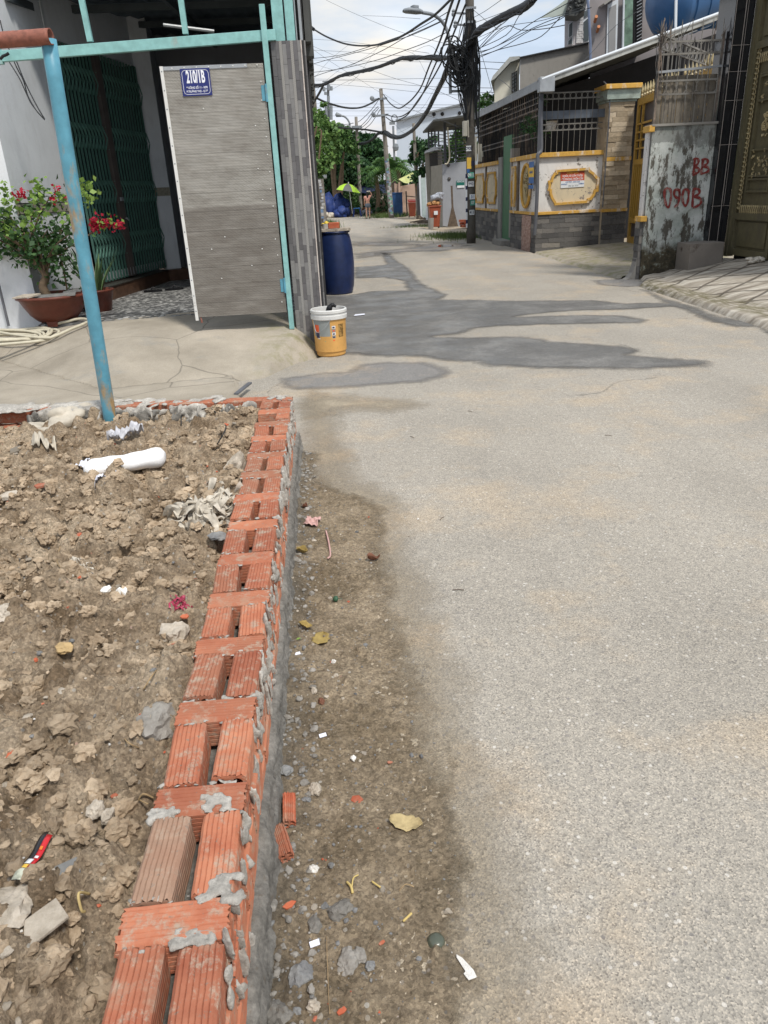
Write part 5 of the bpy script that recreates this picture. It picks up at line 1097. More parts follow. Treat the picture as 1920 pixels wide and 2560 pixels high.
# corrugated lean-to roof: eave along the street and rising to the right
rf = MB(); r0 = A(1352, 212, 17.5); r1 = A(1808, 42, 17.5); rb0 = AX(1186, 300, 4.88); nx = 60; vs = []
for k in range(nx+1):
    t = k/nx; p = r0.lerp(r1, t); dz = .02*math.sin(k*1.6); vs += [(p.x, 17.5, p.z+dz), (p.x, 25.4, p.z+dz-.05)]
rf.add(vs, [(2*k, 2*k+2, 2*k+3, 2*k+1) for k in range(nx)]); rf.build('lean_to_roof', 'roofdark', V)
w = MB(); w.bar(r0+Vector((0, -.03, .03)), r1+Vector((0, -.03, .03)), .05, .10); w.build('eave_board', 'roofpale', V)
w = MB(); w.tube([r0+Vector((0, -.06, .09)), r1+Vector((0, -.06, .09))], .030, 8); w.build('eave_pipe', 'cloudwhite', V)
w = MB(); w.bar((4.86, 17.55, 3.36), (4.86, 25.3, 3.36), .03, .13); w.bar((4.88, 17.55, 3.44), (4.88, 25.3, 3.44), .08, .03); w.build('side_gutter', 'galv', V)
w = MB(); w.box(4.84, 5.16, 17.42, 17.62, 3.22, 3.50); w.build('gutter_head', 'galv', V, bevel=.01)
w = MB(); w.tube(spline([A(1352, 250, 17.7), A(1353, 330, 17.7), A(1353, 375, 17.7), A(1347, 384, 17.66), A(1344, 396, 17.66), A(1343, 480, 17.66), A(1339, 560, 17.68), A(1336, 590, 17.7)], 5), .040, 12); w.build('downpipe', 'pvc', V, smooth=True)
# stone faced gate pillar with moulded cap
SPX0, SPX1 = 6.46, 7.03
w = MB(); w.box(SPX0, SPX1, CY-.12, CY+.5, -.05, 3.0); w.build('gate_pillar', 'splitface', V)
w = MB(); stonework(w, (SPX0, CY-.12, .86), (1, 0, 0), .57, .98, (0, -1, 0), .30, .098, .035, jit=.2); stonework(w, (SPX0, CY-.12, 1.93), (1, 0, 0), .57, 1.08, (0, -1, 0), .30, .098, .035, jit=.2)
stonework(w, (SPX0, CY-.12, .86), (0, 1, 0), .12, 2.1, (-1, 0, 0), .2, .098, .02); w.build('stone_facing', 'splitface', V)
w = MB(); stonework(w, (SPX0, CY-.125, 0.0), (1, 0, 0), .57, .80, (0, -1, 0), .30, .105, .03); w.build('pillar_plinth', 'plinth', V)
w = MB(); w.box(SPX0-.01, SPX1+.01, CY-.15, CY+.5, .795, .86); w.build('pillar_band', 'yellow', V); w = MB(); w.box(SPX0-.005, SPX1+.01, CY-.15, CY+.5, 1.845, 1.925); w.build('pillar_band', 'yellow', V)
w = MB(); w.box(SPX0-.03, SPX1+.03, CY-.16, CY+.5, 3.0, 3.05); w.box(SPX0-.08, SPX1+.08, CY-.21, CY+.5, 3.05, 3.24); w.build('cap_moulding', simple('faded_green_moulding', (.32, .38, .34, 1), .8, .3, 5, .3, grime='5d564a', glo=.5), V)
w = MB(); w.box(SPX0-.14, SPX1+.09, CY-.27, CY+.5, 3.24, 3.335); w.build('pillar_cap', 'yellow', V, bevel=.01)
w = MB(); w.tube(spline([(6.30, 17.7, 3.4), (6.42, 17.68, 3.25), (6.46, 17.67, 2.9), (6.46, 17.67, 2.2), (6.45, 17.67, .9)], 4), .014, 6); w.build('conduit', 'pvc', V)
for i, (x, z) in enumerate(((5.15, 3.0), (5.5, 2.95))): pass
# veranda plants
c = A(1345, 300, 18.3); leaves('hanging_fern', 'leafdark', clumps((c.x, 18.4, c.z), (.35, .3, .45), 12, 40, 3), .07, V, 3, .5)
leaves('hanging_fern', 'leafdark', clumps((CX+.35, 19.6, 2.75), (.25, .6, .35), 12, 40, 4), .07, V, 5, .5)
w = MB(); w.lathe([(0, 0), (.09, 0), (.12, .16), (.13, .17), (.11, .17), (0, .12)], (5.35, 18.2, 2.55), 16); w.build('hanging_pot', 'bucketrim', V)
# yellow metal double gate beside the stone pillar
yg = thing('yellow_gate', 'tall ochre metal gate with square panes and spear tips beside the stone pillar', 'gate', (7.2, 15.2, .12))
gdx = -.12
for i, (ya, yb) in enumerate(((15.05, 17.66), (12.4, 15.0))):
    gx = lambda y: 7.07+gdx*(17.66-y)
    def gb(mb, y0, y1, z0, z1, t=.05): mb.obox((gx(y0), y0, z0), (gx(y1)-gx(y0), y1-y0, 0), (t, 0, 0), (0, 0, z1-z0))
    w = MB()
    for y in (ya, yb-.11): gb(w, y, y+.11, .12, 3.02)
    for z, h in ((.12, .14), (.55, .10), (1.74, .11), (2.90, .14)): gb(w, ya+.11, yb-.11, z, z+h, .046)
    w.build('gate_frame', 'ygate', yg)
    for k, y in enumerate((yb-.46, yb-1.30, yb-1.66)): w = MB(); gb(w, y, y+.06, 1.85, 2.90, .04); w.build('mullion', 'ygate', yg)
    for z in (2.52, 2.36, 2.20, 2.04): w = MB(); gb(w, ya+.11, yb-.11, z, z+.035, .036); w.build('transom', 'ygate', yg)
    y = ya+.22
    while y < yb-.15: w = MB(); gb(w, y, y+.05, .65, 1.74, .03); w.build('bar', 'ygate', yg); y += .155
    for k in range(4): w = MB(); y = ya+.4+k*.5; gb(w, y, y+.05, .26, .55, .03); w.build('bar', 'ygate', yg)
    for k in range(13): w = MB(); y = ya+.12+k*.19; w.lathe([(.016, 0), (.016, .05), (.038, .07), (.016, .10), (.034, .13), (.036, .15), (.004, .28)], (gx(y)+.025, y, 3.01), 6); w.build('spear_tip', 'gold', yg)
w = MB(); w.obox((gx(12.4)+.07, 12.4, .15), (gx(17.6)-gx(12.4), 5.2, 0), (.02, 0, 0), (0, 0, 2.8)); w.build('back_sheet', simple('dim_mauve_glass', (.07, .065, .075, 1), .4, .2), yg)
# signs on the white wall
sg = thing('warning_sign', 'faded red and white warning sign on the framed cream panel of the white wall', 'sign', (5.8, 17.8, 1.6))
a = A(*crp(508, 420), CY-.012); b = A(*crp(1005, 400), CY-.012); c = A(*crp(1000, 585), CY-.012); d = A(*crp(515, 605), CY-.012); e = A(*crp(995, 720), CY-.012); f = A(*crp(510, 750), CY-.012)
w = MB(); w.prism([(q.x, q.z) for q in (d, c, b, a)], (0, CY-.018, 0), (1, 0, 0), (0, 0, 1), (0, .012, 0)); w.build('red_board', 'sign_red', sg)
w = MB(); w.prism([(q.x, q.z) for q in (f, e, c, d)], (0, CY-.018, 0), (1, 0, 0), (0, 0, 1), (0, .012, 0)); w.build('white_board', 'label_white', sg)
m_ = (a+b+c+d)/4; uu = (b-a).normalized(); yy = CY-.019
for s, dz, h, mt in (('CẢNH GIÁC', .070, .055, 'sign_yellow'), ('KHÓA XE CẨN THẬN', .008, .058, 'label_white'), ('ĐỀ PHÒNG TRỘM CẮP', -.058, .058, 'label_white')): text(s, (m_.x, yy, m_.z+dz), uu, (0, 0, 1), h, mt, 'lettering', sg, .002, .80 if mt != 'sign_yellow' else .9, .0012)
m2 = (c+d+e+f)/4
for s, dx, dz, h, mt in (('LẮP ĐẶT - BÁO GIÁ', .0, .044, .044, 'label_blue'), ('INTERNET', -.19, .0, .036, 'label_blue'), ('CAMERA', .20, .0, .036, 'label_blue'), ('093 101 7777', .02, -.040, .048, 'label_grey')): text(s, (m2.x+dx, yy, m2.z+dz), uu, (0, 0, 1), h, mt, 'lettering', sg, .002, .85, .0006)
sg = thing('street_number_sign', 'small blue and yellow notice fixed on the wall left of the grey downpipe', 'sign', (4.93, 18.1, 1.7))
for z0, z1, mt in ((1.80, 1.92, 'label_blue'), (1.60, 1.80, 'sign_yellow'), (1.47, 1.60, 'label_blue'), (1.36, 1.44, 'label_blue')):
    w = MB(); w.box(CX-.075, CX-.065, 17.93, 18.30, z0, z1); w.build('board', mt, sg)
text('BÁN NHÀ', (CX-.077, 18.11, 1.70), (0, -1, 0), (0, 0, 1), .07, 'label_blue', 'lettering', sg, .002, .85, .001)
# ---- boundary pillar end and the mould-stained wall with graffiti
YM = 11.75
be = thing('boundary_pillar', 'grey stone and white boundary pillar with ochre ledges at the left end of the graffiti wall', 'pillar', (4.85, 11.9, 0))
w = MB(); w.box(4.925, 4.99, 11.80, 11.92, .85, 2.12); w.build('white_face', 'whitewall', be)
w = MB(); stonework(w, (4.905, 11.785, -.02), (1, 0, 0), .085, .87, (0, -1, 0), .2, .11, .02); stonework(w, (4.905, 11.785, -.02), (0, 1, 0), .15, .87, (-1, 0, 0), .3, .11, .015); stonework(w, (4.955, 11.785, .93), (1, 0, 0), .035, 1.15, (0, -1, 0), .2, .10, .016); w.build('stone_facing', 'plinth', be)
w = MB(); w.box(4.885, 4.985, 11.72, 11.96, .85, .93); w.box(4.90, 4.985, 11.72, 11.96, 2.07, 2.155); w.build('ledge', 'yellow', be, bevel=.008)
w = MB(); cs_ = [(.0, .0), (-.16, .0), (-.10, .03), (-.05, .10), (-.02, .22), (0, .34)]; w.prism([(x, z) for x, z in cs_], (4.905, 11.78, 0), (1, 0, 0), (0, 0, 1), (0, .16, 0)); w.build('cement_flare', 'concrete', be)
mw = thing('graffiti_wall', 'mould stained pale green wall sprayed with red letters', 'wall', (5.45, YM, 0))
random.seed(9); nx, nz = 60, 120; x0, x1, z0, z1 = 4.97, 5.925, -.05, 2.15
Xg, Zg = np.meshgrid(np.linspace(x0, x1, nx), np.linspace(z0, z1, nz)); Yg = YM+.012*(fbm(Xg, Zg, 5, 4, 2)-.5)+.012*(fbm(Xg, Zg, 2, 2, 9) > .62)
Yg -= .03*np.clip(.25-Zg, 0, 1)*(fbm(Xg, Zg, 6, 3, 4))
V3 = np.stack([Xg.ravel(), Yg.ravel(), Zg.ravel()], 1); ii = (np.arange(nx-1)[None, :]+np.arange(nz-1)[:, None]*nx).ravel()
np_mesh('plaster_face', V3, np.stack([ii, ii+1, ii+nx+1, ii+nx], 1), 'mossy', mw)
w = MB(); w.box(x0, x1, YM+.03, YM+.22, -.05, 2.14); w.obox((x0-.0, YM-.008, -.05), (.0, .24, 0), (-.012, 0, 0), (0, 0, 2.19)); w.build('wall_core', 'mossy', mw)
w = MB(); w.box(x0-.03, x1+.02, YM-.03, YM+.24, 2.14, 2.172); w.build('cement_cap', 'concrete', mw)
def gz(px_, py_): return A(px_, py_, YM-.016)
def spray(strokes, r):
    w = MB()
    for P in strokes:
        Q = [Vector((q.x, YM-.012, q.z)) for q in (gz(*p) for p in P)]; Q = spline(Q, 6); n = len(Q)
        for i in range(n-1):
            a, b = Q[i], Q[i+1]; d = (b-a); d = d.normalized()*.002 if d.length > 0 else d; w.bar(a-d, b+d, r*1.55*(1+.25*math.sin(i*.9)), .006+.0004*(i % 3), up=(0, 1, 0))
    w.build('sprayed_letter', 'graffiti', mw)
def c8(x, y): return (1520+x*.25316, 280+y*.25316)
spray([[c8(*p) for p in L] for L in ([(860, 470), (850, 550), (845, 630)], [(845, 470), (885, 460), (895, 500), (855, 545)], [(855, 545), (895, 555), (895, 595), (848, 612)])], .020)
spray([[c8(*p) for p in L] for L in ([(940, 470), (930, 540), (920, 620)], [(925, 475), (975, 465), (985, 505), (935, 540), (985, 545), (990, 585), (925, 610)])], .020)
spray([[c8(*p) for p in L] for L in ([(560, 770), (560, 850), (580, 930), (605, 930), (622, 850), (618, 770), (585, 755), (555, 775)],)], .021)
spray([[c8(*p) for p in L] for L in ([(700, 770), (665, 765), (655, 820), (690, 850), (712, 820), (705, 765), (705, 850), (690, 910), (655, 940)],)], .021)
spray([[c8(*p) for p in L] for L in ([(795, 775), (755, 765), (738, 830), (745, 900), (770, 925), (790, 880), (798, 800), (790, 765)],)], .021)
spray([[c8(*p) for p in L] for L in ([(845, 770), (838, 850), (835, 940)], [(838, 765), (890, 760), (905, 800), (855, 840), (905, 850), (920, 890), (890, 925), (840, 945)])], .021)
# fence on top of it
pf_ = simple('pale_rusted_iron', (.24, .23, .21, 1), .6, .4, 6, 0, grime='33271f', glo=.48)
grille('fence_grille', (4.98, YM+.05, 0), (1, 0, 0), .92, 2.17, 3.13, .15, mw, mat=pf_, spike=.34, rails=[2.55, 2.72, 3.05, 3.20], t=.014)
w = MB(); nn = 16
for k in range(nn): x = 4.98+.92*k/nn; w.obox((x, YM+.09+.008*(k % 2), 2.17), (.92/nn-.004, 0, 0), (0, .006, 0), (0, 0, .62)); 
w.build('sheet_panel', 'brownpanel', mw)
w = MB(); w.bar((4.96, YM+.04, 2.83), (5.92, YM+.04, 2.88), .03, .03); w.build('top_rail', 'galv', mw)
for x in (4.99, 5.90): w = MB(); w.bar((x, YM+.05, 2.17), (x, YM+.05, 3.30), .028); w.build('fence_post', 'dark_iron', mw)
q0, q1 = A(1652, 85, 11.8), A(1785, 140, 14.2); w = MB(); d = q1-q0
for k in range(15):
    p = q0+d*(k/14); w.tube([p+Vector((0, 0, -.75)), p+Vector((0, 0, .02)), p+Vector((0, 0, .16))], [.009, .009, .001], 5); 
    if k < 14: ring(w, p+d/28+Vector((0, 0, -.08)), .075, d.normalized(), (0, 0, 1), .008)
w.bar(q0, q1, .025, .025); w.bar(q0+Vector((0, 0, -.17)), q1+Vector((0, 0, -.17)), .022, .022); w.build('return_grille', pf_, mw)
w = MB(); random.seed(5)
for k in range(26):
    x = 4.98+rnd(-.01, .92 if k > 16 else .02); z = 3.22+rnd(-.1, .1); w.tube([(x, YM+.03, z), (x+rnd(-.12, .12), YM+rnd(-.08, .08), z+rnd(.05, .22))], [.008, .001], 4)
for k in range(9): z0_ = rnd(2.2, 3.2); w.tube(spline([(4.97+rnd(-.02, .03), YM+.0, z0_), (4.96+rnd(-.06, .05), YM-.03, z0_+.25), (4.98+rnd(-.03, .03), YM, z0_+.5)], 3), .006, 4)
w.build('spike_tangle', 'dark_iron', mw)
# cement block at its foot
w = MB(); w.obox((5.50, 11.26, .12), (.53, .03, 0), (0, .46, .0), (0, 0, .41)); w.build('cement_block', simple('smooth_cement', (.225, .20, .175, 1), .85, .15, 3, .2, grime='4b4036', glo=.6), loc=(5.75, 11.5, .15), bevel=.008, label='plain grey cement block at the foot of the graffiti wall', cat='block')
# polished black column
gc = thing('granite_column', 'polished black granite gate column between the graffiti wall and the bronze gate', 'column', (6.05, 11.7, .3))
w = MB(); w.box(5.93, 6.21, 11.62, 12.1, .1, 5.2); w.build('cladding', 'granite', gc)
w = MB()
for z in (1.02, 1.85, 2.42, 2.78, 3.10): w.box(5.928, 6.20, 11.615, 11.618, z, z+.005)
w.box(5.938, 5.944, 11.612, 11.6175, .2, 5.1); w.box(6.075, 6.083, 11.612, 11.6175, .2, 5.1); w.box(6.110, 6.114, 11.612, 11.6175, 1.02, 5.1); w.build('pale_joint', 'joint', gc)
# bronze gate
bg_ = thing('bronze_gate', 'ornate aged bronze double gate with cast scroll borders beside the black column', 'gate', (6.25, 10.4, .32))
XG = 6.22
def leafgate(ya, yb):
    w = MB(); z0, z1 = .33, 4.9
    W_ = .07
    for y in (ya, yb-W_): w.box(XG, XG+.07, y, y+W_, z0, z1)
    for z in (z0, .83, 3.02, 3.60, z1-.1): w.box(XG+.002, XG+.068, ya+W_, yb-W_, z, z+.09)
    f = w.build('leaf_frame', 'bronze', bg_)
    w = MB(); w.box(XG+.05, XG+.06, ya+W_, yb-W_, z0, z1); w.box(XG+.03, XG+.05, ya+.16, yb-.16, .46, .80); w.box(XG+.03, XG+.05, ya+.14, yb-.14, 3.16, 3.56); w.build('leaf_panel', 'bronze', f)
    # narrow centre panel with mouldings
    yc = (ya+yb)/2; hw = (yb-ya)/2-.24
    w = MB(); zz0, zz1 = 1.20, 2.72
    for y in (yc-hw, yc+hw-.03): w.box(XG+.005, XG+.05, y, y+.03, zz0, zz1)
    for z in (zz0, 1.36, 1.40, 1.74, 2.36, 2.66, zz1-.03): w.box(XG+.008, XG+.05, yc-hw+.03, yc+hw-.03, z, z+.025)
    w.build('panel_moulding', 'bronze', f)
    random.seed(int(ya*10))
    for zc, hh in ((1.57, .15), (2.51, .13)):
        w = MB()
        for k in range(26):
            y, z = yc+rnd(-hw+.05, hw-.05), zc+rnd(-hh, hh); a = rnd(0, 6.28); w.tube(spline([(XG+.02, y, z), (XG+.01, y+.035*math.cos(a), z+.035*math.sin(a)), (XG+.02, y+.045*math.cos(a+1), z+.045*math.sin(a+1))], 3), .008, 4)
        w.build('cast_medallion', 'gold', f)
    w = MB()
    for k in range(30):
        a = rnd(0, 6.28); r = rnd(.2, 1); y, z = yc+.075*r*math.cos(a), 2.05+.15*r*math.sin(a); w.tube(spline([(XG+.03, y, z), (XG+.005, y+.02*math.cos(a), z+.03*math.sin(a)), (XG+.02, y+.03*math.cos(a+1), z+.035*math.sin(a+1))], 3), .010, 4)
    w.build('cast_medallion', 'gold', f)
    # chain borders of interlaced rings
    w = MB()
    for y in (ya+.115, yb-.115):
        z = .98; k = 0
        while z < 2.98:
            ring(w, (XG+.025, y, z+.03), .030, (0, 1, 0), (0, 0, 1), .009, 8); w.tube([(XG+.012, y-.035, z-.005), (XG+.006, y, z+.0), (XG+.012, y+.035, z+.012)], .010, 4); z += .062; k += 1
    for zc in (.975, 2.90):
        y = ya+.17
        while y < yb-.17:
            ring(w, (XG+.025, y, zc), .026, (0, 1, 0), (0, 0, 1.7), .008, 8); w.tube([(XG+.012, y, zc-.06), (XG+.004, y, zc), (XG+.012, y, zc+.06)], .007, 4); y += .052
    for zc in (3.86,):
        y = ya+.10
        while y < yb-.1: ring(w, (XG+.025, y, zc), .03, (0, 1, 0), (0, 0, 2.4), .009, 8); w.tube([(XG+.01, y, zc-.10), (XG+.01, y, zc+.1)], .010, 4); y += .062
    w.build('cast_border', 'gold', f)
leafgate(10.45, 11.52); leafgate(9.33, 10.40)
w = MB(); w.box(XG-.02, XG+.09, 11.52, 11.60, .3, 5.0); w.build('gate_jamb', 'bronze', bg_)
w = MB(); w.tube([(XG-.02, 10.42, .60), (XG-.02, 10.42, .78)], .018, 8); w.build('drop_bolt', 'bronze', bg_)
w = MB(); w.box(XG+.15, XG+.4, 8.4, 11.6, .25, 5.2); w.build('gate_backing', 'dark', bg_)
# ramps
xs = np.arange(4.36, 6.30, .02); ys = np.arange(6.2, 11.74, .02); X, Y = np.meshgrid(xs, ys); ex_ = np.interp(Y, [6.2, 7.2, 9, 10.97, 11.3, 11.74], [4.34, 4.40, 4.50, 4.64, 4.86, 4.95])+.05*(fbm(X, Y, 4, 4, 3)-.5)
tt_ = (X-ex_); Z = np.where(tt_ < 0, -.03, .05*np.clip(tt_/.06, 0, 1)+.27*np.clip(tt_/1.7, 0, 1)); Z -= .018*np.exp(-((tt_-.33)/.07)**2); Z += .01*(fbm(X, Y, 6, 4, 8)-.5)
def grv(rot, sc):
    c, s = math.cos(rot), math.sin(rot); return (np.abs(np.mod(((X*c-Y*s))*sc, 1)-.5))
o = gridmesh('stamped_ramp', xs, ys, Z, 'stamped'); o['kind'] = 'structure'
xs = np.arange(4.75, 7.4, .04); ys = np.arange(12.2, 17.8, .04); X, Y = np.meshgrid(xs, ys); ed = np.interp(Y, [12.2, 17.1, 17.8], [4.86, 4.92, 4.97]); Z = np.where(X < ed, -.02, .015+.11*np.clip((X-ed)/1.8, 0, 1))+.006*(fbm(X, Y, 6, 4, 8)-.5)
o = gridmesh('driveway_ramp', xs, ys, Z, 'apron'); o['kind'] = 'structure'
# crumpled pale bag near the bronze gate, and slabs by the green door
b = MB(); random.seed(4); p = G(1885, 655, .30)
for k in range(12): b.blob(p+Vector((rnd(-.10, .10), rnd(-.08, .08), rnd(.0, .05))), (.07, .05, .03), .6, 2)
b.build('plastic_bag', 'rag', loc=p, smooth=True, label='crumpled pale plastic bag on the ramp in front of the bronze gate', cat='bag')
b = MB(); p = G(1262, 605); b.prism([(-.22, 0), (.24, .02), (.20, .20), (-.16, .22)], p+Vector((-.05, 0, 0)), (1, 0, 0), (0, .3, 1), (0, .30, .03)); b.build('stone_block', 'cement', loc=p, label='rough broken cement block leaning at the green side door', cat='block', bevel=.012)
# blue water tank on the roof
tk = thing('water_tank', 'large blue plastic water tank lying on the roof at the top right', 'water tank', A(1700, 60, 20)); c = A(1728, -2, 20)
w = MB(); R_ = .68; hl = .90; dn = Vector((1, .25, .18)).normalized(); prof = [(0.0, -hl-.12), (.25, -hl-.10), (.5, -hl), (.70, -hl+.18), (.76, -hl+.32), (R_, -hl+.34), (R_, -.42), (R_-.03, -.40), (R_-.03, -.36), (R_, -.34), (R_, .0), (R_+.025, .01), (R_+.025, .05), (R_, .06), (R_, .34), (R_-.03, .36), (R_-.03, .40), (R_, .42), (R_, hl-.34), (.70, hl-.18), (.5, hl), (0, hl+.12)]
w.lathe(prof, c, 40, dn); o = w.build('tank_body', 'tank', tk); shade(o, 35)
w = MB(); sd_ = dn.cross(Vector((0, -1, 0))).normalized(); q = c+Vector((.05, -.80, .10)); w.obox(q-dn*.18-Vector((0, 0, .02)), dn*.36, (0, -.012, 0), (0, -.05, .36)); w.build('tank_label', 'label_white', tk)
w = MB(); w.bar(A(1625, 118, 19.9), A(1775, 60, 19.9), .10, .08); w.bar(A(1690, 0, 19.2), A(1688, 110, 19.2), .05); w.build('tank_cradle', 'cloudwhite', tk)
# upper houses
uh = thing('grey_upper_house', 'grey rendered upper storey with tall white-framed door and louvred window', 'house', A(1565, 150, 22))
w = MB(); pp(w, [(1474, 300), (1474, -60), (1830, -190), (1830, 300)], 22, 4); w.build('wall', simple('mauve_grey_render', (.255, .235, .235, 1), .9, .15, 2, .2), uh)
w = MB(); pp(w, [(1516, 141), (1519, 12), (1546, -4), (1542, 132)], 21.96, .03); fd = w.build('door_frame', 'cloudwhite', uh)
w = MB(); pp(w, [(1521, 134), (1523, 20), (1541, 10), (1538, 128)], 21.94, .015); w.build('pane', simple('pale_glass', (.30, .30, .30, 1), .3, .1, 2, 0), fd)
w = MB(); pp(w, [(1558, 118), (1561, -10), (1583, -18), (1581, 108)], 21.85, .05); w.build('shutter', simple('mottled_green_glass', (.17, .26, .20, 1), .4, .5, 5, 0), uh)
w = MB(); pp(w, [(1556, 120), (1559, -12), (1562, -13), (1560, 120)], 21.84, .06); w.build('shutter_edge', 'cloudwhite', uh)
w = MB(); pp(w, [(1583, 112), (1585, -20), (1608, -26), (1604, 112)], 21.97, .02); fw = w.build('window', 'dark', uh)
for k in range(15): w = MB(); a = A(1592, 100-k*8.5, 21.93); b_ = A(1604, 93-k*8.5, 21.93); w.bar(a, b_, .03, .015); w.build('louvre', 'galv', fw)
for x, y in ((1489, 47), (1495, 72)): w = MB(); a = A(x-2, y+7, 21.9); b_ = A(x+2, y-6, 21.7); w.tube([a, b_], .04, 8); w.build('vent_pipe', simple('orange_clay', (.5, .2, .09, 1), .7, .1), uh)
w = MB(); w.tube([A(1469, -5, 21.8), A(1472, 30, 21.8), A(1476, 110, 21.8), A(1476, 160, 21.8)], .035, 8); w.build('drain_pipe', simple('blue_grey_pipe', (.16, .20, .30, 1), .5, .1), uh)
w = MB(); pp(w, [(1512, 12), (1548, -14), (1548, -18), (1510, 8)], 21.6, .4); w.build('door_canopy', 'concrete', uh)
lh = thing('stone_clad_house', 'pale lilac house with white windows and awnings behind the grey parapet', 'house', A(1440, 110, 26))
w = MB(); pp(w, [(1411, 130), (1412, 28), (1475, 2), (1475, 130)], 26, 3); w.build('wall', simple('lilac_white_render', (.52, .50, .52, 1), .85, .15, 3, .2), lh)
for q in ([(1421, 96), (1422, 60), (1433, 52), (1432, 90)], [(1419, 112), (1420, 102), (1432, 92), (1432, 110)], [(1456, 108), (1457, 52), (1474, 40), (1474, 104)], [(1457, 48), (1459, 28), (1474, 20), (1474, 36)]):
    w = MB(); pp(w, q, 25.96, .03); f_ = w.build('window_frame', 'cloudwhite', lh); cx_, cy_ = sum(p[0] for p in q)/4, sum(p[1] for p in q)/4; w = MB(); pp(w, [(cx_+(x-cx_)*.72, cy_+(y-cy_)*.88) for x, y in q], 25.94, .015); w.build('pane', 'glass', f_)
w = MB(); stonework(w, A(1440, 108, 25.97), (1, 0, 0), .22, 1.0, (0, -1, 0), .12, .06, .03); w.build('stone_strip', simple('white_stone', (.55, .55, .56, 1), .8, .2), lh)
w = MB(); pp(w, [(1349, 45), (1395, 14), (1425, -10), (1425, 38)], 25.2, .03); w.build('side_awning', simple('pale_green_awning', (.42, .47, .43, 1), .6, .12, 3), lh)
w = MB(); q = [A(x, y, 25.0) for x, y in ((1412, 38), (1424, -12), (1470, -18), (1460, 26), (1440, 40))]; pp(w, [(1412, 38), (1424, -12), (1470, -18), (1460, 26), (1440, 40)], 25.0, .8)
for k in range(20): w.blob(A(1415+rnd(0, 45), rnd(-5, 32), 24.95), (.10, .05, .05), .3, 1)
w.build('tiled_awning', 'roofdark', lh)
gp = thing('grey_parapet_wall', 'raw cement parapet wall rising behind the lean-to roof', 'wall', A(1390, 200, 25))
w = MB(); pp(w, [(1299, 300), (1300, 142), (1472, 106), (1472, 300)], 25, 3.5); w.build('wall', 'concrete', gp); w = MB(); pp(w, [(1299, 142), (1472, 105), (1472, 108), (1299, 145)], 24.9, 3.7); w.build('coping', 'darkwall', gp)
wh = thing('cream_shed_house', 'small cream upper room with grey shed roof and barred window', 'house', A(1265, 220, 25.5))
w = MB(); pp(w, [(1236, 330), (1236, 205), (1275, 150), (1298, 144), (1298, 330)], 25.5, 3); w.build('wall', 'creamwall', wh)
w = MB(); pp(w, [(1227, 203), (1232, 190), (1274, 142), (1300, 140), (1300, 146), (1290, 150), (1276, 155), (1238, 196)], 25.2, 3.4); w.build('shed_roof', 'roofpale', wh)
w = MB(); pp(w, [(1279, 232), (1280, 186), (1292, 178), (1292, 226)], 25.46, .03); f_ = w.build('window', simple('grey_window', (.36, .38, .37, 1), .5, .1), wh); w = MB()
for k in range(6): a = A(1280, 230-k*9, 25.44); b_ = A(1292, 222-k*9, 25.44); w.bar(a, b_, .02)
for x in (1280, 1286, 1291): w.bar(A(x, 231, 25.44), A(x, 183, 25.44), .02)
w.build('window_bars', 'dark_iron', f_)
# ================= grey walled house with steel lattice (middle distance, right)
random.seed(61)
gh = thing('lattice_house', 'plain grey corner wall topped by a steel lattice and dark corrugated roof', 'house', A(1130, 560, 33))
w = MB(); pp(w, [(1107, 565), (1106, 410), (1185, 401), (1188, 572)], 33, .3); gw = w.build('corner_wall', 'greywall', gh)
w = MB(); o1 = A(1107, 565, 33); w.obox((o1.x+.002, 33.02, -.1), (-.28, 1.6, 0), (.1, .02, 0), (0, 0, A(1106, 412, 33).z+.1)); w.build('return_wall', simple('tan_grey_render', (.26, .245, .21, 1), .9, .15), gh)
w = MB(); pp(w, [(1141, 464), (1141, 452), (1161, 451), (1161, 463)], 32.97, .02); sgn = w.build('street_plate', simple('dark_green_enamel', (.02, .15, .12, 1), .4, .1), gh)
c = A(1151, 457.5, 32.965); text('HẺM 210', (c.x, c.y, c.z+.05), (1, 0, 0), (0, 0, 1), .085, 'sign_white', 'lettering', gh, .004, .9, .001); c = A(1152, 467, 32.965)
w = MB(); pp(w, [(1143, 470), (1143, 464), (1161, 463), (1161, 469)], 32.97, .02); w.build('paper_notice', 'label_white', gh)
for x, y in ((1121, 413), (1123, 447)): w = MB(); c = A(x, y, 32.98); w.lathe([(0, .03), (.05, .02), (.07, 0)], c, 10, (0, -1, 0)); w.build('cut_bolt', 'dark_iron', gh)
w = MB(); pp(w, [(1071, 560), (1062, 385), (1106, 378), (1108, 568)], 34.6, .5); w.build('gate_surround', simple('beige_grey_render', (.30, .28, .24, 1), .9, .15), gh)
w = MB(); pp(w, [(1080, 552), (1074, 384), (1094, 381), (1098, 556)], 34.5, .1); w.build('dark_tile_panel', simple('dark_pebble_tile', (.065, .062, .058, 1), .8, .5, 60, .3), gh)
w = MB(); pp(w, [(1061, 383), (1062, 378), (1082, 368), (1103, 366), (1103, 374), (1086, 376)], 34.3, 1.0); w.build('cap_slab', 'cloudwhite', gh)
lt = MB(); ytop, Yl = 300, 32.9
for k in range(12):
    y0_ = 404-k*7.9; lt.bar(A(1112, y0_+1, 33.1), A(1169, y0_-5, 33.1), .028)
for x in (1112, 1139, 1168): lt.bar(A(x+1, 408, 33.12), A(x-1, 306, 33.12), .05)
for k in range(9): y0_ = 398-k*8.6; lt.bar(A(1112, y0_, 33.15), A(1072, y0_-2-k*.3, 36.0), .03)
for x in (1072, 1080, 1088, 1097): lt.bar(A(x, 370, 35.2), A(x-1, 326, 35.2), .06)
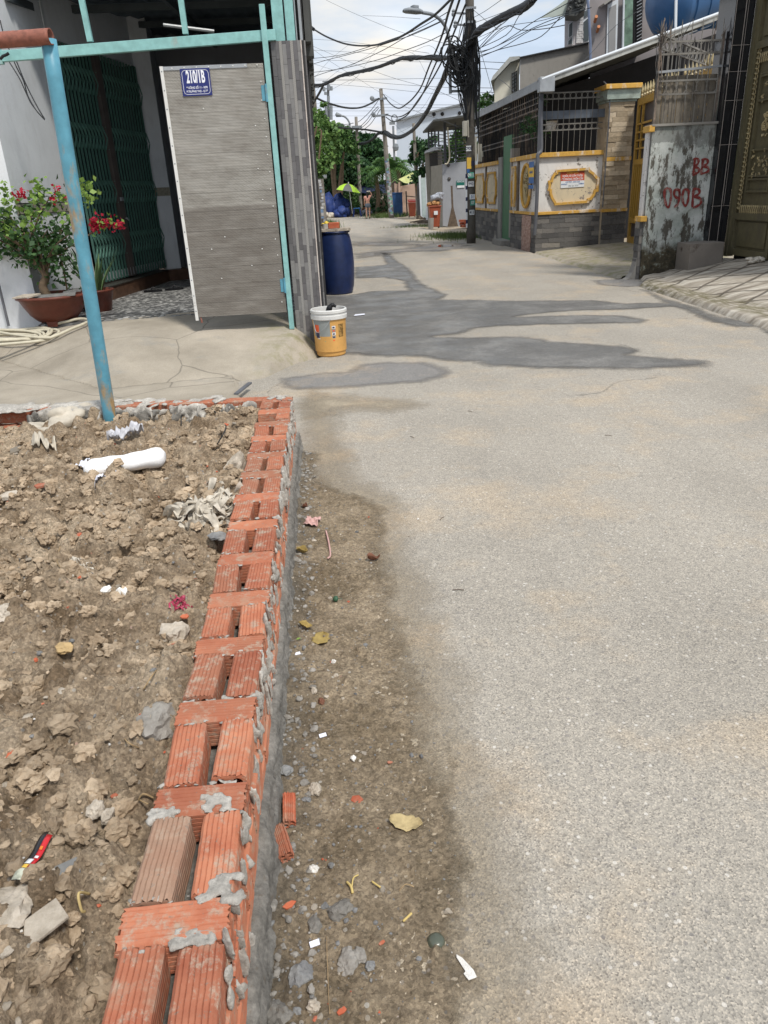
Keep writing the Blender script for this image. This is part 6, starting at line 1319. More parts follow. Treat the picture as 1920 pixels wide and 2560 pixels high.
lt.bar(A(1113, 408, 33.05), A(1111, 302, 33.05), .10); lt.build('steel_lattice', simple('dark_grey_steel', (.07, .075, .085, 1), .5, .2), gh)
rf = MB(); pts = [A(1056, 333, 33.0), A(1084, 304, 35.5), A(1175, 291, 35.5), A(1185, 308, 32.2), A(1085, 318, 32.4)]
q = [A(1057, 333, 36.5), A(1084, 304, 32.0), A(1190, 288, 32.0), A(1190, 318, 36.5)]
rf.add(q+[p+Vector((0, 0, .07)) for p in q], [(0, 1, 2, 3), (7, 6, 5, 4), (0, 4, 5, 1), (1, 5, 6, 2), (2, 6, 7, 3), (3, 7, 4, 0)]); rf.build('dark_roof', 'roofdark', gh)
w = MB(); w.tube(spline([A(1119, 318, 32.8), A(1122, 360, 32.8), A(1124, 392, 32.8), A(1119, 408, 32.8), A(1112, 410, 32.8)], 4), .03, 6); w.build('hanging_hose', 'hose', gh)
w = MB(); pp(w, [(1052, 540), (1047, 440), (1052, 438), (1060, 545)], 40, .1); w.build('white_gate_post', 'cloudwhite', loc=A(1056, 545, 40), label='narrow white gate post left of the pale teal gate panel', cat='post')
w = MB(); pp(w, [(1056, 540), (1052, 446), (1066, 443), (1070, 548)], 39, .08); w.build('teal_gate', simple('pale_teal_gate', (.42, .50, .49, 1), .6, .1), loc=A(1060, 545, 39), label='pale teal metal gate panel beside the beige gate surround', cat='gate')
w = MB(); pp(w, [(1066, 552), (1064, 434), (1068, 434), (1072, 553)], 38.5, .1); w.build('white_gate_post', 'cloudwhite', loc=A(1070, 552, 38.5), label='tall white gate post right of the pale teal gate panel', cat='post')
w = MB(); pp(w, [(1044, 538), (1043, 458), (1050, 457), (1051, 538)], 41, .12); w.build('dark_post', 'darkwall', loc=A(1047, 538, 41), label='dark stained post between the orange bin and the white gate post', cat='post')
# orange wheelie bins
def wheelie(c, s, label, tilt=0):
    b = thing('wheelie_bin', label, 'bin', c, 'orange wheelie bins'); c = Vector(c)
    w = MB(); vs = []
    for z, hx, hy in ((.08, .20, .20), (.98, .27, .27)): vs += [c+Vector((-hx, -hy, z))*s, c+Vector((hx, -hy, z))*s, c+Vector((hx, hy, z))*s, c+Vector((-hx, hy, z))*s]
    w.add(vs, [(0, 1, 5, 4), (1, 2, 6, 5), (2, 3, 7, 6), (3, 0, 4, 7), (3, 2, 1, 0)]); w.build('tub', 'bin', b, bevel=.02)
    w = MB(); w.obox(c+Vector((-.30, -.30, .96))*s, (.60*s, 0, 0), (0, .60*s, 0), (0, 0, .06*s)); w.build('rim', 'bin', b, bevel=.015)
    for sx in (-1, 1): w = MB(); w.lathe([(0, -.03*s), (.09*s, -.03*s), (.09*s, .03*s), (0, .03*s)], c+Vector((sx*.22, .22, .09))*s, 12, (1, 0, 0)); w.build('wheel', 'black', b)
    return b
c1 = A(1087, 570, 31.6); c1.z = 0; b1 = wheelie(c1, .84, 'orange wheelie bin heaped with rubbish bags by the grey corner wall')
w = MB(); w.box(c1.x-.06, c1.x+.09, c1.y-.262, c1.y-.235, .52, .66); w.build('sticker', 'label_white', b1)
w = MB(); 
for k in range(9): w.blob(c1+Vector((rnd(-.2, .2), rnd(-.15, .15), .90+rnd(0, .08))), (.16, .14, .09), .4, 2)
w.build('rubbish_bag', simple('brown_orange_bag', (.45, .24, .10, 1), .6, .3, 12), loc=c1+Vector((0, 0, 1)), label='brown orange bag bulging from the heaped orange bin', cat='bag')
w = MB()
for k in range(9): w.blob(c1+Vector((.06+rnd(-.2, .2), rnd(-.1, .15), 1.10+rnd(0, .16))), (.18, .16, .13), .35, 2)
w.build('rubbish_bag', simple('grey_white_bag', (.38, .40, .45, 1), .45, .6, 9), loc=c1+Vector((.1, 0, 1.2)), smooth=True, label='grey and white bin bag on top of the heaped orange bin', cat='bag')
w = MB(); w.lathe([(0, 0), (.10, 0), (.12, .42), (.10, .42), (.09, .03)], c1+Vector((-.22, -.45, 0)), 12); w.build('cement_pot', 'concrete', loc=c1+Vector((-.22, -.45, 0)), label='small grey cement tube in front of the heaped orange bin', cat='pot')
c2_ = A(1031, 542, 46.0); c2_.z = 0; b2 = wheelie(c2_, .78, 'orange wheelie bin with closed red lid by the pink wall')
bl = ROOT[b2.name]; w = MB(); w.obox(bl+Vector((-.23, -.25, .81)), (.46, 0, 0), (0, .46, .10), (0, .0, .07)); w.build('lid', simple('red_lid', (.50, .05, .03, 1), .4, .1), b2, bevel=.02)
w = MB(); p = A(1123, 565, 32.2); w.prism([(-.05, 1.55), (-.02, .75), (-.20, 0), (.24, 0), (.05, .75), (.02, 1.55)], (p.x+.15, 32.3, 0), (1, 0, 0), (0, 0, 1), (0, .06, 0)); w.build('broom', 'wood', loc=p, label='old dark broom leaning on the grey corner wall', cat='broom')
w = MB(); random.seed(3)
for k in range(16): c = A(1160+rnd(-10, 10), 570, 31)+Vector((0, rnd(-.4, .3), 0)); w.obox((c.x, c.y, .01+.1*(k % 3)), (.2, rnd(-.05, .05), 0), (0, .1, 0), (0, 0, .085))
w.build('brick_pile', 'brick_red', loc=A(1160, 575, 31), label='small pile of old red bricks behind the big street pole', cat='brick pile')
w = MB()
for k in range(11): c = A(1045+rnd(-30, 25), 553, 37); c.z = .02+.03*k % .12; w.obox((c.x, c.y+rnd(-2, 2), c.z), (rnd(.5, 1.2), rnd(-.5, .5), rnd(0, .12)), (.05, rnd(.1, .3), 0), (0, 0, .05))
w.build('timber_scrap', 'wood', loc=A(1045, 556, 36), label='heap of scrap boards on the verge beside the heaped orange bin', cat='scrap heap')
# ---- pink wall compound, drum, tarps
pk = thing('pink_wall', 'pink stained concrete wall and gate under a yellow tarp', 'wall', A(1010, 536, 51))
w = MB(); pp(w, [(990, 540), (986, 458), (1000, 462), (1003, 540)], 50.5, .3); pp(w, [(1003, 540), (999, 466), (1042, 458), (1046, 542)], 51, .3); w.build('wall_panel', 'pinkwall', pk)
w = MB(); pp(w, [(998, 540), (996, 455), (1000, 455), (1003, 540)], 50.3, .2); w.build('wall_post', 'pinkwall', pk)
w = MB(); w.bar(A(1018, 540, 49), A(1015, 478, 49), .07); w.bar(A(1015, 490, 49), A(1045, 493, 49), .05); w.build('iron_frame', 'darkwall', pk)
w = MB(); N_ = 14; vs = []
for i in range(N_+1):
    t = i/N_; top_ = A(996+54*t, 448-26*t, 49.5); bot = A(1010+36*t+4*math.sin(t*9), 457+2*math.sin(t*7)-3*t, 47.5); md = top_.lerp(bot, .5)+Vector((0, 0, -.18*math.sin(t*math.pi)-.04*math.sin(i*2.2))); vs += [top_, md, bot]
w.add(vs, [f for i in range(N_) for f in ((3*i, 3*i+1, 3*i+4, 3*i+3), (3*i+1, 3*i+2, 3*i+5, 3*i+4))]); w.build('yellow_tarp', 'tarp_yellow', loc=A(1020, 445, 49), smooth=True, label='sagging yellow green tarp stretched above the pink wall', cat='tarp')
c = A(992, 533, 49.5); w = MB(); w.box(c.x-.34, c.x+.36, 49.3, 49.9, -.02, 1.36); w.box(c.x-.36, c.x+.38, 49.27, 49.93, 1.30, 1.38); w.build('blue_cabinet', simple('dark_blue_bin', (.018, .06, .16, 1), .5, .3, 3), loc=c, bevel=.02, label='tall dark blue bin beside the leaning utility pole', cat='bin')
# ---- white warehouse far behind
wb = thing('warehouse', 'pale blue white warehouse rising above the roofs in the distance', 'warehouse', A(1080, 400, 75))
w = MB(); pp(w, [(992, 430), (991, 297), (1165, 257), (1260, 236), (1262, 430)], 75, 12); w.build('wall', simple('pale_blue_cladding', (.46, .52, .60, 1), .7, .05, .2, 0), wb)
w = MB(); pp(w, [(988, 299), (1165, 255), (1262, 232), (1262, 236), (1165, 259), (990, 303)], 74.6, 12.6); w.build('roof_edge', 'lampgrey', wb)
for x, y in ((1085, 286), (1106, 285), (1149, 283)): w = MB(); c = A(x, y, 74.9); w.lathe([(0, .05), (.13, .04), (.16, 0)], c, 12, (0, -1, 0)); w.build('vent', 'dark', wb)
# ---- left side beyond the house
gwl = thing('garden_wall', 'dark narrow wall end along the left edge of the street', 'wall', (-.05, 14, 0)); w = MB(); w.box(-.3, .02, 14, 30, -.05, 2.15); w.build('wall', 'darkwall', gwl); w = MB(); w.box(-.9, -.05, 12.7, 13.9, -.05, 2.5); w.build('end_wall', simple('brown_black_panel', (.05, .042, .038, 1), .8, .3), gwl)
vn = thing('vine', 'fresh green vine spilling over the left wall toward the street', 'vine', (.3, 22, 2))
P = np.concatenate([np.array(A(x, y, Y_))[None, :]+clumps((0, 0, 0), (rr*1.0, rr, rr), 9, 42, int(x+y), shell=.2) for x, y, Y_, rr in ((785, 300, 22, .38), (795, 330, 22, .42), (810, 345, 22, .34), (790, 370, 20, .38), (800, 400, 20, .34), (822, 330, 24, .30), (785, 420, 19, .28), (803, 380, 24, .38), (815, 312, 25, .3), (795, 285, 24, .3), (838, 362, 27, .32), (775, 350, 20, .3))])
leaves('foliage', 'leaflight', P, .11, vn, 3, .4, aspect=.8)
w = MB()
for k in range(10): a = Vector((rnd(-.3, .1), 20+rnd(-2, 4), 2.0)); w.tube(spline([a, a+Vector((rnd(0, .3), 0, .7)), A(rnd(785, 815), rnd(300, 380), a.y)], 4), .02, 5)
w.build('stem', 'bark', vn)
w = MB(); w.box(-.2, .35, 23.5, 25.2, 1.9, 3.3); w.build('lean_to_hut', 'galv', loc=(0, 24, 2), label='rusty sheet box half hidden in the vine on the left', cat='shed')
def weeds(name, c, r, n, h, seed, label):
    g = np.random.default_rng(seed); P = np.stack([g.normal(size=n)*r[0]+c[0], g.normal(size=n)*r[1]+c[1], np.zeros(n)], 1); a = g.uniform(0, 6.28, n); hh = g.uniform(.4, 1, n)*h; ln = g.uniform(0, .7, n)*hh
    s = np.stack([-np.sin(a), np.cos(a), np.zeros(n)], 1)*.006*(1+h*3); t = P+np.stack([np.cos(a)*ln, np.sin(a)*ln, hh], 1); V = np.stack([P-s, P+s, t], 1).reshape(-1, 3); i = np.arange(n)*3
    return tag(np_mesh(name, V, np.stack([i, i+1, i+2], 1), 'grass', None, False), label, 'grass', kind='stuff')
weeds('grass_tuft', (.45, 37.5), (.22, .6), 700, .45, 3, 'green grass tuft at the foot of the left utility pole'); weeds('grass_patch', tuple(G(1140, 592))[:2], (.5, .9), 2200, .16, 4, 'low green grass on the verge behind the big street pole'); weeds('grass_patch', tuple(G(965, 543))[:2], (.5, .8), 900, .35, 6, 'green weeds around the foot of the leaning utility pole'); weeds('grass_patch', tuple(G(1010, 540))[:2], (.8, .5), 700, .3, 7, 'green weeds by the pink wall'); weeds('grass_patch', tuple(G(1045, 566))[:2], (.6, .5), 500, .12, 8, 'thin weeds on the verge by the scrap boards')
# ================= utility poles
MAT['fly_a'] = simple('weathered_white_flyer', (.42, .42, .42, 1), .8, .5, 9); MAT['fly_b'] = simple('weathered_blue_flyer', (.16, .24, .36, 1), .8, .5, 9); MAT['fly_c'] = simple('weathered_grey_flyer', (.28, .29, .32, 1), .8, .5, 9); MAT['fly_d'] = simple('weathered_green_flyer', (.20, .36, .28, 1), .8, .5, 9)
def flyer(par, c, w_, h_, mat, n=(0, -1, 0), u=(1, 0, 0), txt=None, tm='label_blue'):
    m = MB(); u = Vector(u); n = Vector(n); c = Vector(c); m.obox(c-u*w_/2-Vector((0, 0, h_/2)), u*w_, n*.006, (0, 0, h_)); f = m.build('flyer', mat, par)
    if txt: text(txt, c+n*.008, u, (0, 0, 1), h_*.85, tm, 'lettering', f, .002, .75, .002)
mpole = thing('utility_pole', 'big dark concrete utility pole plastered with flyers, hung with black cables and a street lamp', 'utility pole', (4.277, 22, 0), 'utility poles')
b0, b1 = Vector((4.277, 22, -.1)), A(1174, 0, 22); b1 = b0+(b1-b0)*1.5; dv = (b1-b0).normalized()
def pole_at(z): return b0+dv*((z-b0.z)/dv.z)
w = MB(); w.tube([pole_at(z) for z in np.linspace(-.1, 8.6, 14)], list(np.linspace(.130, .102, 14)), 14); w.build('shaft', 'poledark', mpole, smooth=True)
# street lamp on its bent arm
sl_ = MB(); pth = spline([A(1055, 31, 21.6), A(1085, 38, 21.8), A(1108, 58, 22), A(1121, 88, 22), A(1125, 125, 22), A(1125, 180, 22), A(1126, 234, 22)], 6); sl_.tube(pth, .042, 8)
for z in (4.184, 3.79): p = pole_at(z); sl_.tube([(3.72, 22, z), (p.x, p.y, z)], .035, 6)
sl_.build('lamp_arm', 'lampgrey', mpole, smooth=True)
w = MB(); hx = A(1056, 31, 21.6); tx_ = A(1008, 27, 21.4); d = (tx_-hx); s_v = Vector((-d.y, d.x, 0)).normalized(); prof = [(0, .05, .05), (.12, .09, .07), (.3, .15, .085), (.75, .16, .075), (.95, .10, .05), (1.0, .02, .02)]; vs = []; fs = []
for t, a, h in prof:
    for k in range(10): an = 2*math.pi*k/10; vs.append(hx+d*t+s_v*a*math.cos(an)+Vector((0, 0, h*math.sin(an)*(1 if math.sin(an) > 0 else .6))))
for i in range(len(prof)-1):
    for k in range(10): fs.append((i*10+k, i*10+(k+1) % 10, (i+1)*10+(k+1) % 10, (i+1)*10+k))
w.add(vs, fs); lh_ = w.build('lamp_head', 'lampgrey', mpole, smooth=True); w = MB(); w.obox(hx+d*.25+s_v*-.08+Vector((0, 0, .06)), d*.30, s_v*.16, (0, 0, .07)); w.build('gear_box', 'lampgrey', lh_, bevel=.015)
w = MB()
for zz, L, tl in ((5.5, .30, 1.2), (5.25, .26, .9), (4.75, .34, .2)): p = pole_at(zz); w.bar(p+Vector((-.12, -.02, 0)), p+Vector((-.12-L, -.05, .02)), .05, .04); w.lathe([(0, 0), (.05, .0), (.06, .05), (.035, .08), (.055, .11), (.02, .15)], p+Vector((-.12-L, -.05, -.05)), 10)
for zz in (4.9, 5.3, 5.6): p = pole_at(zz); w.bar(p+Vector((-.13, -.12, 0)), p+Vector((.14, -.12, 0)), .04, .05)
w.build('bracket', 'lampgrey', mpole)
w = MB(); c = A(1162, 322, 21.7); w.box(c.x-.055, c.x+.055, 21.62, 21.78, c.z-.18, c.z+.18); w.build('junction_box', simple('beige_box', (.40, .38, .32, 1), .6, .15), mpole, bevel=.01)
for x, y0_, y1_, r in ((1170, 300, 343, .020), (1189, 341, 402, .028), (1196, 360, 404, .028), (1202, 360, 404, .028), (1205, 378, 392, .03)): w = MB(); w.tube([A(x, y0_, 21.75), A(x+1, y1_, 21.75)], r, 8); w.build('conduit', simple('beige_conduit', (.42, .40, .34, 1), .6, .1), mpole)
fy = 22-.135
for (x, y, wd, hh, mt, tx, tm) in ((1172, 371, .14, .13, 'label_white', '0908', 'label_dark'), (1173, 408, .12, .28, 'sign_yellow', None, ''), (1178, 438, .15, .15, 'label_green', '0911', 'label_white'), (1178, 460, .15, .13, 'label_white', '993', 'label_dark'), (1181, 492, .15, .13, 'label_white', '31', 'label_blue'), (1182, 507, .13, .13, 'label_green', '07', 'label_white'), (1180, 531, .14, .13, 'label_white', '413', 'label_dark'), (1182, 408, .09, .12, 'label_dark', None, ''), (1171, 427, .07, .10, 'label_blue', None, '')):
    z = A(x, y, 21.84).z; p = pole_at(z); X_ = A(x, y, 21.84).x; flyer(mpole, (X_, fy-.006, z), wd, hh, mt, txt=tx, tm=tm)
for k in range(14): z = A(1170, 440+k*9.5, 21.84).z; p = pole_at(z); flyer(mpole, (p.x-.135, fy+.06, z), .05, .11, 'label_white' if k % 3 else 'label_dark', n=(-.6, -.8, 0), u=(.8, -.6, 0))
# cable tangle round the pole
w = MB(); random.seed(12); cc = A(1141, 165, 21.8)
for k in range(34):
    a = rnd(.10, .36); b_ = rnd(.12, .42); o_ = cc+Vector((rnd(-.12, .22), rnd(-.15, .15), rnd(-.25, .28))); th = rnd(0, 3.14); n = 14
    w.tube([o_+Vector((a*math.cos(2*math.pi*q/n)*math.cos(th)-.3*b_*math.sin(2*math.pi*q/n)*math.sin(th), rnd(-.02, .02), a*.3*math.cos(2*math.pi*q/n)+b_*math.sin(2*math.pi*q/n))) for q in range(n)], rnd(.010, .018), 4, False)
for k in range(46):
    x = rnd(-.40, .12) if k < 30 else rnd(.12, .22); z1_ = rnd(4.6, 5.6); z0_ = rnd(2.9, 4.0) if k < 38 else rnd(2.4, 3.2); p1, p0 = pole_at(z1_), pole_at(z0_)
    w.tube(spline([p1+Vector((x*.5, -.15, 0)), p1.lerp(p0, .35)+Vector((x+rnd(-.05, .05), -.16, 0)), p1.lerp(p0, .7)+Vector((x*.8+rnd(-.06, .06), -.15, 0)), p0+Vector((x*.25-.08 if x < .1 else x*.9, -.14, 0))], 4), rnd(.008, .016), 4, False)
for k in range(10):
    z1_ = rnd(3.0, 4.2); p1 = pole_at(z1_); w.tube(spline([p1+Vector((-.30, -.15, .3)), p1+Vector((-.18, -.16, 0)), pole_at(z1_-.5)+Vector((-.14, -.17, 0)), pole_at(2.6)+Vector((-.14, -.16, 0))], 4), .012, 4, False)
w.build('cable_tangle', 'cable', loc=cc, label='dense black tangle of coiled cables hanging on the big street pole', cat='cable tangle', kind='stuff')
def pole(name, base, top, Yb, r0, r1, label, mat='pole', square=False):
    a = G(*base) if Yb is None else A(*base, Yb); a.z = -.05; b = A(*top, a.y); t = thing(name, label, 'utility pole', (a.x, a.y, 0), 'utility poles')
    w = MB(); w.tube([a.lerp(b, k/8) for k in range(9)], [r0+(r1-r0)*k/8 for k in range(9)], 4 if square else 12); w.build('shaft', mat, t, smooth=not square); return t, a, b
p2, a2, t2 = pole('utility_pole', (979, 547), (952, 222), 47.2, .16, .10, 'leaning grey concrete pole plastered with flyers, right of the walking woman')
for k in range(34): p = a2.lerp(t2, .04+.013*k+rnd(-.003, .003)); flyer(p2, (p.x+rnd(-.07, .07), p.y-.165-.004*(k % 3), p.z), rnd(.10, .17), rnd(.07, .13), random.choice(['fly_a', 'fly_a', 'fly_b', 'fly_c', 'fly_d']))
for tt_ in (.92, .80): p = a2.lerp(t2, tt_); w = MB(); w.bar(p+Vector((-.6, -.1, 0)), p+Vector((.3, -.1, .06)), .10, .10); w.lathe([(0, 0), (.11, 0), (.13, .12), (.06, .2)], p+Vector((-.55, -.1, .0)), 8); w.build('crossarm', 'lampgrey', p2)
p3, a3, t3 = pole('utility_pole', (903, 538), (890, 292), 56.7, .13, .10, 'grey concrete pole rising behind the lime umbrella')
w = MB(); p = a3.lerp(t3, .9); w.bar(p+Vector((-.35, -.2, 0)), p+Vector((.35, -.2, 0)), .25, .14); w.build('crossarm', 'lampgrey', p3)
p4, a4, t4 = pole('utility_pole', (1045, 540), (1034, 308), 44, .10, .08, 'thin grey concrete pole between the yellow tarp and the grey lattice house')
p5, a5, t5 = pole('utility_pole', (809, 568), (766, 93), 36, .19, .17, 'tan square concrete pole with bolt holes at the left edge of the street', square=True)
w = MB()
for k in range(22): p = a5.lerp(t5, .42+.026*k); w.obox(p+Vector((-.03, -.20, 0)), (.05, 0, 0), (0, .01, 0), (0, 0, .07))
w.build('bolt_hole', 'dark', p5)
for k in range(16): p = a5.lerp(t5, .04+.018*k); flyer(p5, (p.x+.04+rnd(-.05, .05), p.y-.20-.003*(k % 3), p.z), rnd(.09, .15), rnd(.08, .14), random.choice(['fly_a', 'fly_c', 'fly_b']))
w = MB(); c = A(985, 305, 46); w.tube([A(983, 315, 46), A(986, 400, 46)], .06, 8); ring(w, A(986, 295, 46), .16, (1, 0, 0), (0, 0, 1), .03); w.box(c.x-.25, c.x+.05, 45.9, 46.1, c.z-.12, c.z+.02); w.lathe([(0, -.2), (.14, -.16), (.18, 0), (.14, .16), (0, .2)], A(989, 368, 46), 10); w.build('siren_pole', 'lampgrey', loc=c, label='slim post with a round fitting and loudspeaker right of the leaning pole', cat='post')
# far street lamp and radio mast
fl_ = thing('street_lamp', 'far thin street lamp with curved arm above the trees', 'street lamp', A(875, 470, 60)); w = MB(); w.tube(spline([A(852, 289, 60), A(862, 292, 60), A(871, 302, 60), A(875, 320, 60), A(875, 400, 60), A(877, 500, 60)], 5), .07, 6); w.build('arm', 'lampgrey', fl_); w = MB(); w.tube([A(838, 287, 60), A(841, 286.5, 60), A(853, 289, 60)], [.04, .16, .09], 8); w.build('lamp_head', 'lampgrey', fl_)
ms = thing('radio_mast', 'tall grey radio mast with antenna panels on the horizon', 'mast', A(822, 340, 110)); w = MB(); w.tube([A(823, 420, 110), A(820, 205, 110)], [.22, .16], 8); w.build('shaft', 'lampgrey', ms)
for x, y0_, y1_ in ((810, 218, 228), (814, 230, 237), (822, 212, 226), (828, 216, 226), (815, 262, 300), (828, 262, 298), (821, 240, 255)): w = MB(); w.tube([A(x, y0_, 109.5), A(x, y1_, 109.5)], .22, 6); w.build('antenna_panel', 'lampgrey', ms)
w = MB()
for y in (204, 222, 262, 298): w.bar(A(806, y, 110), A(832, y, 110), .12)
w.build('antenna_arm', 'lampgrey', ms)
# ================= overhead cables
def K(x, y, Y): return A(740+x*.27728, y*.27728, Y)
def cable(P, r, label, group, n=5, mat='cable', wob=0.):
    Q = spline([K(*p) for p in P], n)
    if wob: Q = [q+Vector((0, 0, rnd(-wob, wob))) for q in Q]
    w = MB(); w.tube(Q, r, 6, True); return w.build('overhead_cable', mat, loc=Q[0], label=label, cat='cable', group=group, smooth=True)
GB, GT = 'thick overhead cable bundles', 'thin overhead wires'
def bundle(P, r, label, n=6):
    """a fat bundle of many strands: core plus loose strands, one thing"""
    Q = spline([K(*p) for p in P], n); w = MB(); w.tube(Q, [r*.8+rnd(-.004, .004) for _ in Q], 8)
    for k in range(9):
        ph = rnd(0, 6.28); ra = r*rnd(.55, 1.05); w.tube([q+Vector((math.cos(ph+i*.25)*ra, math.cos(ph+i*.25)*ra*.5, math.sin(ph+i*.3)*ra-(.03 if k > 6 else 0)*abs(math.sin(i*.8+k)))) for i, q in enumerate(Q)], r*.22, 5)
    w.build('overhead_cable', 'cable', loc=Q[0], smooth=True, label=label, cat='cable', group=GB)
def lerpY(P, y0, y1): n = len(P)-1; return [(x, y, y0+(y1-y0)*i/n) for i, (x, y) in enumerate(P)]
bundle(lerpY([(125, 768), (230, 765), (320, 725), (400, 685), (520, 655), (640, 630), (760, 598), (870, 555), (960, 525), (1080, 520), (1200, 522), (1320, 520), (1430, 528)], 36, 22), .070, 'thick black cable bundle crossing from the left pole to the big street pole')
bundle(lerpY([(1420, 545), (1370, 620), (1330, 710), (1285, 800), (1240, 890), (1185, 1000), (1110, 1110), (1040, 1182), (950, 1230), (870, 1230), (800, 1192)], 22, 47), .105, 'fattest black cable bundle sweeping down from the big street pole to the leaning pole')
bundle([(1500, 610, 22), (1570, 420, 22), (1625, 300, 21), (1690, 250, 20), (1800, 190, 19), (1950, 110, 18), (2080, 50, 17), (2150, -30, 16)], .105, 'fat black cable bundle rising from the big street pole to the top right')
cable(lerpY([(118, 235), (250, 318), (400, 382), (520, 408), (640, 412), (760, 398), (880, 360), (1000, 300), (1120, 220), (1250, 135), (1390, 0), (1440, -60)], 30, 17), .026, 'thick single cable sagging across the sky from the ragged roof edge', GB)
w = MB(); w.tube([K(112, 228, 30), K(160, 265, 29.6)], .055, 8); w.build('cable_clamp', 'cable', loc=K(112, 228, 30), label='small clamp where the thick sagging cable meets the roof edge', cat='clamp')
cable(lerpY([(1425, -30), (1370, 130), (1330, 280), (1270, 440), (1200, 600), (1130, 780), (1060, 880), (1000, 935), (930, 976), (870, 950), (825, 905), (790, 852)], 16, 47), .028, 'black cable from the top edge to the leaning pole head, upper of the three', GB)
cable(lerpY([(1480, -20), (1400, 220), (1300, 480), (1230, 640), (1150, 830), (1090, 930), (1030, 1000), (960, 1045), (900, 1055), (850, 1045), (810, 1030)], 18, 47), .026, 'black cable from the top edge down to the leaning pole, middle of the three', GB)
cable(lerpY([(1530, 40), (1450, 230), (1350, 480), (1260, 660), (1180, 790), (1110, 890), (1060, 960), (1010, 1030), (960, 1065), (900, 1095), (860, 1090), (810, 1055)], 20, 47), .026, 'black cable from the big pole head to the leaning pole, lowest of the three', GB)
cable(lerpY([(150, 865), (250, 915), (350, 948), (430, 968), (520, 976), (600, 965), (680, 930), (745, 888)], 36, 47), .045, 'black cable looping from the left pole to the leaning pole above the radio mast foot', GB)
cable(lerpY([(250, 760), (215, 830), (180, 890), (150, 940)], 34, 36), .05, 'short thick cable dropping from the left bundle behind the tiled pillar', GB)
cable(lerpY([(270, 1128), (400, 1150), (500, 1160), (620, 1168), (700, 1180), (760, 1190)], 42, 47), .05, 'black cable running level above the far trees', GB)
bundle(lerpY([(790, 1195), (740, 1205), (690, 1255), (640, 1285), (580, 1295), (530, 1290)], 47, 56.5), .10, 'thick cable bundle between the leaning pole and the pole behind the umbrella')
for i, (P, ya, yb) in enumerate((([(360, 1190), (430, 1150), (510, 1108)], 50, 56), ([(560, 1100), (600, 1070), (680, 990), (755, 885)], 56, 47), ([(560, 1175), (640, 1110), (700, 1030), (745, 975)], 56, 47), ([(560, 1200), (660, 1130), (720, 1050), (760, 985)], 56, 47), ([(280, 1105), (340, 1118), (420, 1125), (520, 1110)], 45, 56), ([(740, 960), (690, 1010), (640, 1080), (580, 1140)], 47, 56))):
    cable(lerpY(P, ya, yb), .018, 'thin black wire strung between the far poles', GT, mat='wirethin')
thin = [[(90, 530), (250, 518), (380, 500), (470, 480), (600, 440), (750, 392), (900, 340), (1060, 280), (1230, 190), (1390, 95)], [(130, 655), (260, 640), (400, 620), (520, 595), (660, 560), (800, 520), (980, 455), (1180, 380), (1390, 275)], [(120, 705), (280, 650), (450, 600), (600, 540), (800, 445), (1000, 330), (1200, 240), (1360, 165)], [(110, 590), (300, 535), (480, 490), (700, 430), (880, 370), (1060, 310), (1300, 200)],
        [(80, 390), (230, 500), (400, 612), (560, 710), (680, 785), (760, 835)], [(90, 390), (300, 480), (470, 552), (700, 640), (900, 710), (1100, 765), (1300, 830), (1540, 940)], [(270, 0), (480, 100), (700, 195), (850, 255), (960, 293), (1150, 345), (1380, 400)], [(110, 560), (300, 620), (420, 660)], [(100, 350), (400, 370), (800, 420), (1200, 480)], [(600, 140), (850, 150), (1120, 170)],
        [(130, 712), (500, 715), (900, 712), (1540, 700)], [(130, 730), (500, 725), (900, 760), (1540, 800)], [(130, 755), (400, 765), (800, 800), (1200, 840), (1540, 860)], [(160, 935), (700, 938), (1100, 945), (1530, 945)], [(160, 968), (700, 968), (1100, 972), (1530, 968)], [(160, 1000), (700, 1000), (1200, 1000)], [(200, 1045), (600, 1045), (760, 1045)], [(110, 450), (500, 470), (900, 500), (1400, 530)], [(120, 540), (500, 548), (900, 555), (1380, 560)],
        [(150, 850), (280, 720), (390, 630)], [(470, 760), (560, 680), (740, 420)], [(300, 820), (430, 750), (560, 690)], [(980, 455), (1080, 500), (1160, 640), (1180, 650)], [(800, 850), (870, 900), (960, 950), (1100, 1010), (1300, 1080), (1480, 1150)], [(1390, 600), (1250, 800), (1150, 960), (1040, 1060), (960, 1110)], [(1380, 700), (1200, 950), (1100, 1080), (1020, 1150), (920, 1200)], [(1050, 470), (1200, 410), (1330, 530)], [(820, 1060), (900, 1130), (960, 1190), (1000, 1210)], [(130, 735), (170, 700), (300, 545), (480, 400)], [(480, 605), (660, 490), (760, 410)]]
for i, P in enumerate(thin):
    ya, yb = (34, 22) if P[-1][0] > 1000 else (36, 44)
    cable(lerpY(P, ya, yb), .0048 if i > 3 else .010, 'thin dark overhead wire crossing the sky left of the big street pole', GT, mat='wirethin', n=4)
def K5(x, y, Y): return K((1140+x*.31344-740)/.27728, y*.31344/.27728, Y)
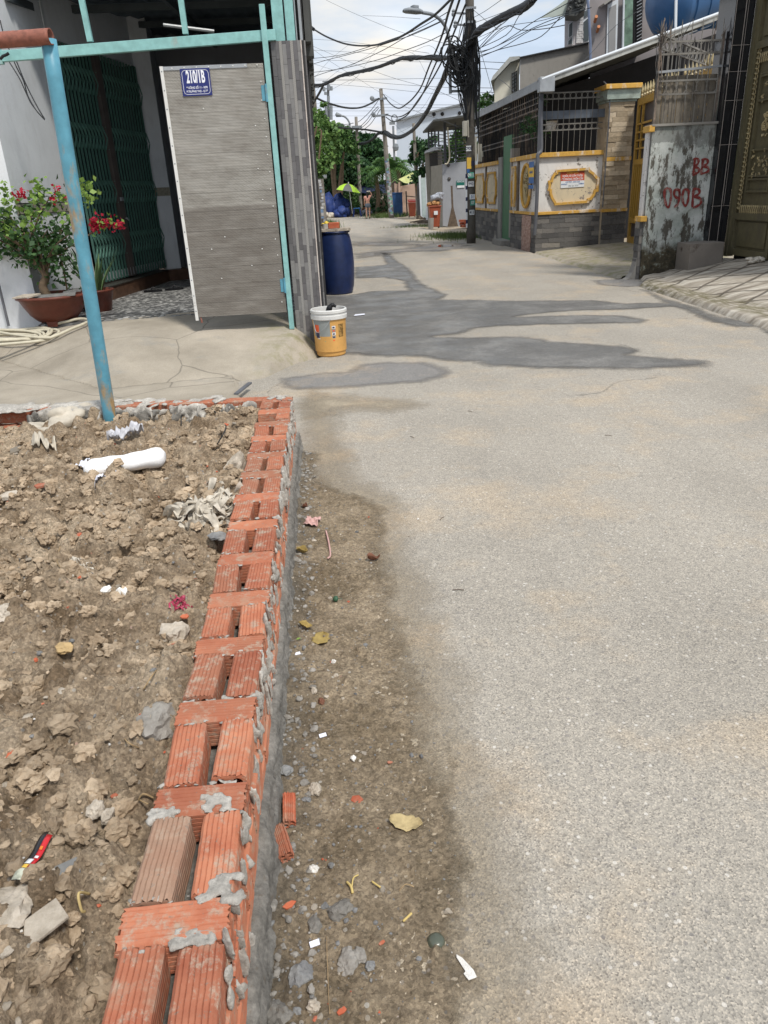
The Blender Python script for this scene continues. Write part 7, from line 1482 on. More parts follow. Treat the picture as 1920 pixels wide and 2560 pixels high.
fan = [[(150, 420), (300, 380), (480, 270), (640, 160), (900, 20), (980, -40)], [(150, 440), (320, 370), (560, 250), (760, 160), (1080, 60)], [(150, 455), (350, 390), (600, 240), (760, 190), (870, 130)], [(160, 470), (330, 400), (520, 350), (680, 290), (830, 140)], [(165, 400), (300, 250), (420, 150), (560, 10)], [(150, 400), (400, 280), (500, 130), (600, 10)], [(150, 430), (380, 215), (520, 240), (700, 230), (870, 200)], [(140, 80), (200, 130), (260, 180), (330, 230)], [(140, 140), (230, 90), (360, 0), (420, -40)], [(150, 180), (320, 120), (480, 50), (560, 0)], [(160, 410), (260, 330), (340, 260), (420, 210)], [(150, 350), (230, 300), (300, 240), (360, 190)], [(180, 300), (400, 210), (700, 160), (1000, 60)], [(190, 380), (230, 520), (280, 700), (290, 770)], [(165, 490), (280, 495), (390, 500)], [(165, 545), (260, 548), (340, 553)], [(160, 700), (300, 702)], [(160, 740), (300, 738)], [(330, 620), (400, 670), (470, 740)], [(1500, 60), (1280, 200), (1100, 400), (920, 590)]]
for i, P in enumerate(fan):
    n = len(P)-1; Q = spline([K5(x, y, 22-4*k/n) for k, (x, y) in enumerate(P)], 4); w = MB(); w.tube(Q, .006 if i > 6 else .009, 5)
    w.build('overhead_cable', 'wirethin', loc=Q[0], label='thin dark overhead wire fanning out right of the big street pole', cat='cable', group='thin wires fanning to the right houses')
# ================= far end of the street
def tree(name, label, blobs, mat, leaf, Y, trunk=None, n=30, m=60, group=None, seed=1):
    t = thing(name, label, 'tree', A(blobs[0][0], 540, Y), group); P = []
    for i, (x, y, r, rz) in enumerate(blobs): c = A(x, y, Y+rnd(-1.5, 1.5)); P.append(clumps(c, (r, r*.8, rz), n, m, seed*31+i, shell=.45))
    leaves('crown', mat, np.concatenate(P), leaf, t, seed, .35, aspect=.65)
    w = MB(); c0 = A(blobs[0][0], 540, Y); c0.z = 0
    for x, y, r, rz in blobs: w.tube(spline([c0, c0.lerp(A(x, y, Y), .5)+Vector((rnd(-.3, .3), 0, .2)), A(x, y, Y)], 4), [.22, .2, .18, .15, .12, .10, .08, .06, .04], 6)
    w.build('trunk', 'bark', t); return t
tree('broadleaf_tree', 'large dark broadleaf tree filling the end of the street behind the umbrella', [(850, 415, 1.9, 2.0), (815, 440, 1.7, 1.9), (885, 430, 1.8, 2.0), (905, 385, 1.2, 1.1), (845, 370, 1.3, 1.1), (870, 470, 2.0, 1.3), (920, 415, 1.3, 1.7), (825, 400, 1.4, 1.2), (925, 395, 1.3, 1.3), (935, 440, 1.5, 1.3), (965, 450, 1.5, 1.2), (905, 360, 1.0, .8), (865, 385, 1.4, 1.4), (800, 460, 1.3, 1.6), (785, 430, 1.2, 1.6), (925, 365, .8, .7), (990, 455, 1.0, .9)], 'leafdark', .30, 62, n=26, m=70, seed=2)
tree('broadleaf_tree', 'lighter green tree crown just above the vine at left', [(845, 340, 1.1, .75), (825, 360, 1.1, 1.1), (865, 350, .8, .7), (858, 385, 1.2, .8)], 'leafmid', .24, 56, n=18, m=60, seed=4)
tree('broadleaf_tree', 'dark bushy tree behind the grey lattice house', [(1060, 400, .9, 1.0), (1045, 380, .6, .6), (1065, 430, .7, .8), (1075, 370, .5, .6)], 'leafdark', .20, 44, n=16, m=60, seed=6)
tree('broadleaf_tree', 'leafy tree seen through the steel lattice', [(1150, 375, 1.1, .9), (1130, 395, .8, .6), (1160, 345, .8, .7)], 'leafmid', .16, 37, n=14, m=60, seed=8)
tree('small_tree', 'pale leafed bush beside the cream upper room', [(1205, 272, .42, .42), (1217, 258, .35, .35), (1198, 285, .4, .3)], 'leafmid', .10, 27, n=10, m=40, seed=9)
tree('street_bush', 'low dark green bush between the walking woman and the leaning pole', [(955, 500, 1.0, 1.3), (945, 530, .9, .7), (965, 530, .8, .8), (940, 512, .8, .7)], 'leafdark', .16, 54, n=16, m=50, seed=10)
tree('street_bush', 'green bush under the lime umbrella beside the blue tarp', [(875, 510, .9, 1.0), (862, 522, .7, .7), (885, 528, .8, .6)], 'leafmid', .15, 56.5, n=14, m=50, seed=12)
def palm(label, cx_, cy_, Y, nf, L, seed):
    random.seed(seed); c = A(cx_, cy_, Y); g0 = Vector((c.x, c.y, 0)); t = thing('palm_tree', label, 'palm tree', g0, 'palm trees'); w = MB(); w.tube([g0, g0.lerp(c, .5)+Vector((.1, 0, 0)), c], [.20, .14, .12], 8); w.build('trunk', 'bark', t)
    V = []; F = []
    for k in range(nf):
        a = 2*math.pi*k/nf+rnd(-.2, .2); el = rnd(.1, 1.2); d = Vector((math.cos(a)*math.cos(el), math.sin(a)*math.cos(el), math.sin(el))); l = L*rnd(.8, 1.1)
        rib = [c+d*(l*q)+Vector((0, 0, -l*.55*q*q)) for q in np.linspace(0, 1, 13)]; sd_ = Vector((-math.sin(a), math.cos(a), 0))
        for i in range(1, 13):
            for s in (-1, 1):
                tl_ = (rib[i]-rib[i-1]).normalized(); ll = l*.30*(1-.5*abs(i/13-.45)); q = rib[i]+sd_*s*ll*.8+tl_*ll*.4+Vector((0, 0, -ll*.35)); n0 = len(V); V += [tuple(rib[i]-tl_*.05), tuple(rib[i]+tl_*.05), tuple(q)]; F.append((n0, n0+1, n0+2))
    np_mesh('frond', np.array(V), np.array(F), 'leafmid', t, False)
tree('broadleaf_tree', 'low dark foliage mass under the big trees behind the blue tarp', [(835, 455, 1.5, 1.1), (862, 448, 1.4, 1.1), (892, 452, 1.3, 1.2), (808, 462, 1.4, 1.2), (918, 448, 1.2, 1.0), (880, 425, 1.2, 1.0)], 'leafdark', .24, 58.5, n=26, m=60, seed=22)
palm('feathery palm standing behind the leaning pole', 972, 425, 52, 24, 2.1, 3); palm('smaller feathery palm left of the leaning pole', 940, 440, 54, 20, 1.7, 5); palm('feathery palm leaning over the yellow tarp', 995, 420, 53, 18, 1.5, 8)
# market corner
mk = thing('market_shed', 'dark low shed and stalls at the end of the street under the trees', 'shed', A(890, 520, 60)); w = MB(); pp(w, [(770, 540), (770, 452), (860, 448), (990, 446), (995, 540)], 60.5, 3); w.build('back_wall', simple('dim_brown_wall', (.055, .045, .038, 1), .9, .4, 1.2), mk); w = MB(); pp(w, [(925, 512), (926, 490), (958, 484), (962, 512)], 60, .3); w.build('pale_panel', simple('faded_cream_panel', (.30, .28, .24, 1), .9, .5, 3), mk)  # back wall carries the stalls' interior shade in its dark colour
w = MB(); N_ = 10; vs = []
for i in range(N_+1): t = i/N_; vs += [A(898+62*t, 462-4*t, 58.5), A(900+66*t, 480+3*math.sin(t*8), 56.5)]
w.add(vs, [(2*i, 2*i+1, 2*i+3, 2*i+2) for i in range(N_)]); w.build('navy_awning', 'tarp_navy', loc=A(930, 470, 58), label='dark navy tarp awning behind the walking woman', cat='awning', smooth=True)
w = MB()
for k in range(13):
    if k in (5, 9): continue
    a = A(913+k*4.6, 459-k*.9, 58.2); w.obox(a, (.10, 0, 0), (0, .3, .0), (0.03, 0, .42))
w.build('striped_awning', 'cloudwhite', loc=A(940, 455, 58), label='white striped corrugated awning edge above the navy tarp', cat='awning')
um = thing('umbrella', 'large lime green and grey market umbrella at the end of the street', 'umbrella', A(878, 535, 54)); top = A(871, 459, 54); hub = top+Vector((0, 0, -.02)); Rr = .86; ns = 8
ctr = top; ax_ = Vector((-.10, 0, 1)).normalized()
for mt, par_ in (('lime', 0), ('umgrey', 1)):
    w = MB()
    for k in range(ns):
        if k % 2 != par_: continue
        for j in range(4):
            a0, a1 = 2*math.pi*(k+j/4)/ns+.25, 2*math.pi*(k+(j+1)/4)/ns+.25; q = []
            for a in (a0, a1):
                for t, dz in ((0, 0), (.35, -.06), (.7, -.22), (1, -.48)): q.append(ctr+Vector((math.cos(a)*Rr*t, math.sin(a)*Rr*t, dz+.16*math.cos(a)*t*-1)))
            w.add(q, [(0, 1, 5, 4), (1, 2, 6, 5), (2, 3, 7, 6)])
    w.build('canopy_panel', mt, um, smooth=True)
w = MB(); w.tube([top+Vector((0, 0, .1)), A(881, 534, 54)], .025, 8); w.build('umbrella_pole', 'alu', um)
w = MB()
for k in range(ns): a = 2*math.pi*k/ns+.25; w.tube([ctr+Vector((0, 0, -.05)), ctr+Vector((math.cos(a)*Rr*.7, math.sin(a)*Rr*.7, -.24+.16*math.cos(a)*-.7))], .012, 4)
w.build('rib', 'dark_iron', um)
def tarpheap(name, c, r, mat, label, seed, n=10):
    random.seed(seed); w = MB()
    for k in range(n): w.blob(Vector(c)+Vector((rnd(-.5, .5)*r[0], rnd(-.4, .4)*r[1], rnd(.1, .55)*r[2])), (r[0]*.5, r[1]*.5, r[2]*rnd(.3, .5)), .55, 2)
    return w.build(name, mat, loc=c, label=label, cat=name.replace('_', ' '), smooth=True)
c = A(840, 540, 54.5); c.z = 0; tarpheap('tarp_cover', c, (1.0, .8, 1.5), 'tarp_blue', 'tall goods heap under a blue tarp left of the lime umbrella', 3, 14)
c = A(856, 540, 53.8); c.z = 0; tarpheap('tarp_cover', c, (.8, .6, .7), 'tarp_blue', 'low crumpled blue tarp in front of the tall tarp heap', 4)
c = A(821, 541, 54); c.z = 0; tarpheap('rag_heap', c, (.5, .4, .45), 'rag', 'pale bundle of sacks at the left end of the stalls', 5, 7)
c = A(822, 530, 56); c.z = .3; tarpheap('crate_heap', c, (.6, .5, 1.1), simple('dull_red_goods', (.32, .12, .07, 1), .8, .5, 6), 'reddish stacked goods behind the pale sacks', 6, 8)
c = A(935, 533, 55); c.z = 0; tarpheap('goods_heap', c, (1.2, .5, .55), simple('white_blue_goods', (.42, .45, .52, 1), .7, .7, 3), 'white and blue bags on the ground behind the woman', 7, 10)
w = MB(); pp(w, [(934, 535), (936, 512), (960, 509), (962, 532)], 55.8, .6); w.build('red_crate', simple('dark_red_crate', (.22, .05, .04, 1), .7, .3, 5), loc=A(948, 533, 55.8), label='dark red crate right of the woman', cat='crate', bevel=.03)
w = MB(); pp(w, [(930, 536), (931, 526), (952, 524), (953, 535)], 55, .4); w.build('blue_crate', 'tarp_blue', loc=A(941, 536, 55), label='low blue crate in front of the dark red crate', cat='crate', bevel=.03)
w = MB(); pp(w, [(906, 536), (906, 520), (917, 518), (918, 535)], 56, .4); w.build('crate_stack', simple('brown_crate', (.25, .10, .06, 1), .7, .4, 6), loc=A(911, 536, 56), label='brown crate between the stool and the woman', cat='crate', bevel=.03)
st = thing('plastic_stool', 'blue plastic stool beside the lime umbrella pole', 'stool', A(893, 538, 53.5)); c = ROOT[st.name].copy(); c.z = 0
w = MB(); w.box(c.x-.22, c.x+.22, 53.3, 53.74, .50, .545); w.build('seat', simple('blue_plastic', (.04, .16, .42, 1), .5, .15), st, bevel=.02)
for sx in (-1, 1):
    for sy in (-1, 1): w = MB(); w.bar((c.x+sx*.26, 53.52+sy*.24, 0), (c.x+sx*.19, 53.52+sy*.18, .50), .06, .05); w.build('leg', MAT['tarp_blue'], st)
w = MB(); p = A(985, 412, 66); pp(w, [(925, 450), (926, 378), (950, 378), (950, 450)], 66, 3); w.build('orange_house', simple('peach_wall', (.55, .38, .24, 1), .85, .1), loc=A(938, 420, 66), label='peach coloured house wall behind the trees', cat='house')
hill = MB(); g = np.random.default_rng(8)
leaves('far_trees', 'leafdark', np.concatenate([clumps((x, 95+8*math.sin(x), 2.2), (7, 3, 2.8), 40, 40, int(x+90)) for x in range(-60, 90, 9)]), .7, None, 6, .3)['kind'] = 'stuff'
# ================= the woman walking away
def person(base, hgt):
    t = thing('person', 'person in salmon shirt and grey denim shorts walking away, hand raised to head', 'person', base); s = hgt/1.6; B = Vector(base)
    J = [((0, 0, .90), .115), ((0, 0, 1.05), .10), ((0, -.01, 1.25), .115), ((0, 0, 1.36), .06), ((0, .01, 1.42), .045), ((0, .01, 1.50), .085), ((0, .01, 1.58), .06),
         ((-.15, 0, 1.33), .045), ((-.20, -.03, 1.08), .036), ((-.21, .05, .86), .028), ((-.21, .08, .78), .028), ((.15, 0, 1.34), .045), ((.30, .02, 1.40), .036), ((.20, .02, 1.60), .028), ((.10, .02, 1.63), .028),
         ((-.09, 0, .82), .088), ((-.10, .02, .47), .052), ((-.11, -.05, .09), .034), ((-.11, .06, .03), .034), ((.09, 0, .82), .088), ((.10, .10, .46), .052), ((.10, .08, .09), .034), ((.10, .18, .03), .034)]
    E = [(0, 1), (1, 2), (2, 3), (3, 4), (4, 5), (5, 6), (2, 7), (7, 8), (8, 9), (9, 10), (2, 11), (11, 12), (12, 13), (13, 14), (0, 15), (15, 16), (16, 17), (17, 18), (0, 19), (19, 20), (20, 21), (21, 22)]
    def skin(vs, es, name, mat, par, sub=1):
        me = bpy.data.meshes.new(name); me.from_pydata([tuple(Vector(v[0])*s) for v in vs], es, []); o = bpy.data.objects.new(name, me); COL.objects.link(o); o.modifiers.new('skin', 'SKIN'); me.skin_vertices[0].data[0].use_root = True
        for i, v in enumerate(vs): r = v[1] if isinstance(v[1], tuple) else (v[1], v[1]); me.skin_vertices[0].data[i].radius = (r[0]*s, r[1]*s)
        m = o.modifiers.new('sub', 'SUBSURF'); m.levels = sub; m.render_levels = sub; bpy.context.view_layer.update(); m2 = bpy.data.meshes.new_from_object(o.evaluated_get(bpy.context.evaluated_depsgraph_get())); bpy.data.objects.remove(o)
        m2.materials.clear(); _mats(m2, mat); m2.polygons.foreach_set('use_smooth', [True]*len(m2.polygons)); o = bpy.data.objects.new(name, m2); COL.objects.link(o); o.parent = par; ROOT[o.name] = B; return o
    skin(J, E, 'body', 'skin', t, 2)
    skin([((0, 0, .98), (.15, .13)), ((0, -.01, 1.15), (.145, .125)), ((0, 0, 1.30), (.14, .12)), ((0, 0, 1.37), (.07, .07)), ((-.17, 0, 1.30), .065), ((-.20, -.02, 1.18), .055), ((.17, 0, 1.33), .065), ((.25, .01, 1.37), .055)], [(0, 1), (1, 2), (2, 3), (2, 4), (4, 5), (2, 6), (6, 7)], 'shirt', 'shirt', t)
    skin([((0, 0, .97), (.15, .13)), ((0, 0, .86), (.155, .14)), ((-.095, 0, .78), .105), ((-.10, .01, .62), .09), ((.095, .01, .78), .105), ((.10, .05, .62), .09)], [(0, 1), (1, 2), (2, 3), (1, 4), (4, 5)], 'shorts', 'denim', t)
    skin([((0, .0, 1.59), .07), ((0, -.02, 1.53), .105), ((0, -.05, 1.40), .07), ((0, -.09, 1.22), .05)], [(0, 1), (1, 2), (2, 3)], 'hair', 'hair', t)
    for x, y in ((-.11, .02), (.10, .14)): w = MB(); q = B+Vector((x, y, 0))*s; w.obox(q+Vector((-.045, -.10, 0)), (.09, 0, 0), (0, .24, 0), (0, 0, .03)); w.build('sandal', 'black', t)
    w = MB(); w.tube([B+Vector((.20, .02, 1.62))*s, B+Vector((-.02, .03, 1.60))*s], .05, 6); w.build('cloth_in_hand', 'rag', t)
    return t
wb_ = G(921, 546.5); person((wb_.x, wb_.y, 0), 1.50)
# ================= rubble, litter and loose things, each its own object
random.seed(71)
def P_(x, y, z=.25):   # point of the soil surface seen at a pixel
    p = G(x, y, z)
    for _ in range(4): p = G(x, y, soil_z(p.x, p.y))
    return p
def rock(x, y, r, label, mat='stone', flat=.75, road=False, seed=None, sub=3, rough=.35, dx=0):
    p = G(x, y, .0) if road else P_(x, y); z = dirt_z(p.x, p.y) if road else p.z
    w = MB(); w.blob((p.x, p.y, z+r*flat*.35), (r, r*.8, r*flat), rough, sub, seed if seed is not None else int(x*7+y)); 
    return w.build('rubble_stone', mat, loc=(p.x, p.y, z), label=label, cat='stone', group='loose stones in the rubble and dirt')
rock(437, 1590, .052, 'largest pale limestone lump against the inner side of the brick wall', sub=3, seed=5)
rock(398, 1828, .060, 'tall grey pitted concrete lump wedged against the inner wall lower down', 'cement', .95, seed=8)
rock(592, 1180, .060, 'upright pale stone leaning on the wall near the far end', 'stone', 1.3, seed=9)
rock(563, 1262, .070, 'rounded tan stone beside the grey rags at the wall', 'stone', .9, seed=10)
rock(430, 1240, .045, 'flat white grey stone below the white foam roll', 'stone', .5, seed=3)
rock(610, 1100, .055, 'curved tan shard near the far wall corner', 'clod', .5, seed=13)
rock(545, 1345, .045, 'flat slate grey stone at the wall below the rags', 'greystone', .35, seed=14)
rock(160, 1625, .030, 'yellow tan angular stone alone in the soil at left', simple('yellow_tan_stone', (.48, .34, .17, 1), .9, .25, 20, .5), .5, seed=15)
rock(310, 1495, .030, 'pointed white grey stone in the middle of the soil', 'white_grit', .9, seed=16)
rock(240, 2028, .024, 'pale flat stone below the dug soil at left', 'stone', .7, seed=17)
rock(270, 2045, .020, 'small pale stone next to the wall and the fourth near brick', 'stone', .7, seed=18)
rock(20, 1480, .050, 'dark slate slab piece cut by the left edge of the photo', 'greystone', .35, seed=19)
rock(10, 1540, .035, 'tan stone at the left edge below the slate slab', 'stone', .8, seed=20)
rock(35, 2275, .055, 'big grey tan slab at the lower left edge', 'stone', .35, seed=21)
rock(265, 1475, .018, 'small white chip near the dry root', 'white_grit', .6, seed=22)
rock(60, 1400, .022, 'grey chip at mid left of the soil', 'greystone', .6, seed=23)
for i, (x, y, r, mt, f, lb) in enumerate(((790, 1990, .020, 'stone', .8, 'largest pale round stone beside the broken brick pieces on the dirt'), (718, 1942, .021, 'greystone', .6, 'flat blue grey stone at the wall above the broken brick'), (755, 2455, .028, 'greystone', .55, 'large dark grey wet stone near the bottom edge'), (785, 2530, .016, 'stone', .7, 'pink tan stone below the large dark wet stone'), (745, 2540, .012, 'greystone', .5, 'slim blue grey chip at the bottom edge'), (785, 1740, .014, 'stone', .7, 'pale grey stone beside the brown clod'), (804, 1762, .013, 'leafbrown', .9, 'rusty brown round clod on the dirt'), (786, 2182, .013, 'white_grit', .6, 'small whitish flat stone below the brick pieces'), (768, 2015, .013, 'greystone', .6, 'blue grey stone tucked under the largest pale round stone'), (884, 1905, .009, 'white_grit', .8, 'small white pebble alone in the dirt'), (786, 1358, .012, 'stone', .6, 'pale stone right of the curled yellow leaf by the wall'), (790, 1482, .010, 'stone', .4, 'thin pale stone left of the green fruit'), (835, 1665, .009, 'white_grit', .9, 'bright white round pebble below the big yellow leaf'), (840, 1700, .010, 'stone', .7, 'pinkish pebble under the bright white one'), (760, 1630, .010, 'greystone', .5, 'grey pebble by the wall foot below the yellow leaf'), (1045, 1300, .007, 'white_grit', .8, 'lone white pebble on the grey asphalt'), (867, 2415, .030, 'cement', .5, 'lumpy grey mortar crumb heap near the bottom of the dirt'), (900, 2398, .018, 'cement', .6, 'smaller mortar crumb right of the lumpy heap'), (925, 2420, .014, 'greystone', .6, 'flat grey stone among the mortar crumbs'), (850, 2290, .030, 'mortar_dark', .55, 'dark mortar lump in the dirt above the crumb heap'), (790, 2330, .022, 'mortar_dark', .5, 'dark mortar lump left of the higher one'), (695, 2560, .03, 'mortar_dark', .6, 'dark mortar lump against the wall at the bottom edge'), (700, 1760, .020, 'mortar_dark', .5, 'dark mortar lump against the wall beside the pale grey stone'))):
    rock(x, y, r, lb, mt, f, True, 40+i)
# broken bricks on the dirt
for i, (x, y, L, a, tl, lb) in enumerate(((722, 2035, .085, .05, .15, 'upper broken red brick piece lying in the dirt at the wall foot'), (712, 2115, .085, .25, -.35, 'lower broken red brick shard with a curved hole, tilted at the wall foot'))):
    p = G(x, y, .02); o = put(brick_mesh(L, .032, .028, 'brick_piece_mesh', 'brick_red', 20+i), 'brick_fragment', None, (p.x, p.y, dirt_z(p.x, p.y)+.002), a, (0.1, tl)); tag(o, lb, 'brick fragment')
def chip(x, y, r, lb, road=True, mat='brick_red'):
    p = G(x, y, .0) if road else P_(x, y); z = dirt_z(p.x, p.y) if road else p.z; w = MB(); n = 6; pts = [(r*rnd(.6, 1.1)*math.cos(k*6.28/n), r*.6*rnd(.6, 1.1)*math.sin(k*6.28/n)) for k in range(n)]
    w.prism(pts, (p.x, p.y, z+.002), (1, rnd(-.3, .3), .1), (0, 1, .15), (0, 0, r*.28)); w.build('brick_chip', mat, loc=(p.x, p.y, z), label=lb, cat='brick chip', group='red brick chips', bevel=.001)
chip(893, 2012, .022, 'flat red brick chip in the middle of the dirt strip'); chip(725, 2280, .016, 'orange brick chip at the wall foot low in the photo'); chip(975, 1918, .010, 'small red chip near the asphalt edge'); chip(855, 2540, .013, 'orange chip at the very bottom of the dirt'); chip(955, 2372, .009, 'tiny red chip beside the mortar crumbs')
chip(103, 1217, .035, 'orange broken tile piece left of the foam roll', False); chip(25, 1245, .06, 'pinkish cream brick slab at the left edge', False, 'stone'); chip(462, 1545, .020, 'red brick chip beside the largest limestone lump', False); chip(285, 1992, .011, 'small orange chip in the dug soil', False); chip(560, 1065, .030, 'pink brick chip near the far wall corner', False); chip(7, 1090, .03, 'orange brick chip at the far left edge', False); chip(176, 1520, .013, 'orange chip right of the slate slab', False)
# tile shards
for x, y, L, Wd, a, mt, lb in ((165, 2190, .060, .038, .3, 'slate', 'pale grey glazed tile shard below the candy wrapper'), (110, 2320, .085, .055, .6, 'stone', 'tan patterned tile slab near the lower left corner'), (40, 1130, .07, .05, .5, 'slate', 'grey green tile shard at far left of the soil')):
    p = P_(x, y); u = Vector((math.cos(a), math.sin(a), .12)); v = Vector((-math.sin(a), math.cos(a), .25)); w = MB(); w.prism([(-L/2, -Wd/2), (L/2, -Wd*.35), (L*.42, Wd/2), (-L*.3, Wd*.45)], p+Vector((0, 0, .008)), u, v, (0, 0, .007)); w.build('tile_shard', mt, loc=p, label=lb, cat='tile shard', bevel=.0015)
# white foam roll wrapped in net with papers
fr_ = thing('foam_roll', 'white plastic net foam roll lying on the rubble', 'foam roll', P_(310, 1180)); a, b = P_(218, 1192)+Vector((0, 0, .035)), P_(415, 1162)+Vector((0, 0, .045))
w = MB(); n = 16; axd = (b-a); L = axd.length; axd.normalize(); s1 = Vector((-axd.y, axd.x, 0)); s2 = axd.cross(s1); vs = []; m = 22
for i in range(m+1):
    t = i/m; e = min(1, (t/.06))**.5*min(1, ((1-t)/.05))**.5; rr = .054*(1+.07*math.sin(t*9)+.04*math.sin(t*23))*max(.55, e)
    for k in range(n): q = 2*math.pi*k/n; vs.append(a+axd*L*t+s1*rr*1.15*math.cos(q)*(1+.05*math.sin(3*q+t*7))+s2*rr*.8*math.sin(q))
w.add(vs, [(i*n+k, i*n+(k+1) % n, (i+1)*n+(k+1) % n, (i+1)*n+k) for i in range(m) for k in range(n)]+[tuple(range(n))[::-1], tuple(m*n+k for k in range(n))]); w.build('foam', 'plasticw', fr_, smooth=True)
def cloth(name, c, u, v, nu, nv, amp, mat, par=None, seed=1, shape=None, follow=None, **tg):
    """crumpled sheet draped on the ground"""
    g = np.random.default_rng(seed); c = Vector(c); u = Vector(u); v = Vector(v); S_, T_ = np.meshgrid(np.linspace(-.5, .5, nu), np.linspace(-.5, .5, nv)); H_ = amp*(fbm(S_, T_, 5, 4, seed, .6))*1.6+amp*.5*np.abs(np.sin(S_*9+T_*5+seed)); ed = 1-.22*vnoise(S_, T_, 4, seed+3); V = []
    for s, t, h, e in zip(S_.ravel(), T_.ravel(), H_.ravel(), ed.ravel()):
        if shape: s, t = shape(s, t)
        p = c+u*s*e+v*t*e; z = (follow(p.x, p.y) if follow else c.z)+h+.004; V.append((p.x, p.y, z))
    ii = (np.arange(nu-1)[None, :]+np.arange(nv-1)[:, None]*nu).ravel(); o = np_mesh(name, np.array(V), np.stack([ii, ii+1, ii+nu+1, ii+nu], 1), mat, par); sd = o.modifiers.new('thick', 'SOLIDIFY'); sd.thickness = .0012
    return tag(o, **tg) if tg else o
p = P_(320, 1130); cloth('plastic_wrap', p+Vector((0, .02, 0)), (.20, .05, 0), (-.02, .06, 0), 26, 12, .055, simple('translucent_white_wrap', (.50, .50, .53, 1), .35, .35, 14, .3, 50), None, 6, follow=soil_z, label='crumpled grey white plastic wrap bunched behind the foam roll', cat='plastic')
cloth('plastic_tail', P_(205, 1180), (.09, -.03, 0), (.02, .06, 0), 14, 10, .02, 'papers', None, 4, follow=soil_z, label='wrinkled clear plastic end left of the foam roll', cat='plastic')
for i, (x, y, lb) in enumerate(((255, 1217, 'left crumpled white paper under the foam roll'), (303, 1213, 'right crumpled white paper under the foam roll'))): cloth('paper', P_(x, y), (.052, -.01, 0), (.01, .055, 0), 12, 12, .010, 'papers', None, 7+i, follow=soil_z, label=lb, cat='paper')
# dirty sack upper left
random.seed(12); w = MB(); p = P_(165, 1060)
for k in range(15): w.blob((p.x+rnd(-.11, .11), p.y+rnd(-.10, .10), p.z+rnd(.0, .085)), (rnd(.05, .08), rnd(.05, .08), rnd(.025, .05)), .35, 2)
for k in range(7): a = rnd(2.2, 4.4); w.blob((p.x+.17*math.cos(a), p.y+.17*math.sin(a), p.z+.01), (.06, .03, .018), .5, 2)
o = remesh(w.build('plastic_sack', 'sack', loc=p), .008, 3); dp = o.modifiers.new('creases', 'DISPLACE'); tx = bpy.data.textures.new('creases', 'MUSGRAVE'); tx.noise_scale = .13; dp.texture = tx; dp.texture_coords = 'GLOBAL'; dp.strength = .018; dp.mid_level = .4
tag(o, cat='sack', label='dirty beige plastic sack humped up on the rubble beside the blue post')
cloth('plastic_sack', P_(115, 1120), (.10, .02, 0), (-.06, .30, 0), 16, 30, .03, 'sack', None, 9, follow=soil_z, label='grey translucent tail of sack trailing down the rubble at upper left', cat='sack')
def rags(c, R, n, mat, label, seed, r=.006, name='rag', follow=soil_z, fl=.4):
    random.seed(seed); w = MB(); c = Vector(c)
    for k in range(n):
        a = rnd(0, 6.28); d = rnd(0, 1)*R; p = Vector((c.x+math.cos(a)*d, c.y+math.sin(a)*d, 0)); P = []; h = rnd(0, 6.28)
        for j in range(5): P.append(Vector((p.x, p.y, follow(p.x, p.y)+r*1.2+fl*R*max(0, 1-d/R)*rnd(.3, .8)))); h += rnd(-.7, .7); p = p+Vector((math.cos(h), math.sin(h), 0))*R*.22
        Q = spline(P, 3); ww = r*rnd(.8, 2.2); tw = rnd(0, 3); vs = []
        for i, q in enumerate(Q):
            d = (Q[min(i+1, len(Q)-1)]-Q[max(i-1, 0)]).normalized(); s = d.cross(Vector((0, 0, 1))).normalized(); an = tw+i*.28; nn2 = s.cross(d); s2 = s*math.cos(an)+nn2*math.sin(an); q2 = q+nn2*math.cos(an)*ww*.25
            vs += [q-s2*ww, q2, q+s2*ww]
        w.add(vs, [f for i in range(len(Q)-1) for f in ((3*i, 3*i+1, 3*i+4, 3*i+3), (3*i+1, 3*i+2, 3*i+5, 3*i+4))])
    return w.build(name, mat, loc=c, smooth=True, label=label, cat='rag')
rags(P_(515, 1290), .125, 70, 'rag', 'tangle of dirty white rag strips next to the wall', 5, .008)
rags(P_(205, 1432), .035, 40, 'rag', 'small frayed white tuft of string in the middle of the soil', 6, .0022, 'string_tuft')
rags(P_(450, 1505), .035, 26, simple('magenta_plastic', (.45, .06, .12, 1), .5, .2), 'magenta pink plastic shreds near the wall', 7, .0022, 'plastic_shred')
# roots and wires on the soil
def strand(px, r, mat, label, name='dry_root', z=None, lift=.006, cat='root'):
    P = [P_(x, y) if z is None else G(x, y, dirt_z(G(x, y).x, G(x, y).y)) for x, y in px]; w = MB(); w.tube(spline([p+Vector((0, 0, lift*(1+(i % 2)))) for i, p in enumerate(P)], 6), r, 6); return w.build(name, mat, loc=P[0], smooth=True, label=label, cat=cat)
root = simple('dry_root', (.34, .24, .13, 1), .85, .3, 30)
strand([(158, 1350), (145, 1400), (150, 1420), (180, 1435)], .0022, root, 'pale dry root left of the frayed string tuft'); strand([(412, 1660), (385, 1695), (360, 1728)], .0020, root, 'straight thin dry root in the middle of the soil'); strand([(290, 1800), (305, 1840), (320, 1860), (350, 1880)], .0016, root, 'thin bent root above the dug soil'); strand([(455, 1450), (470, 1465), (480, 1480)], .0016, root, 'short thin root near the pink shreds'); strand([(225, 2240), (200, 2245), (205, 2280), (215, 2290)], .0028, simple('pale_yellow_fibre', (.50, .38, .17, 1), .8, .2), 'curled pale yellow fibre above the lower left slab', 'plant_fibre', cat='fibre')
strand([(345, 2010), (360, 1995), (385, 2000)], .0022, root, 'crossed pale straw beside the near wall bricks', 'straw', cat='straw'); strand([(350, 2005), (372, 2020)], .0018, root, 'short straw crossing another near the bricks', 'straw', cat='straw')
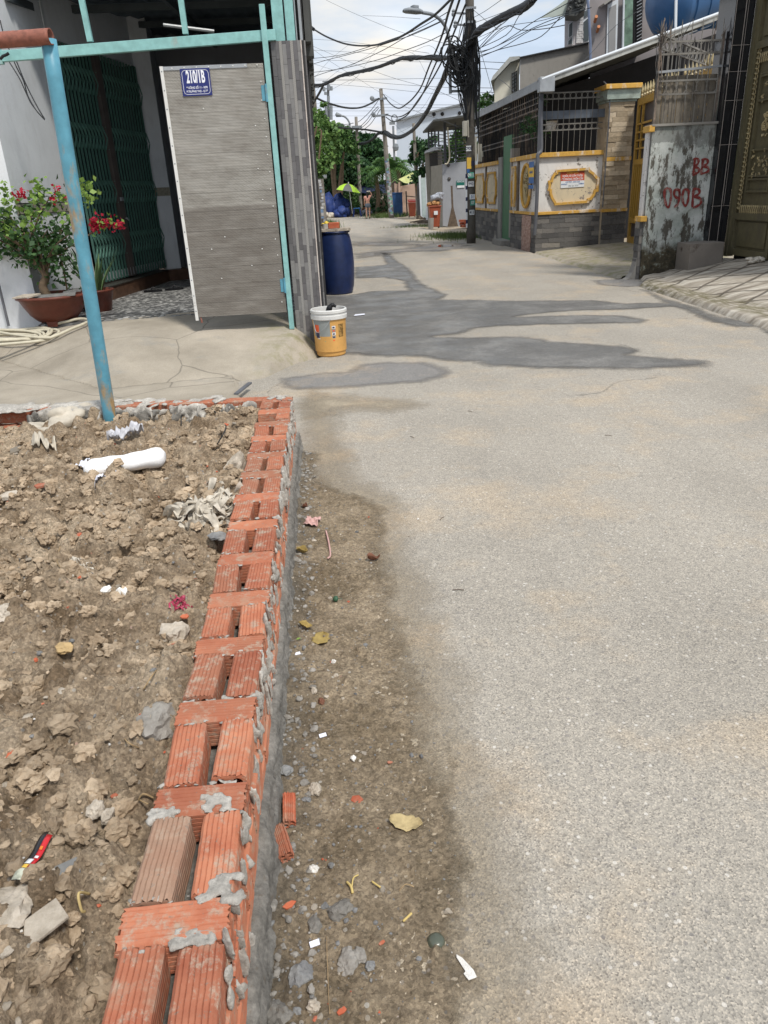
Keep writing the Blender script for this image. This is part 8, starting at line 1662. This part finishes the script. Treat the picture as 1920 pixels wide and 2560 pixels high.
strand([(455, 1075), (460, 1055), (490, 1040), (530, 1045), (560, 1070), (568, 1100), (545, 1125)], .0035, 'cable', 'thin dark looped wire on the rubble near the far wall corner', 'wire', lift=.03, cat='wire')
# candy wrapper
wr = thing('snack_wrapper', 'torn black and red snack wrapper lying on the dug soil', 'wrapper', P_(85, 2160)); a, b = P_(48, 2215)+Vector((0, 0, .012)), P_(130, 2098)+Vector((0, 0, .016)); d = b-a; s = Vector((-d.y, d.x, 0)).normalized()
def strip(t0, t1, w0, w1, mat, name, h=.0): 
    w = MB(); n = 8; vs = []
    for i in range(n+1):
        t = t0+(t1-t0)*i/n; z = .004*math.sin(t*9)+h
        for q in (w0, (w0+w1)/2, w1): vs.append(a+d*t+s*q+Vector((0, 0, z+.004*math.cos(q*90))))
    w.add(vs, [f for i in range(n) for f in ((3*i, 3*i+1, 3*i+4, 3*i+3), (3*i+1, 3*i+2, 3*i+5, 3*i+4))]); o = w.build(name, mat, wr, smooth=True); m_ = o.modifiers.new('t', 'SOLIDIFY'); m_.thickness = .0006; return o
BK, RD = simple('glossy_black_foil', (.012, .012, .016, 1), .25, .2, spec=.6), simple('glossy_red_foil', (.55, .015, .02, 1), .25, .2, spec=.6)
strip(0, 1, 0, .013, BK, 'black_half'); strip(.12, .92, -.012, .0, RD, 'red_half'); strip(0, .2, -.010, .012, simple('silver_print', (.5, .52, .42, 1), .3, .5, 60), 'silver_end', .002); strip(.3, .42, -.006, .006, 'label_white', 'white_print', .003); strip(.45, .5, -.010, -.003, 'label_white', 'white_print', .003); strip(.2, .28, -.006, .004, 'sign_yellow', 'yellow_print', .003); strip(.62, .68, -.008, -.002, simple('orange_print', (.7, .2, .03, 1), .4), 'orange_print', .003)
# litter on the dirt strip
def dz(x, y): return dirt_z(x, y)
cloth('fabric_scrap', G(782, 1312, .01), (.075, -.02, 0), (.02, .085, 0), 18, 18, .012, 'pinkrag', None, 5, follow=dz, label='pale pinkish fabric scrap with a trailing strip beside the wall', cat='fabric scrap')
strand([(815, 1330), (822, 1360), (826, 1390), (820, 1402)], .004, 'pinkrag', 'pink twisted fabric strip hanging off the fabric scrap', 'fabric_strip', 0, cat='fabric strip')
def leaf(px, L, Wd, a, mat, label, curl=.02, seed=1, lobes=False):
    p = G(*px, .01); u = Vector((math.cos(a), math.sin(a), 0)); v = Vector((-math.sin(a), math.cos(a), 0)); w = MB(); nu, nv = 12, 9; vs = []; rs = random.Random(seed)
    for i in range(nu+1):
        t = i/nu; wd = Wd*math.sin(math.pi*min(1, t*.96+.04))**.6*(1+.18*rs.uniform(-1, 1))
        for j in range(nv+1): q = j/nv*2-1; h = curl*(abs(q)**1.5)*(.6+.4*math.sin(t*6+seed))+curl*.5*(t-.5)**2*4+rs.uniform(-.001, .001); vs.append((p.x+u.x*L*(t-.5)+v.x*wd*q/2, p.y+u.y*L*(t-.5)+v.y*wd*q/2, dirt_z(p.x, p.y)+.004+h))
    w.add(vs, [(i*(nv+1)+j, i*(nv+1)+j+1, (i+1)*(nv+1)+j+1, (i+1)*(nv+1)+j) for i in range(nu) for j in range(nv)]); o = w.build('dry_leaf', mat, loc=p, smooth=True, label=label, cat='leaf', group='dry leaves'); m_ = o.modifiers.new('t', 'SOLIDIFY'); m_.thickness = .0008; return o
leaf((803, 1605), .075, .062, 1.3, 'leafy', 'big round yellow leaf pressed flat on the dirt', .006, 3); leaf((765, 1578), .055, .028, 2.6, 'leafy', 'long curled yellow leaf touching the big round one', .018, 4); leaf((757, 1388), .06, .035, -.6, 'leafy', 'crumpled olive yellow leaf at the wall foot', .03, 5); leaf((935, 1400), .055, .028, .2, 'leafbrown', 'brown folded leaf standing on the dirt edge', .030, 6); leaf((762, 1270), .03, .03, .9, 'leafbrown', 'rusty brown crumpled leaf near the wall above the fabric scrap', .02, 7)
leaf((1015, 2058), .085, .052, -.35, simple('torn_kraft_paper', (.42, .33, .17, 1), .85, .35, 30, .4, 70), 'flattened tan brown paper-like leaf on the dirt edge', .008, 8)
leaf((748, 1612), .016, .010, .4, 'leafyoung', 'tiny bright green leaf scrap at the wall foot', .004, 11)
w = MB(); p = G(840, 1500, .012); w.blob((p.x, p.y, dirt_z(p.x, p.y)+.010), .0125, .05, 3, 4); w.tube([Vector((p.x+.008, p.y, dirt_z(p.x, p.y)+.012)), Vector((p.x+.024, p.y-.002, dirt_z(p.x, p.y)+.010))], .0012, 5); w.build('green_fruit', simple('small_green_fruit', (.04, .10, .055, 1), .4, .15), loc=p, smooth=True, label='small dark green round fruit with a stalk on the dirt', cat='fruit')
w = MB(); p = G(1090, 2352, .006); w.lathe([(0, .011), (.012, .010), (.0175, .006), (.019, 0)], (p.x, p.y, .003), 24); w.build('round_cap', simple('dark_olive_plastic', (.075, .085, .06, 1), .3, .3, spec=.6), loc=p, smooth=True, label='shiny dark olive round cap pressed in the dirt edge', cat='cap')
w = MB(); p = G(1165, 2420, .004); u = Vector((.35, -.94, 0)); v = Vector((.94, .35, 0)); w.prism([(-.032, -.004), (-.026, -.007), (.008, -.006), (.010, -.012), (.026, -.010), (.028, .008), (.012, .010), (-.020, .003)], (p.x, p.y, .006), u, v, (0, 0, .003)); w.build('plastic_piece', 'white_grit', loc=p, label='broken white plastic strip with a wider end on the dirt edge', cat='plastic piece', bevel=.001)
yel = simple('yellow_straw', (.55, .42, .16, 1), .7, .2)
strand([(868, 2210), (878, 2225), (882, 2238)], .0032, yel, 'thick yellow straw stem with a forked end on the dirt', 'straw', 0, cat='straw'); strand([(880, 2225), (884, 2205), (896, 2192)], .0018, yel, 'thin yellow fork of the thick straw stem', 'straw', 0, cat='straw'); strand([(930, 2208), (952, 2228)], .0024, yel, 'short dull yellow straw right of the forked one', 'straw', 0, cat='straw'); strand([(998, 2232), (1015, 2220), (1035, 2222)], .0013, root, 'thin curved straw near the asphalt edge', 'straw', 0, cat='straw'); strand([(1008, 2308), (1030, 2292)], .0028, yel, 'bright yellow straw bit near the olive cap', 'straw', 0, cat='straw'); strand([(816, 2345), (820, 2420), (822, 2500), (826, 2545)], .0008, root, 'long thin fibre lying down the dirt near the bottom', 'plant_fibre', 0, cat='fibre')
for x, y, lb in ((745, 1640, 'small pale plastic rectangle at the wall foot'), (810, 1856, 'tiny cream paper chip in the dirt'), (790, 2375, 'small tan paper flake near the mortar heap')):
    p = G(x, y, .005); w = MB(); w.obox((p.x-.010, p.y-.006, dirt_z(p.x, p.y)+.002), (.020, .004, .002), (-.003, .012, .002), (0, 0, .0012)); w.build('litter_scrap', 'papers', loc=p, label=lb, cat='scrap')
for i, (x, y) in enumerate(((1035, 1095), (1160, 1475), (1100, 1300), (1530, 1090), (1180, 1030))): 
    p = G(x, y, .003); w = MB(); a = rnd(0, 3); w.tube([p, p+Vector((math.cos(a)*.02, math.sin(a)*.02, .003)), p+Vector((math.cos(a)*.045, math.sin(a)*.04, 0))], .0018, 5); w.build('twig', 'wood', loc=p, label='tiny dark twig on the open asphalt', cat='twig', group='tiny twigs on the asphalt')
